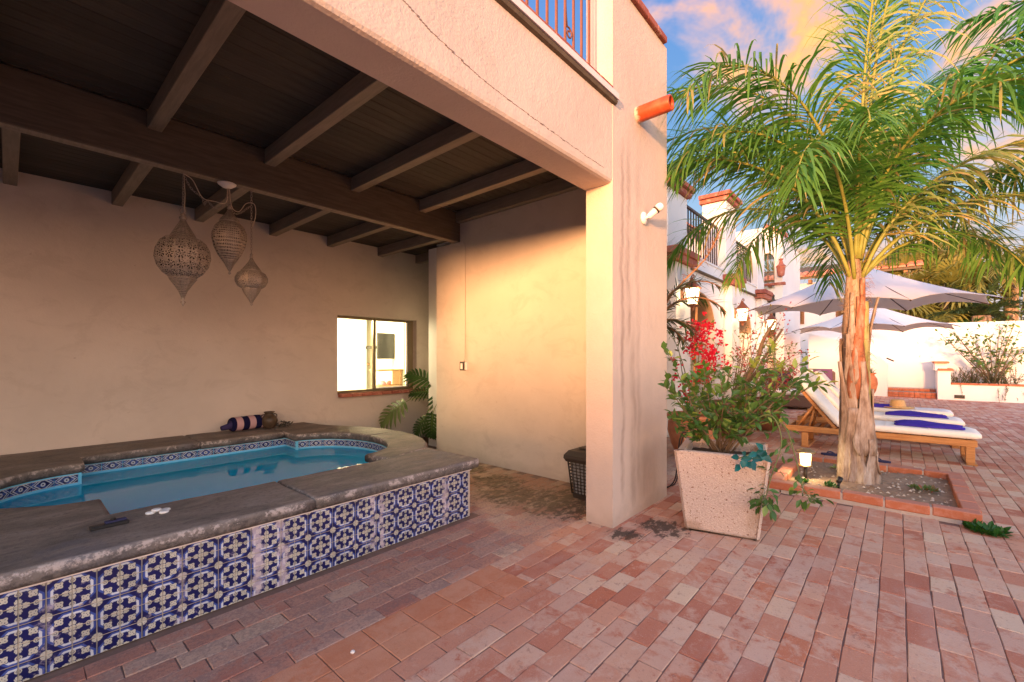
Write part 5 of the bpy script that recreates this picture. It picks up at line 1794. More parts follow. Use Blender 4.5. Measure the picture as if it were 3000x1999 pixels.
tg = [at_px(*p) for p in [(1945, 1130, 3.45), (1965, 1040, 3.6), (2010, 1120, 3.4), (2000, 1200, 3.35), (1960, 1230, 3.5), (2060, 1060, 3.6), (2110, 1110, 3.4), (2130, 1170, 3.3), (2090, 1200, 3.5), (2180, 1110, 3.5), (2150, 1060, 3.7),
     (2230, 1090, 3.5), (2290, 1100, 3.4), (2340, 1110, 3.4), (2390, 1120, 3.4), (2260, 1160, 3.3), (2330, 1160, 3.45), (2200, 1200, 3.3), (2060, 1170, 3.8), (2250, 1040, 3.6), (2040, 1230, 3.4), (2350, 1060, 3.5), (1990, 1160, 3.6), (2410, 1085, 3.45), (2150, 1240, 3.3)]]
shrub(CIT, (3.93, 1.10, .575), tg, 12, 'citrus_leaf', L_len=(.055, .10), per=14, r0=.009, twigs=4, spread=.19, start=.42)
# two long shoots that hang over the side
HX = MB(); HL = Leaves(); r = random.Random(44)
for pts, heads in (([(2150, 1270, 3.55), (2250, 1215, 3.4), (2290, 1290, 3.3), (2262, 1390, 3.25), (2245, 1450, 3.2), (2235, 1480, 3.2)], 60), ([(2200, 1250, 3.55), (2290, 1240, 3.4), (2330, 1340, 3.35), (2348, 1420, 3.3), (2365, 1450, 3.3), (2385, 1475, 3.3)], 44)):
    st = catmull([at_px(*p) for p in pts], 6)
    HX.tube(st, [.006 - .004 * i / len(st) for i in range(len(st))], 5)
    for q in range(heads):
        t = 1 - r.random() ** 2.0 * .85
        k = min(len(st) - 2, int(t * (len(st) - 1)))
        d = (st[k + 1] - st[k]).normalized()
        off = Vector((r.gauss(0, .045), r.gauss(0, .045), r.gauss(0, .04))) * (1.0 if t > .6 else .4)
        p = st[k] + off
        HX.tube([st[k], p], [.0018, .001], 3, 0, False)
        dd = (off.normalized() * .7 + d * .5 - UP * .2).normalized() if off.length > 1e-3 else d
        l = r.uniform(.05, .085)
        HL.leaf(p, dd, Vector((r.gauss(0, .6), r.gauss(0, .6), 1)), l, l * .5, r.random(), 0, r.uniform(0, .4))
part('hanging_shoot', HX, 'twig_green', CIT); HL.build('hanging_leaves', 'citrus_leaf', CIT, 'stuff')
# lime green shoot tips standing behind it
LX = MB(); LL = Leaves(); r = random.Random(45)
for (x, y, d, hgt) in ((2262, 1010, 3.75, .42), (2285, 1060, 3.7, .3), (2210, 1050, 3.75, .25)):
    top = at_px(x, y, d); b = top - UP * hgt + RGT * .02
    LX.tube([b, (b + top) / 2 + RGT * .01, top], [.007, .006, .004], 5)
    for q in range(13):
        a = r.uniform(0, 360); e = R(r.uniform(5, 60))
        l = r.uniform(.07, .12)
        LL.leaf(top - UP * r.uniform(0, .09), camdir(a) * math.cos(e) + UP * math.sin(e), UP, l, l * .3, r.random(), 0, .3)
part('shoot', LX, 'twig_green', CIT); LL.build('young_leaves', 'lime_leaf', CIT, 'stuff')
# teal artificial leaves on the rim
m = Leaves(); r = random.Random(46)
tb_ = thing('teal_ornament', 'bunch of dark teal artificial leaves laid on the planter rim', 'ornament', tuple(at_px(2205, 1340, 3.25)))
for q in range(22):
    x = r.uniform(2162, 2240); p = at_px(x, np.interp(x, [2160, 2240], [1348, 1325]) + r.uniform(-8, 14), r.uniform(3.13, 3.20))
    dd = (RGT * r.gauss(0, .8) - FWD * .25 + UP * r.gauss(-.25, .5)).normalized()
    m.leaf(p, dd, -FWD + UP * .3, r.uniform(.06, .085), .045, r.random(), 0, .3)
m.build('leaves', 'teal_leaf', tb_, 'stuff')
m = MB(); m.tube([at_px(2160, 1345, 3.2), at_px(2200, 1330, 3.16), at_px(2245, 1320, 3.2)], .004, 5); part('wire_stem', m, 'twig_green', tb_)
# irrigation tube behind the planter
m = MB()
m.tube(catmull([(4.15, 1.35, .60), (4.2, 1.50, .69), (4.32, 1.60, .60), (4.42, 1.66, .35), (4.46, 1.72, .12), (4.5, 1.9, .012), (4.7, 2.3, .012)], 7), .007, 6)
m.tube(catmull([(4.18, 1.33, .61), (4.24, 1.50, .67), (4.36, 1.60, .56), (4.45, 1.66, .30), (4.50, 1.72, .10), (4.56, 1.9, .012)], 7), .006, 6)
single('irrigation_tube', m, 'black_plastic', 'black hose looping down behind the concrete planter', 'hose', origin=(4.3, 1.5, 0))

# bougainvillea in the big clay pot
def clay_pot(name, label, x, y, rad, h, m='terracotta', group=None):
    t = thing(name, label, 'pot', (x, y, 0), group)
    prof = [(rad * .55, 0), (rad * .62, .01), (rad * .85, h * .3), (rad * 1.0, h * .62), (rad * .97, h * .82), (rad * .90, h * .88), (rad * 1.02, h * .91), (rad * 1.05, h * .96), (rad * 1.02, h), (rad * .9, h), (rad * .86, h * .93), (rad * .84, h * .86)]
    mb = MB(); mb.lathe(prof, (x, y, 0.0), 28, cap=False); mb.lathe([(rad * .56, 0.001), (.01, 0.001)], (x, y, 0), 28, cap=False); part('pot_body', mb, m, t)
    mb = MB(); mb.lathe([(0.01, h * .87), (rad * .85, h * .86)], (x, y, 0), 20, cap=False); part('soil', mb, 'soil_dark', t)
    return t
B1 = at_px(2068, 1290, 5.4); B1.z = 0
B1 = Vector((6.35, 2.18, 0))
clay_pot('clay_pot', 'large orange clay pot of the red flowering vine, half hidden by the planter', B1.x, B1.y, .33, .60)
BG1 = thing('bougainvillea', 'bougainvillea with dense bright red blossoms tied to a stake before the arch', 'vine', (B1.x, B1.y, .5))
db = B1.x * FWD.x + B1.y * FWD.y
tg = [at_px(x, y, db + o) for x, y, o in [(2050, 960, 0), (2090, 930, .1), (2030, 1010, -.1), (2110, 1000, 0), (2060, 1060, .1), (2100, 1080, -.1), (2075, 1120, 0), (2040, 1130, .1), (1985, 990, 0), (1960, 960, .1), (2130, 1120, 0), (2020, 1180, -.1), (2090, 1180, 0)]]
shrub(BG1, (B1.x, B1.y, .5), tg, 61, 'boug_leaf', 'twig_green', (.05, .09), .55, 9, .012, 3, .2)
def blossoms(parent, blobs, seed, m, d, size=.035, name='blossoms'):
    r = random.Random(seed); L = Leaves()
    for (x, y, sx, sy, n) in blobs:
        for i in range(int(n * .7)):
            p = at_px(x + r.gauss(0, sx), y + r.gauss(0, sy), d + r.gauss(0, .10))
            for k in range(3):
                dd = Vector((r.gauss(0, 1), r.gauss(0, 1), r.gauss(.2, 1))).normalized()
                L.leaf(p, dd, Vector((r.gauss(0, 1), r.gauss(0, 1), r.gauss(0, 1))), size * r.uniform(.8, 1.3), size * .85, r.random(), 0, .3)
    return L.build(name, m, parent, 'stuff')
blossoms(BG1, [(2040, 965, 18, 14, 90), (2055, 1000, 14, 16, 70), (2020, 1000, 10, 12, 45), (2075, 960, 12, 12, 40), (2070, 948, 6, 4, 12), (2108, 975, 7, 7, 25), (2090, 1025, 8, 12, 40), (2063, 1045, 12, 14, 45), (2085, 1055, 8, 12, 35), (2050, 1095, 10, 14, 45), (2060, 1075, 10, 16, 35),
                (2075, 1085, 8, 10, 25), (2050, 1110, 14, 14, 35), (1968, 1108, 8, 4, 14), (2105, 1135, 9, 6, 18), (2070, 1115, 8, 6, 14), (2005, 1125, 8, 8, 12), (2030, 1030, 14, 10, 24), (1985, 1060, 12, 12, 16), (2120, 1060, 10, 14, 16), (2000, 1160, 14, 10, 18), (2060, 920, 4, 4, 6), (2110, 1000, 8, 8, 10)], 5, 'petal_red', db - .12)
m = MB(); m.tube([(B1.x + .02, B1.y, .45), at_px(2041, 900, db)], .018, 7)
single('garden_stake', m, 'stake_wood', 'wooden stake rising out of the red bougainvillea', 'stake', origin=(B1.x, B1.y, .45))
# second, sparser bougainvillea in a dark pot
B2 = Vector((8.35, 2.20, 0))
clay_pot('clay_pot', 'dark brown glazed pot of the sparse bougainvillea', B2.x, B2.y, .38, .62, 'dark_pot')
BG2 = thing('bougainvillea', 'sparse twiggy bougainvillea with few dull red blossoms under the lanterns', 'vine', (B2.x, B2.y, .5))
d2 = B2.x * FWD.x + B2.y * FWD.y
tg = [at_px(x, y, d2 + o) for x, y, o in [(2190, 930, 0), (2215, 945, .2), (2290, 930, .1), (2310, 960, 0), (2250, 900, .1), (2340, 1030, 0), (2350, 1060, .1), (2170, 1030, 0), (2200, 1060, -.1), (2260, 1000, 0), (2300, 1000, -.2), (2330, 1080, 0), (2180, 990, .1), (2280, 960, 0), (2240, 1080, -.1), (2300, 1080, .1), (2350, 1020, .3), (2160, 1080, 0)]]
shrub(BG2, (B2.x, B2.y, .5), tg, 62, 'boug_leaf', 'twig', (.04, .07), .5, 5, .012, 9, .32)
blossoms(BG2, [(2165, 1035, 8, 10, 18), (2180, 1070, 8, 6, 14), (2215, 1030, 8, 5, 10), (2195, 1000, 6, 5, 8), (2250, 985, 6, 5, 8), (2180, 1045, 10, 8, 10), (2290, 1110, 14, 8, 12), (2205, 985, 10, 8, 8), (2200, 920, 24, 14, 18), (2300, 940, 20, 20, 18), (2340, 1030, 14, 20, 18), (2310, 1090, 20, 20, 26), (2280, 1040, 30, 30, 24)], 6, 'petal_dry', d2 - .1, .03)
m = MB(); m.tube([(B2.x, B2.y, .45), at_px(2292, 965, d2 + .1)], .022, 6); m.tube(catmull([(B2.x, B2.y, .5), at_px(2215, 1060, d2), at_px(2235, 1000, d2), at_px(2270, 940, d2)]), [.05 - .0016 * i for i in range(19)], 7)
part('old_stem', m, 'twig', BG2)
B3 = Vector((9.6, 2.0, 0))
clay_pot('clay_pot', 'second brown pot to the right of the sparse bougainvillea', B3.x, B3.y, .36, .60, 'dark_pot')
OL = thing('flowering_shrub', 'dark purple leaved shrub in the brown pot behind the loungers', 'shrub', (B3.x, B3.y, .5))
d3 = B3.x * FWD.x + B3.y * FWD.y
tg = [at_px(x, y, d3) for x, y in [(2260, 1100), (2300, 1080), (2320, 1110), (2280, 1060), (2340, 1090), (2290, 1120), (2250, 1070), (2330, 1060)]]
shrub(OL, (B3.x, B3.y, .5), tg, 63, 'petal_dry', 'twig', (.04, .07), .5, 14, .01, 7, .2)

# philodendron by the window
PPX, PPY = 4.78, 5.72
clay_pot('clay_pot', 'brown clay pot in the patio corner behind the spa', PPX, PPY, .21, .60, 'dark_pot')
PH = thing('philodendron', 'philodendron with deeply cut drooping leaves below the patio window', 'plant', (PPX, PPY, .5))
def split_leaf(c, d, nrm_, size, seed, m):
    r = random.Random(seed); L = Leaves()
    d = d.normalized(); sd = d.cross(nrm_).normalized(); nn = sd.cross(d)
    mid = [c + d * size * t - nn * size * .35 * t * t for t in np.linspace(0, 1, 9)]
    for i in range(9):
        t = i / 8
        for sgn in (-1, 1):
            l = size * (.62 * math.sin(math.pi * (.18 + .75 * t)) + .06)
            dd = (sd * sgn * (1 - .45 * t) + d * (.15 + .75 * t) - nn * .15).normalized()
            p = mid[i]; w = size * .055
            P = [p, p + dd * l * .4, p + dd * l * .75 - nn * l * .06, p + dd * l - nn * l * .22]
            s2 = dd.cross(nn).normalized()
            L.strip(P, [w * .7, w * 1.05, w * .8, w * .1], s2, r.random(), 0)
    L.strip(mid, [size * .07] * 8 + [.002], sd, .5, 0)
    X = MB(); X.tube(mid, .004, 4)
    return L, X
def philo(px, py, dep, dirv, size, seed, m):
    c = at_px(px, py, dep)
    L, X = split_leaf(c, dirv, -FWD * .6 + UP * .7, size, seed, m)
    b = Vector((PPX, PPY, .55))
    X.tube(bez(b, (b + c) / 2 + UP * .25, c, 8), [.009 - .0005 * i for i in range(9)], 5)
    L.build('leaf', (m, 'palm_stalk_green'), PH, None, None, X)
dp = 7.0
philo(1185, 1180, 6.75, -RGT * .8 - UP * .45 - FWD * .2, .42, 1, 'philo_leaf_light')
philo(1268, 1122, 7.0, UP * .3 - RGT * .5, .40, 2, 'philo_leaf')
philo(1275, 1160, 6.95, UP * -.6 + RGT * .3, .36, 3, 'philo_leaf')
philo(1268, 1215, 6.6, -UP * .9 - RGT * .15, .34, 4, 'philo_leaf')
philo(1245, 1225, 6.65, -UP * .6 - RGT * .6, .28, 5, 'philo_leaf')
philo(1290, 1220, 6.7, -UP * .7 + RGT * .5, .32, 6, 'philo_leaf')
philo(1290, 1110, 7.2, UP * .6 + RGT * .5, .36, 7, 'philo_leaf')
philo(1260, 1150, 7.1, -RGT * .6 + UP * .1, .30, 8, 'philo_leaf')

# rosemary trailing over the raised planter and the little tree behind it
RM = thing('rosemary', 'bushy rosemary trailing over the raised white planter', 'shrub', (20.5, -1.9, .46))
X = MB(); L = Leaves(); r = random.Random(71)
for i in range(130):
    x, y = r.uniform(20.25, 20.75), r.uniform(-2.75, -1.35)
    trail = (r.random() < .16) and (y > -1.75 or y < -2.2)
    b = Vector((x, y, .48))
    e = b + (Vector((-.25 - .1 * r.random(), r.gauss(0, .1), -r.uniform(.1, .5))) if trail else Vector((r.gauss(-.08, .12), r.gauss(0, .15), r.uniform(.2, .62))))
    st = bez(b, b + Vector((-.12 if trail else 0, 0, .12)), e, 6)
    X.tube(st, .006, 3)
    for q in range(26):
        k = r.random() * 5.9; p = st[int(k)].lerp(st[int(k) + 1], k % 1)
        d = Vector((r.gauss(0, 1), r.gauss(0, 1), r.gauss(.4, .8)))
        L.leaf(p, d, UP, .07, .018, r.random())
part('stems', X, 'twig', RM, kind='stuff'); L.build('leaves', 'rosemary', RM, 'stuff')
YT = thing('young_tree', 'thin leafy young tree spreading against the white garden wall', 'tree', (20.8, -2.3, .46))
dt = 20.8 * FWD.x - 2.3 * FWD.y
tg = [at_px(x, y, dt + o) for x, y, o in [(2745, 970, 0), (2790, 965, -.3), (2830, 960, 0), (2850, 985, .2), (2900, 985, -.2), (2925, 1010, 0), (2960, 940, 0), (2990, 960, -.3), (3010, 1000, 0), (2840, 1040, -.2), (2880, 1060, 0), (2970, 1060, .2), (2990, 1030, -.2), (2930, 950, -.4), (2990, 910, -.4), (2960, 1000, 0), (2760, 985, .2), (2810, 990, 0)]]
shrub(YT, (20.8, -2.3, .46), tg, 72, 'citrus_leaf', 'twig', (.10, .17), .5, 8, .02, 5, .45, start=.5)

# ================================================================== OBJECTS
# ---- palm bed with its brick border
BD = thing('planting_bed', 'sandy planting bed edged with red bricks round the palm', 'planting bed', (6.1, 0.25, 0))
bx0, bx1, by0, by1 = BED
m = MB()
r = random.Random(15)
nx, ny = 26, 24
V = []
for i in range(nx + 1):
    for j in range(ny + 1):
        x = bx0 + .1 + (bx1 - bx0 - .2) * i / nx; y = by0 + .1 + (by1 - by0 - .2) * j / ny
        z = .035 + .02 * math.sin(x * 5 + y * 3) * math.cos(y * 4) + r.gauss(0, .006) + .035 * math.exp(-((x - PX) ** 2 + (y - PY) ** 2) / .12)
        V.append((x, y, z))
m.add(V, [(i * (ny + 1) + j, (i + 1) * (ny + 1) + j, (i + 1) * (ny + 1) + j + 1, i * (ny + 1) + j + 1) for i in range(nx) for j in range(ny)], 0, True)
part('soil', m, 'soil', BD)
m = MB()
for (a, b, c, d) in ((bx0, bx1, by0, by0 + .115), (bx0, bx1, by1 - .115, by1), (bx0, bx0 + .115, by0 + .116, by1 - .116), (bx1 - .115, bx1, by0 + .116, by1 - .116)):
    m.box(a + .006, b - .006, c + .006, d - .006, -.01, .098)
part('mortar_core', m, 'mortar_light', BD)
def border(x0, y0, x1, y1, nb, wdt=.118):
    L_ = math.hypot(x1 - x0, y1 - y0) / nb
    mb = MB(); mb.bbox(-(L_ - .014) / 2, (L_ - .014) / 2, -wdt / 2, wdt / 2, 0.03, .108, .007)
    me = mb.mesh('brick'); me.materials.append(MATS['border_brick'])
    a = math.atan2(y1 - y0, x1 - x0)
    for q in range(nb):
        t = (q + .5) / nb
        inst('brick', me, BD, (x0 + (x1 - x0) * t, y0 + (y1 - y0) * t, rng.uniform(-.003, .003)), (rng.gauss(0, .008), rng.gauss(0, .008), a + rng.gauss(0, .008)))
border(bx0 + .058, by0, bx0 + .058, by1, 5); border(bx1 - .058, by0, bx1 - .058, by1, 5)
border(bx0 + .118, by0 + .058, bx1 - .118, by0 + .058, 5); border(bx0 + .118, by1 - .058, bx1 - .118, by1 - .058, 5)
# litter on the soil
m = MB(); r = random.Random(16)
for i in range(240):
    x, y = r.uniform(bx0 + .14, bx1 - .14), r.uniform(by0 + .14, by1 - .14)
    s = r.uniform(.006, .022)
    z = .045
    a = r.uniform(0, 6.3)
    V = [(x + s * math.cos(a + k * 1.57) * r.uniform(.6, 1.2), y + s * math.sin(a + k * 1.57) * r.uniform(.6, 1.2), z) for k in range(4)] + [(x, y, z + s * .8)]
    m.add(V, [(0, 1, 4), (1, 2, 4), (2, 3, 4), (3, 0, 4), (3, 2, 1, 0)])
part('stone_chips', m, 'stone_chip', BD, kind='stuff')
L = Leaves()
for i in range(150):
    x, y = r.uniform(bx0 + .14, bx1 - .14), r.uniform(by0 + .14, by1 - .14)
    d = Vector((r.gauss(0, 1), r.gauss(0, 1), .05))
    L.leaf(Vector((x, y, .058 + r.random() * .01)), d, UP, r.uniform(.03, .09), r.uniform(.008, .02), r.random())
L.build('dry_leaves', 'dead_leaf', BD, 'stuff')
def weed(name, label, x, y, z, rad, n, seed, L_=(.03, .06), mat='weed_leaf', parent=None):
    r = random.Random(seed); L = Leaves()
    for i in range(n):
        a = r.uniform(0, 360); e = R(r.uniform(5, 80))
        b = Vector((x, y, z)) + camdir(a) * rad * r.random() ** .6
        d = camdir(a + r.gauss(0, 40)) * math.cos(e) + UP * math.sin(e)
        l = r.uniform(*L_)
        L.leaf(b + UP * l * .3 * r.random(), d, UP + camdir(a) * .2, l, l * .55, r.random(), 0, .4)
    o = L.build(name, mat, parent)
    o['label'] = label; o['category'] = 'weed'
    return o
weed('weed', 'low leafy weed clump at the outer corner of the brick bed', 5.16, -.53, 0, .11, 170, 3, (.04, .07))
weed('weed', 'small weed growing beside the glowing garden lamp', 5.62, .78, .05, .05, 36, 4, (.03, .06))
weed('weed', 'little weed at the foot of the palm trunk, near side', 5.62, .52, .05, .045, 34, 5, (.03, .06))
weed('weed', 'sparse grass tuft in the right part of the palm bed', 6.1, -.2, .05, .10, 80, 6, (.03, .06), 'boug_leaf')
weed('weed', 'thin yellow weed behind the glowing garden lamp', 6.6, .55, .05, .06, 30, 7, (.03, .05), 'lime_leaf')
m = MB(); r = random.Random(17)
m.lathe([(.0, 0), (.008, .006), (.012, .012), (.008, .018), (0.0, .02)], (1.07, 1.93, 0.001), 8)
single('pebble', m, 'pebble', 'tiny white pebble lying on the orange paving bricks', 'pebble', origin=(1.07, 1.93, 0))

# ---- solar lantern and spotlight in the bed
SL = thing('garden_lamp', 'lit solar garden lamp with round cap standing in the palm bed', 'lamp', (5.9, .78, .05))
lx, ly = 5.9, .78
m = MB(); m.lathe([(.018, .04), (.018, .17)], (lx, ly, 0), 10); part('stake', m, 'bin_plastic', SL)
m = MB(); m.lathe([(.02, .165), (.062, .175), (.066, .185), (.062, .192), (.05, .194)], (lx, ly, 0), 20); part('base_ring', m, 'gold_metal', SL)
m = MB(); m.lathe([(.045, .194), (.052, .325)], (lx, ly, 0), 20); part('lamp_glass', m, 'lantern_glow', SL)
for k in range(6):
    a = R(60 * k + 20)
    m = MB(); m.tube([(lx + .052 * math.cos(a), ly + .052 * math.sin(a), .19), (lx + .059 * math.cos(a), ly + .059 * math.sin(a), .328)], .004, 5); part('bar', m, 'gold_metal', SL)
m = MB(); m.lathe([(.02, .326), (.096, .330), (.098, .340), (.088, .352), (.06, .358), (.056, .372), (.01, .375)], (lx, ly, 0), 24); part('cap', m, 'gold_metal', SL)
ld = bpy.data.lights.new('garden_lamp_light', 'POINT'); ld.energy = 5; ld.color = (1, .72, .36); ld.shadow_soft_size = .05
lo = bpy.data.objects.new('garden_lamp_light', ld); COL.objects.link(lo); lo.parent = SL; lo.location = (-.075, 0, .20)
SPT = thing('spotlight', 'small black spotlight at the foot of the palm', 'spotlight', (5.62, .46, .05))
m = MB(); m.tube([(5.62, .46, .05), (5.63, .455, .12)], .012, 8); m.tube([(5.62, .46, .11), (5.66, .445, .15)], [.022, .027], 10); part('body', m, 'black_plastic', SPT)

# ---- sun loungers
def make_lounger(x, yf, label):
    """foot end at yf, head end towards +y; x is the near side"""
    t = thing('sun_lounger', label, 'sun lounger', (x, yf, 0), 'teak sun loungers side by side')
    w, Ln = .70, 2.12
    for (lx_, ly_) in ((0, .02), (w - .07, .02), (0, 1.82), (w - .07, 1.82)):
        m = MB(); m.bbox(x + lx_, x + lx_ + .07, yf + ly_, yf + ly_ + .085, .022, .235 if ly_ < 1 else .225, .005); part('leg', m, 'teak', t)
    for ly_ in (0.0, 1.81):
        m = MB(); m.bbox(x - .01, x + w + .01, yf + ly_ - .005, yf + ly_ + .10, 0, .021, .003); part('foot_board', m, 'teak', t)
    for lx_ in (-.004, w - .04):
        m = MB(); m.bbox(x + lx_, x + lx_ + .044, yf, yf + Ln, .236, .322, .006); part('side_rail', m, 'teak', t)
    m = MB(); m.bbox(x + .042, x + w - .042, yf + .004, yf + .044, .237, .315, .004); part('end_rail', m, 'teak', t)
    m = MB(); m.bbox(x + .042, x + w - .042, yf + Ln - .044, yf + Ln - .004, .237, .315, .004); part('end_rail', m, 'teak', t)
    q = yf + .09
    while q < yf + Ln - .1:
        if q < yf + 1.42 or True:
            m = MB(); m.bbox(x + .043, x + w - .043, q, q + .06, .285, .305, .003); part('slat', m, 'teak_dark', t)
        q += .125
    # raised backrest
    hy, hz = yf + 1.46, .335
    ang = R(52)
    dy, dz = math.cos(ang), math.sin(ang)
    def P(xx, s, o): return (xx, hy + dy * s - dz * o, hz + dz * s + dy * o)
    def slabp(x0, x1, s0, s1, o0, o1, m, r_=0):
        V = [P(x0, s0, o0), P(x1, s0, o0), P(x1, s1, o0), P(x0, s1, o0), P(x0, s0, o1), P(x1, s0, o1), P(x1, s1, o1), P(x0, s1, o1)]
        m.add(V, [(0, 1, 2, 3), (4, 5, 6, 7), (0, 1, 5, 4), (1, 2, 6, 5), (2, 3, 7, 6), (3, 0, 4, 7)])
    for lx_ in (.045, w - .085):
        m = MB(); slabp(x + lx_, x + lx_ + .04, 0, .86, -.045, -.002, m); part('back_rail', m, 'teak', t)
    for k in range(6):
        m = MB(); slabp(x + .086, x + w - .086, .06 + k * .14, .13 + k * .14, -.03, -.01, m); part('back_slat', m, 'teak', t)
    for lx_ in (.10, w - .14):
        m = MB(); a = P(x + lx_, .42, -.05); m.tube([a, (x + lx_, hy + .52, .30)], .02, 6); m.tube([P(x + lx_ + .02, .40, -.05), (x + lx_ + .02, hy + .36, .30)], .016, 6); part('prop', m, 'teak', t)
    # cushions with rounded edges
    def cushion(mb, f, L0, L1, th, wd0, wd1):
        n, k = 18, 12
        V = []
        for i in range(n + 1):
            s = i / n
            for j in range(k):
                a = 2 * math.pi * j / k
                ca, sa = math.cos(a), math.sin(a)
                e = .28
                cx_ = math.copysign(abs(ca) ** e, ca); cz_ = math.copysign(abs(sa) ** (e * 1.5), sa)
                end = min(1, min(s, 1 - s) / .03 * .45 + .6) if 0 < s < 1 else .55
                V.append(f((wd0 + wd1) / 2 + cx_ * (wd1 - wd0) / 2 * (1 if 0 < s < 1 else .985), L0 + (L1 - L0) * s, th / 2 + cz_ * th / 2 * end))
        F = [(i * k + j, i * k + (j + 1) % k, (i + 1) * k + (j + 1) % k, (i + 1) * k + j) for i in range(n) for j in range(k)] + [tuple(range(k)), tuple(range(n * k, n * k + k))]
        mb.add(V, F, 0, True)
    m = MB(); cushion(m, lambda a, b, c: (x + a, yf + b, .326 + c), -.04, 1.46, .10, -.005, w + .005); part('seat_cushion', m, 'cushion', t)
    m = MB(); cushion(m, lambda a, b, c: P(x + a, b, c), .02, .92, .10, -.005, w + .005); part('back_cushion', m, 'cushion', t)
    for k, sx in enumerate((.30, .75)):
        m = MB(); m.tube([(x + .02, yf + sx + .15, .4285), (x + w - .02, yf + sx + .15, .4285)], .004, 5); part('seam', m, 'cushion', t)
    return t
lg = make_lounger(8.18, -.77, 'nearest teak sun lounger with white cushion and raised back, behind the palm')
copy_tree(lg, (9.56, -.73, 0), None, 'middle teak sun lounger of the three, a blue towel on its foot half')
copy_tree(lg, (10.94, -.70, 0), None, 'farthest teak sun lounger of the three, carrying the straw hat')
def towel(x, y, z, lx_, ly_, seed, label, rz=0):
    r = random.Random(seed); m = MB()
    nx, ny = 16, 12
    V = []
    c, s = math.cos(rz), math.sin(rz)
    ph = [r.uniform(0, 6) for _ in range(4)]
    for lv in (0, 1):
        for i in range(nx + 1):
            for j in range(ny + 1):
                u, v = i / nx * 2 - 1, j / ny * 2 - 1
                edge = max(abs(u), abs(v))
                h = (.010 if lv == 0 else .016 + .05 * (1 - edge ** 3) * (.55 + .45 * math.sin(u * 2.6 + ph[0]) * math.cos(v * 2.2 + ph[1])) + .006 * math.sin(u * 11 + v * 4 + ph[2]))
                if lv == 0: h = .001
                a, b = u * lx_ * (1 + .06 * math.sin(v * 4 + ph[3])), v * ly_ * (1 + .06 * math.sin(u * 5 + ph[2]))
                V.append((x + a * c - b * s, y + a * s + b * c, z + h))
    k = (nx + 1) * (ny + 1)
    idx = lambda i, j: i * (ny + 1) + j
    F = [(idx(i, j), idx(i + 1, j), idx(i + 1, j + 1), idx(i, j + 1)) for i in range(nx) for j in range(ny)]
    F2 = [tuple(q + k for q in f) for f in F]
    rim = [idx(i, 0) for i in range(nx + 1)] + [idx(nx, j) for j in range(1, ny + 1)] + [idx(i, ny) for i in range(nx - 1, -1, -1)] + [idx(0, j) for j in range(ny - 1, 0, -1)]
    F3 = [(rim[i], rim[(i + 1) % len(rim)], rim[(i + 1) % len(rim)] + k, rim[i] + k) for i in range(len(rim))]
    m.add(V, F + F2 + F3, 0, True)
    single('towel', m, 'towel', label, 'towel', 'blue towels on the sun loungers', (x, y, z))
towel(8.56, -.32, .428, .25, .34, 1, 'folded blue towel on the nearest sun lounger')
towel(9.95, -.22, .428, .23, .36, 2, 'folded blue towel on the middle sun lounger')
towel(11.30, .32, .428, .23, .34, 3, 'folded blue towel beside the straw hat on the farthest sun lounger')
HT = thing('straw_hat', 'woven straw sun hat resting on the farthest sun lounger', 'hat', (11.2, 0.0, .43))
m = MB(); m.lathe([(.245, .018), (.24, .006), (.20, .008), (.14, .022), (.118, .035), (.112, .10), (.10, .145), (.07, .155), (.02, .15)], (11.2, 0, .432), 30); part('weave', m, 'straw', HT)
m = MB(); m.lathe([(.1195, .036), (.1175, .055)], (11.2, 0, .432), 30, cap=False); part('hat_band', m, 'straw', HT)

# ---- flip flops behind the trunk
for k, (x, y, a, lab) in enumerate(((7.72, .70, 100, 'dark blue flip flop showing to the left of the palm trunk'), (7.66, .20, 84, 'dark blue flip flop showing to the right of the palm trunk'))):
    t = thing('flip_flop', lab, 'flip flop', (x, y, 0), 'pair of flip flops')
    m = MB()
    c, s = math.cos(R(a)), math.sin(R(a))
    ol = []
    for q in range(20):
        w_ = 2 * math.pi * q / 20
        u, v = .135 * math.cos(w_), .05 * math.sin(w_) * (1 + .18 * math.cos(w_))
        ol.append((x + u * c - v * s, y + u * s + v * c))
    m.prism(ol, 2, .001, .024); part('sole', m, 'rubber_blue', t)
    m = MB()
    T = lambda u, v, z: (x + u * c - v * s, y + u * s + v * c, z)
    m.tube(bez(T(.07, 0, .024), T(.03, .04, .075), T(-.03, .046, .022), 6), .006, 5); m.tube(bez(T(.07, 0, .024), T(.03, -.04, .075), T(-.03, -.046, .022), 6), .006, 5); part('strap', m, 'rubber_blue', t)

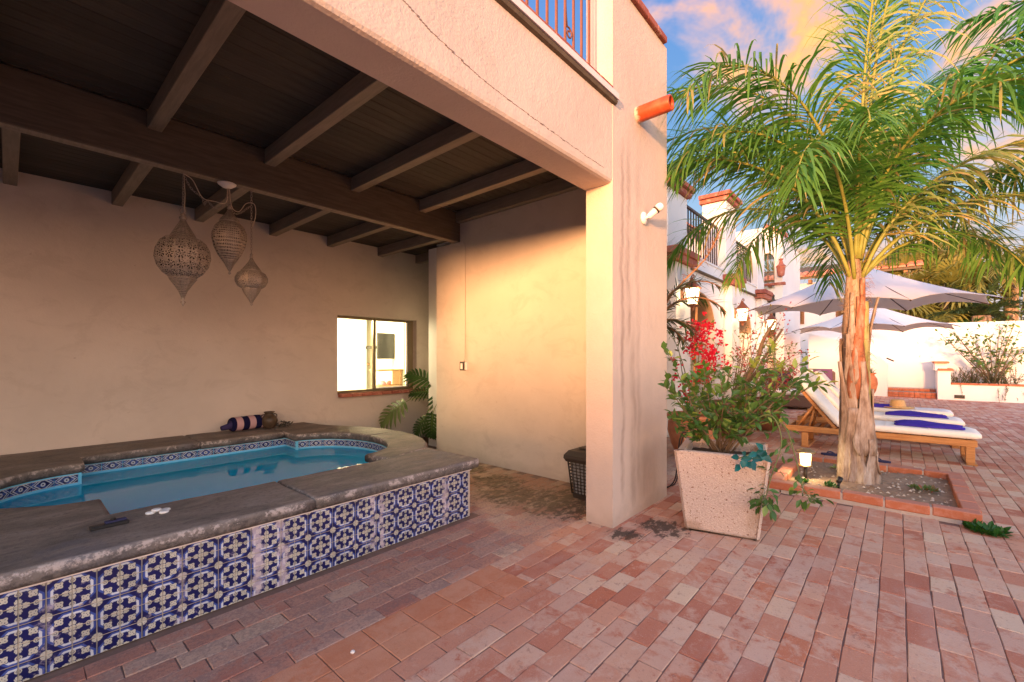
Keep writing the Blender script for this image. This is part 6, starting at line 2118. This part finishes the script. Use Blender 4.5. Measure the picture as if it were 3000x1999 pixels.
# ---- parasols
def make_parasol(cx, cyy, apo, zr, za, tilt, label):
    t = thing('parasol', label, 'parasol', (cx, cyy, 0), 'octagonal white parasols on the terrace')
    Rr = apo / math.cos(R(22.5))
    ang = [R(22.5 + 45 * k) for k in range(8)]
    rim = [Vector((cx + Rr * math.cos(a), cyy + Rr * math.sin(a), zr + tilt * math.cos(a) * Rr)) for a in ang]
    apex = Vector((cx, cyy, za))
    n = 8
    for k in range(8):
        a, b = rim[k], rim[(k + 1) % 8]
        m = MB(); V = []
        for i in range(n + 1):
            for j in range(n + 1):
                s, q = i / n, j / n
                edge = a.lerp(b, q)
                sag = 4 * q * (1 - q)
                p = apex.lerp(edge, s)
                p = p - (edge - apex) * (.055 * sag * s * s) - UP * (.10 * math.sin(math.pi * s) * .6 + .03 * sag * s * (1 - s))
                p.z += .055 * sag * s * s
                V.append(p)
        idx = lambda i, j: i * (n + 1) + j
        F = [(idx(i, j), idx(i + 1, j), idx(i + 1, j + 1), idx(i, j + 1)) for i in range(n) for j in range(n)]
        o = len(V)
        m.add([tuple(v) for v in V] + [tuple(v - UP * .006) for v in V], F + [tuple(x + o for x in reversed(f)) for f in F], 0, True)
        part('panel', m, 'canvas', t)
        m = MB(); m.tube([apex - UP * .06, apex.lerp(a, .5) - UP * .08, a - UP * .012], .011, 5); part('rib', m, 'iron', t)
        m = MB(); m.tube([Vector((cx, cyy, za - .62)), apex.lerp(a, .5) - UP * .08], .009, 5); part('strut', m, 'iron', t)
    m = MB()
    V = [tuple(apex + UP * .12)]
    for k in range(8):
        d = (rim[k] - apex).normalized(); V.append(tuple(apex + d * .34 + UP * .035))
    m.add(V, [(0, 1 + k, 1 + (k + 1) % 8) for k in range(8)]); part('vent_cap', m, 'canvas', t)
    m = MB(); m.lathe([(.022, .09), (.022, za - .03), (.03, za + .10), (.012, za + .16)], (cx, cyy, 0), 12); part('pole', m, 'iron', t)
    m = MB(); m.lathe([(.27, 0.0), (.27, .05), (.22, .075), (.05, .085), (.035, .30)], (cx, cyy, 0), 24); part('base', m, 'bin_plastic', t)
    return t
make_parasol(10.5, .6, 1.8, 2.30, 3.17, .035, 'large white octagonal parasol over the sun loungers, in front')
make_parasol(16.4, .62, 1.8, 2.17, 2.95, .0, 'white octagonal parasol behind, over the outdoor sofa')

# ---- outdoor sofa behind
SF = thing('outdoor_sofa', 'brown wicker outdoor sofa with cushions beneath the rear parasol', 'sofa', (14.1, 2.0, 0))
m = MB(); m.bbox(13.75, 14.55, 1.25, 2.75, .06, .38, .03); part('base', m, 'wicker', SF)
m = MB(); m.bbox(14.40, 14.56, 1.25, 2.75, .38, 1.02, .04); part('backrest', m, 'wicker', SF)
for yy in (1.25, 2.63):
    m = MB(); m.bbox(13.75, 14.40, yy, yy + .12, .38, .66, .03); part('armrest', m, 'wicker', SF)
m = MB(); m.bbox(13.74, 14.39, 1.38, 2.62, .385, .52, .04); part('seat_cushion', m, 'cushion', SF)
def pillow(x, y, z, sz, mat, label, rz, lean):
    m = MB(); n = 8; V = []
    q = Quaternion((0, 0, 1), R(rz)) @ Quaternion((0, 1, 0), R(lean))
    for sd in (1, -1):
        for i in range(n + 1):
            for j in range(n + 1):
                u, v = i / n * 2 - 1, j / n * 2 - 1
                th = .085 * ((1 - u * u) * (1 - v * v)) ** .5
                pin = 1 - .10 * (1 - abs(v) ** 2) * abs(u) - .0
                pin2 = 1 - .10 * (1 - abs(u) ** 2) * abs(v)
                p = q @ Vector((sd * th, u * sz * pin2, v * sz * pin))
                V.append((x + p.x, y + p.y, z + p.z))
    k = (n + 1) ** 2
    idx = lambda i, j: i * (n + 1) + j
    F = [(idx(i, j), idx(i + 1, j), idx(i + 1, j + 1), idx(i, j + 1)) for i in range(n) for j in range(n)]
    m.add(V, F + [tuple(reversed([t + k for t in f])) for f in F], 0, True)
    single('throw_pillow', m, mat, label, 'pillow', 'pillows on the outdoor sofa', (x, y, z))
pillow(14.27, 1.52, .86, .23, 'cushion_purple', 'purple throw pillow at the near end of the wicker sofa', 4, -14)
pillow(14.20, 1.95, .82, .26, 'cushion', 'pale throw pillow in the middle of the wicker sofa', -6, -16)
pillow(14.25, 2.40, .80, .22, 'cushion_navy', 'dark navy throw pillow at the far end of the wicker sofa', 8, -14)

# ---- tall clay jar by the steps
JR = thing('clay_jar', 'tall terracotta jar with a small plant before the far white wall', 'jar', (19.4, .80, 0))
m = MB(); m.lathe([(.14, 0), (.15, .02), (.25, .25), (.30, .48), (.28, .66), (.22, .76), (.20, .80), (.25, .83), (.26, .86), (.23, .86), (.19, .80)], (19.4, .8, 0), 26, cap=False); part('jar_body', m, 'terracotta', JR)
m = MB(); m.lathe([(.01, .80), (.2, .79)], (19.4, .8, 0), 18, cap=False); part('soil', m, 'soil_dark', JR)
JP = thing('jar_plant', 'small green tufted plant in the tall terracotta jar', 'plant', (19.4, .8, .79))
L = Leaves(); r = random.Random(91)
for i in range(150):
    a = r.uniform(0, 360); e = R(r.uniform(15, 85)); d = camdir(a) * math.cos(e) + UP * math.sin(e)
    b = Vector((19.4, .8, .79)) + camdir(r.uniform(0, 360)) * .15 * r.random()
    l = r.uniform(.2, .42)
    L.strip([b, b + d * l * .5, b + d * l - UP * l * .25], [.012, .014, .002], d.cross(UP).normalized(), r.random())
L.build('leaves', 'citrus_leaf', JP, 'stuff')

# ---- wall lanterns on the white wing
def make_lantern(x, y, z, label, power):
    t = thing('wall_lantern', label, 'lantern', (x, y, z), 'iron wall lanterns on the white wing')
    def ring(h, zz): return [(x - h, y - h, zz), (x + h, y - h, zz), (x + h, y + h, zz), (x - h, y + h, zz)]
    def frus(m, a): 
        V = [p for q in a for p in q]; n = len(a)
        m.add(V, [(i * 4 + k, i * 4 + (k + 1) % 4, (i + 1) * 4 + (k + 1) % 4, (i + 1) * 4 + k) for i in range(n - 1) for k in range(4)] + [(3, 2, 1, 0), tuple(range((n - 1) * 4, n * 4))])
    m = MB(); frus(m, [ring(.058, z - .20), ring(.088, z + .06)]); part('lamp_glass', m, 'lamp_glow', t)
    for k in range(4):
        a, b = ring(.064, z - .21)[k], ring(.095, z + .065)[k]
        m = MB(); m.tube([a, b], .008, 5); part('bar', m, 'iron_rust', t)
    m = MB(); frus(m, [ring(.115, z + .065), ring(.118, z + .08), ring(.075, z + .14), ring(.04, z + .19), ring(.022, z + .21), ring(.012, z + .25)]); part('hood', m, 'iron_rust', t)
    m = MB(); frus(m, [ring(.015, z - .32), ring(.022, z - .27), ring(.05, z - .235), ring(.072, z - .22), ring(.072, z - .205)]); part('finial', m, 'iron_rust', t)
    m = MB(); wy = 2.868
    m.tube(catmull([(x, wy - .02, z - .05), (x, y + .06, z + .16), (x, y + .0, z + .30), (x, y - .03, z + .27), (x, y, z + .25)], 6), .011, 6)
    m.tube(catmull([(x + .09, wy - .01, z + .02), (x + .10, y + .04, z + .16), (x + .06, y, z + .22), (x + .13, y, z + .05)], 6), .008, 5)
    m.bbox(x - .05, x + .05, wy - .018, wy - .001, z - .14, z + .10, .004)
    part('bracket', m, 'iron_rust', t)
    ld = bpy.data.lights.new('lantern_light', 'POINT'); ld.energy = power; ld.color = (1, .70, .34); ld.shadow_soft_size = .09
    lo = bpy.data.objects.new('lantern_light', ld); COL.objects.link(lo); lo.parent = t; lo.location = (-.02, -.19, -.06)
    return t
make_lantern(7.82, 2.68, 2.52, 'first lit wall lantern, nearest the pink column, before the dark palm', 9)
make_lantern(11.2, 2.70, 2.44, 'second lit wall lantern, left of the large parasol tip', 8)
make_lantern(14.3, 2.70, 2.38, 'third lit wall lantern, farthest along the wing under the parasol edge', 8)
TL = thing('tower_lantern', 'copper lantern on the corner of the end tower', 'lantern', (15.36, 2.7, 4.1))
m = MB(); m.lathe([(.02, -.2), (.09, -.16), (.12, .10), (.14, .12), (.06, .2), (.04, .3), (.07, .34), (.01, .36)], (15.30, 2.64, 4.0), 8, smooth=False); part('body', m, 'cap_brick', TL)

# ---- flood lamp holder on the column
FL = thing('flood_lamp', 'white swivel lamp holder with bulb on the outer face of the column', 'lamp', (3.825, 1.75, 2.665))
m = MB()
def disc(c, nrm_, prof, n=22):
    nrm_ = Vector(nrm_).normalized(); a = nrm_.orthogonal().normalized(); b = nrm_.cross(a)
    V = []
    for rr, h in prof:
        for k in range(n):
            w = 2 * math.pi * k / n
            V.append(tuple(Vector(c) + nrm_ * h + (a * math.cos(w) + b * math.sin(w)) * rr))
    F = [(i * n + k, i * n + (k + 1) % n, (i + 1) * n + (k + 1) % n, (i + 1) * n + k) for i in range(len(prof) - 1) for k in range(n)] + [tuple(reversed(range(n))), tuple(range((len(prof) - 1) * n, len(prof) * n))]
    return V, F
V, F = disc((3.825, 1.749, 2.665), (0, -1, 0), [(.056, 0), (.058, .008), (.050, .020), (.02, .026)]); m.add(V, F, 0, True); part('plate', m, 'white_plastic', FL)
m = MB(); m.tube([(3.828, 1.73, 2.665), (3.836, 1.695, 2.675)], .013, 8); V, F = disc((3.836, 1.70, 2.675), (.35, -.62, .62), [(.018, -.01), (.026, 0), (.030, .06), (.034, .085), (.028, .088)]); m.add(V, F, 0, True); part('holder', m, 'white_plastic', FL)
m = MB(); V, F = disc((3.836, 1.70, 2.675), (.35, -.62, .62), [(.0352, .074), (.0358, .082), (.0352, .090)]); m.add(V, F, 0, True); part('collar', m, 'iron', FL)
m = MB(); V, F = disc((3.836, 1.70, 2.675), (.35, -.62, .62), [(.026, .089), (.036, .105), (.038, .125), (.03, .145), (.012, .155)]); m.add(V, F, 0, True); part('bulb', m, 'white_plastic', FL)

# ---- switch box with its conduit on the side wall
SW = thing('switch_box', 'weatherproof switch box fed by a thin white cable on the patio side wall', 'switch', (4.12, 4.45, 1.27))
m = MB(); m.bbox(4.075, 4.119, 4.43, 4.515, 1.215, 1.335, .005); part('box', m, 'bin_plastic', SW)
m = MB(); m.bbox(4.070, 4.0745, 4.452, 4.492, 1.235, 1.312, .001); part('rocker', m, 'white_plastic', SW)
m = MB(); m.bbox(4.088, 4.119, 4.385, 4.4295, 1.222, 1.328, .004); part('cover', m, 'white_plastic', SW)
m = MB(); m.tube(catmull([(4.112, 4.56, 2.955), (4.112, 4.50, 2.97), (4.112, 4.45, 2.93), (4.112, 4.44, 2.80), (4.112, 4.445, 2.0), (4.112, 4.448, 1.45), (4.105, 4.46, 1.335)], 6), .0065, 6); part('cable', m, 'stucco_patio', SW)

# ---- waste bin behind the column
BN = thing('waste_bin', 'dark plastic lattice waste bin with a hooded lid behind the column', 'bin', (3.78, 2.33, 0))
bx, by = 3.80, 2.33
def ringb(h, z, n=4, rot=45): return [(bx + h * math.cos(R(rot + 360 * k / n)) * 1.414, by + h * math.sin(R(rot + 360 * k / n)) * 1.414, z) for k in range(n)]
def frust(m, a, n=4, caps=True):
    V = [p for q in a for p in q]; k_ = len(a)
    F = [(i * n + k, i * n + (k + 1) % n, (i + 1) * n + (k + 1) % n, (i + 1) * n + k) for i in range(k_ - 1) for k in range(n)]
    if caps: F += [tuple(reversed(range(n))), tuple(range((k_ - 1) * n, k_ * n))]
    m.add(V, F)
m = MB(); frust(m, [ringb(.095, .004), ringb(.10, .02), ringb(.105, .05)]); part('base', m, 'bin_plastic', BN)
m = MB(); frust(m, [ringb(.09, .05), ringb(.115, .37)]); part('liner', m, 'grey_plastic', BN)
m = MB()
for f in range(4):
    for q in range(7):
        t = q / 6
        a0, a1 = Vector(ringb(.105, .05)[f]), Vector(ringb(.105, .05)[(f + 1) % 4]); b0, b1 = Vector(ringb(.135, .37)[f]), Vector(ringb(.135, .37)[(f + 1) % 4])
        m.tube([a0.lerp(a1, t), b0.lerp(b1, t)], .005 if 0 < q < 6 else .01, 4)
    for q in range(11):
        t = q / 10
        a, b = Vector(ringb(.105, .05)[f]).lerp(Vector(ringb(.135, .37)[f]), t), Vector(ringb(.105, .05)[(f + 1) % 4]).lerp(Vector(ringb(.135, .37)[(f + 1) % 4]), t)
        m.tube([a, b], .0042, 4)
part('lattice', m, 'bin_plastic', BN)
m = MB(); frust(m, [ringb(.15, .365), ringb(.168, .40), ringb(.165, .43), ringb(.13, .475), ringb(.10, .48)]); m.bbox(bx - .06, bx + .06, by - .06, by + .06, .48, .50, .008); part('lid', m, 'bin_plastic', BN)

# ---- things on the spa coping
BO = thing('bolster', 'striped navy and pale pink bolster lying on the spa edge by the back wall', 'bolster', (1.92, 6.08, .5))
p0, p1 = Vector((1.765, 6.03, .585)), Vector((2.155, 6.10, .585))
ax = (p1 - p0).normalized()
m = MB(); n, k = 16, 20
V = []
aa = ax.cross(UP).normalized()
for i in range(n + 1):
    s = i / n
    rr = .085 * (1 + .02 * math.sin(i * 1.7)) * (.86 if i in (0, n) else 1)
    for j in range(k):
        w = 2 * math.pi * j / k
        V.append(tuple(p0.lerp(p1, s) + aa * math.cos(w) * rr + UP * math.sin(w) * rr))
F = [(i * k + j, i * k + (j + 1) % k, (i + 1) * k + (j + 1) % k, (i + 1) * k + j) for i in range(n) for j in range(k)] + [tuple(range(k)), tuple(range(n * k, n * k + k))]
m.add(V, F, 0, True)
bo = part('roll', m, 'towel_stripes', BO)
uvl = bo.data.uv_layers.new(name='UVMap')
for lp in bo.data.loops:
    co = Vector(bo.data.vertices[lp.vertex_index].co) + Vector(ORG[BO.name])
    uvl.data[lp.index].uv = (((co - p0).dot(ax) / (p1 - p0).length) * 2.6 - .25, 0)
m = MB(); m.tube([p0 - ax * .10 - UP * .03, p0 - ax * .02 - UP * .02, p0 + ax * .02], [.028, .038, .06], 10); part('strap', m, 'cushion_navy', BO)
VS = thing('vase', 'small dark mottled round vase beside the striped bolster', 'vase', (2.20, 6.0, .495))
m = MB(); m.lathe([(.05, 0), (.055, .006), (.088, .05), (.098, .095), (.085, .14), (.055, .165), (.048, .185), (.062, .20), (.064, .208), (.052, .208), (.042, .185), (.045, .16)], (2.20, 6.03, .4955), 28, cap=False); part('vase_body', m, 'vase_glaze', VS)
for sx in (-1, 1):
    m = MB(); m.tube(bez((2.2 + sx * .05, 6.03, .67), (2.2 + sx * .11, 6.03, .675), (2.2 + sx * .085, 6.03, .62), 6), .007, 6); part('handle', m, 'vase_glaze', VS)
m = Leaves(); r = random.Random(52)
for i in range(60):
    b = Vector((r.uniform(2.27, 2.44), r.uniform(5.92, 6.1), .50 + r.random() * .05))
    m.leaf(b, Vector((r.gauss(0, 1), r.gauss(0, 1), r.gauss(0.1, .5))), Vector((r.gauss(0, 1), r.gauss(0, 1), 1)), r.uniform(.03, .06), .025, r.random(), 0, .5)
o = m.build('dried_pods', 'dried_pods', None, None, 'little heap of dark dried pods next to the vase'); o['category'] = 'ornament'
TB = thing('chlorine_tablets', 'few white tablets piled on the front spa coping', 'tablets', (.575, 3.21, CZ))
for k, (x, y, z) in enumerate(((.545, 3.245, 0), (.600, 3.205, 0), (.575, 3.265, .0), (.57, 3.235, .0125), (.615, 3.245, .0))):
    m = MB(); m.lathe([(.020, 0), (.024, .003), (.024, .009), (.020, .012)], (x, y, CZ + .0005 + z), 16); part('tablet', m, 'white_tablet', TB)
TK = thing('test_kit', 'flat black water test kit lying on the front spa coping', 'test kit', (.36, 3.17, CZ))
m = MB(); m.bbox(-.078, .078, -.021, .021, 0, .02, .004); me = m.mesh('case'); me.materials.append(MATS['black_plastic']); inst('case', me, TK, (.36, 3.165, CZ + .0005), (0, 0, R(3)))
m = MB(); m.bbox(-.045, .045, -.018, .018, 0, .010, .003); me = m.mesh('cover'); me.materials.append(MATS['rubber_blue']); inst('cover', me, TK, (.385, 3.167, CZ + .021), (0, 0, R(5)))
m = MB(); m.lathe([(.012, 0), (.012, .008), (.01, .01)], (.375, 3.168, CZ + .0315), 12); part('cap', m, 'black_plastic', TK)
m = MB(); m.lathe([(.028, 0), (.028, .004)], (.378, 3.212, CZ + .001), 18); part('dial', m, 'white_plastic', TK)

# ---- pierced metal lanterns under the beam
HK = 4.62
def gores(prof, x, y, z0, n=8):
    """faceted lantern shell: profile (r, z) swept round n gores with a slight bulge, uv per gore"""
    m = MB(); V, F, UV = [], [], []
    k = 4
    for g_ in range(n):
        o = len(V)
        for i, (rr, zz) in enumerate(prof):
            for j in range(k + 1):
                a = 2 * math.pi * (g_ + j / k) / n + .3
                ca = math.cos(math.pi / n); da = abs((j / k) - .5) * 2 * math.pi / n
                f = (.35 + .65 * ca / math.cos(math.pi / n * (1 - abs(2 * (j / k) - 1)) if False else (j / k - .5) * 2 * math.pi / n)) if True else 1
                V.append((x + rr * f * math.cos(a), y + rr * f * math.sin(a), z0 + zz)); UV.append((j / k, i / (len(prof) - 1)))
        for i in range(len(prof) - 1):
            for j in range(k):
                F.append((o + i * (k + 1) + j, o + i * (k + 1) + j + 1, o + (i + 1) * (k + 1) + j + 1, o + (i + 1) * (k + 1) + j))
    m.add(V, F, 0, True)
    return m, UV
def uvpart(name, mu, mat, parent):
    m, UV = mu
    me_ = m.mesh(name, ORG[parent.name], fix=True)
    me_.materials.append(MATS[mat])
    l = me_.uv_layers.new(name='UVMap')
    for lp in me_.loops: l.data[lp.index].uv = UV[lp.vertex_index]
    o = bpy.data.objects.new(name, me_); COL.objects.link(o); o.parent = parent
    return o
def chain(p, link=.028, rad=.0022):
    m = MB(); p = [Vector(q) for q in p]
    L_ = [0]
    for a, b in zip(p, p[1:]): L_.append(L_[-1] + (b - a).length)
    s, k = 0, 0
    while s < L_[-1] - link * .5:
        def at(q):
            for i in range(len(p) - 1):
                if q <= L_[i + 1] + 1e-9: return p[i].lerp(p[i + 1], (q - L_[i]) / max(1e-9, L_[i + 1] - L_[i]))
            return p[-1]
        a, b = at(s), at(min(L_[-1], s + link))
        d = (b - a).normalized(); o = d.orthogonal().normalized()
        if k % 2: o = d.cross(o)
        c = (a + b) / 2; h = (b - a).length * .56
        pts = [c + d * h * math.cos(w) + o * .008 * math.sin(w) for w in [2 * math.pi * q / 8 for q in range(9)]]
        m.tube(pts, rad, 4, 0, False); s += link * .78; k += 1
    return m
def ring_(x, y, z, rr):
    m = MB(); m.tube([(x + rr * math.cos(w) * RGT.x, y + rr * math.cos(w) * RGT.y, z + rr * math.sin(w)) for w in [2 * math.pi * q / 16 for q in range(17)]], .003, 5, 0, False); return m
def knob(m, x, y, z, prof): m.lathe(prof, (x, y, z), 14)
# big one
x, y = .995, HK
B_ = thing('pierced_lantern', 'largest pierced metal lantern, onion shaped with a flower pattern', 'lantern', (x, y, 2.64), 'pierced metal lanterns hanging over the spa')
uvpart('belly', gores([(.100, .0), (.150, .04), (.190, .10), (.207, .17), (.200, .235), (.172, .295), (.128, .335)], x, y, 2.080), 'tin_flower', B_)
uvpart('top_cone', gores([(.105, 0), (.095, .03), (.065, .085), (.035, .14), (.018, .175)], x, y, 2.405), 'tin_mesh', B_)
uvpart('bottom_cone', gores([(.012, 0), (.035, .06), (.070, .115), (.098, .155), (.102, .165)], x, y, 1.905), 'tin_mesh', B_)
m = MB(); knob(m, x, y, 2.575, [(.018, 0), (.03, .012), (.03, .02), (.016, .035), (.022, .045), (.008, .06)]); knob(m, x, y, 1.835, [(.004, 0), (.006, .01), (.022, .035), (.008, .05), (.014, .065), (.012, .075)]); part('finial', m, 'tin', B_)
for rr_, zz_ in ((.104, 2.398), (.100, 2.066)):
    m = MB(); m.lathe([(rr_, 0), (rr_ + .006, .006), (rr_, .012)], (x, y, zz_), 8, cap=False); part('rim_band', m, 'tin', B_)
part('ring', ring_(x, y, 2.655, .028), 'tin', B_)
part('chain', chain([(x, y, 2.685), (x + .004, y, 2.98)]), 'tin', B_)
m = MB(); m.tube([(x + .006, y - .012, 2.63), (x + .012, y - .014, 2.8), (x + .004, y - .01, 2.97)], .003, 5); part('cord', m, 'cord', B_)
# middle one
x2 = 1.345
M_ = thing('pierced_lantern', 'middle pierced metal lantern, tall and narrow with a fine mesh', 'lantern', (x2, y, 2.76), 'pierced metal lanterns hanging over the spa')
uvpart('belly', gores([(.062, 0), (.095, .05), (.125, .12), (.142, .20), (.140, .25), (.118, .31), (.078, .352)], x2, y, 2.285), 'tin_mesh', M_)
uvpart('top_cone', gores([(.082, 0), (.080, .022), (.050, .055), (.025, .095), (.012, .125)], x2, y, 2.635), 'tin_mesh', M_)
uvpart('bottom_cone', gores([(.008, 0), (.025, .035), (.045, .075), (.062, .10)], x2, y, 2.185), 'tin_mesh', M_)
m = MB(); knob(m, x2, y, 2.755, [(.012, 0), (.02, .008), (.012, .02), (.018, .028), (.006, .04)]); knob(m, x2, y, 2.155, [(.004, 0), (.014, .012), (.006, .024), (.01, .034)]); part('finial', m, 'tin', M_)
for rr_, zz_ in ((.084, 2.632), (.062, 2.28)):
    m = MB(); m.lathe([(rr_, 0), (rr_ + .004, .005), (rr_, .01)], (x2, y, zz_), 8, cap=False); part('rim_band', m, 'tin', M_)
part('ring', ring_(x2, y, 2.812, .018), 'tin', M_)
part('chain', chain([(x2, y, 2.83), (x2 - .005, y, 2.965)]), 'tin', M_)
CN = thing('ceiling_canopy', 'round white ceiling rose under the dark beam feeding the lanterns', 'ceiling rose', (x2 - .02, y, 2.985))
m = MB(); m.lathe([(.012, -.045), (.04, -.035), (.072, -.012), (.076, -.002)], (x2 - .02, y, 2.985), 24); part('rose', m, 'white_plastic', CN)
part('chain', chain(catmull([(.998, y, 2.97), (1.05, y - .01, 2.86), (1.13, y - .01, 2.80), (1.15, y, 2.74), (1.17, y, 2.79), (1.22, y - .02, 2.73), (1.28, y - .01, 2.75), (1.32, y, 2.84), (1.33, y, 2.95)], 8)), 'tin', CN)
m = MB(); m.tube(catmull([(.998, y - .01, 2.97), (1.06, y - .02, 2.93), (1.13, y - .02, 2.80), (1.22, y - .02, 2.79), (1.31, y - .02, 2.80), (1.33, y - .01, 2.94)], 8), .0036, 5)
m.tube(catmull([(1.34, y - .01, 2.94), (1.36, y - .01, 2.78), (1.42, y - .01, 2.75), (1.48, y - .01, 2.84), (1.55, y - .01, 2.85), (1.56, y - .01, 2.74), (1.53, y, 2.62)], 8), .0036, 5); part('cord', m, 'cord', CN)
part('hook_chain', chain(catmull([(1.345, y, 2.94), (1.37, y, 2.74), (1.43, y, 2.74), (1.49, y, 2.80), (1.525, y, 2.83)], 8)), 'tin', CN)
# small one
x3 = 1.528
S_ = thing('pierced_lantern', 'smallest pierced metal lantern, squat with swirling rosettes', 'lantern', (x3, y, 2.35), 'pierced metal lanterns hanging over the spa')
uvpart('belly', gores([(.078, 0), (.118, .025), (.139, .07), (.139, .105), (.118, .148), (.084, .168)], x3, y, 2.045), 'tin_swirl', S_)
uvpart('top_cone', gores([(.086, 0), (.068, .03), (.035, .075), (.018, .105), (.010, .13)], x3, y, 2.215), 'tin_mesh', S_)
uvpart('bottom_cone', gores([(.008, 0), (.03, .04), (.058, .085), (.078, .125), (.080, .135)], x3, y, 1.908), 'tin_swirl', S_)
m = MB(); knob(m, x3, y, 2.34, [(.01, 0), (.018, .008), (.01, .018), (.013, .03), (.005, .045)]); knob(m, x3, y, 1.885, [(.004, 0), (.010, .008), (.008, .024)]); part('finial', m, 'tin', S_)
for rr_, zz_ in ((.088, 2.21), (.080, 2.038)):
    m = MB(); m.lathe([(rr_, 0), (rr_ + .004, .005), (rr_, .01)], (x3, y, zz_), 8, cap=False); part('rim_band', m, 'tin', S_)
part('chain', chain([(x3, y, 2.385), (x3, y, 2.98)], .032), 'tin', S_)
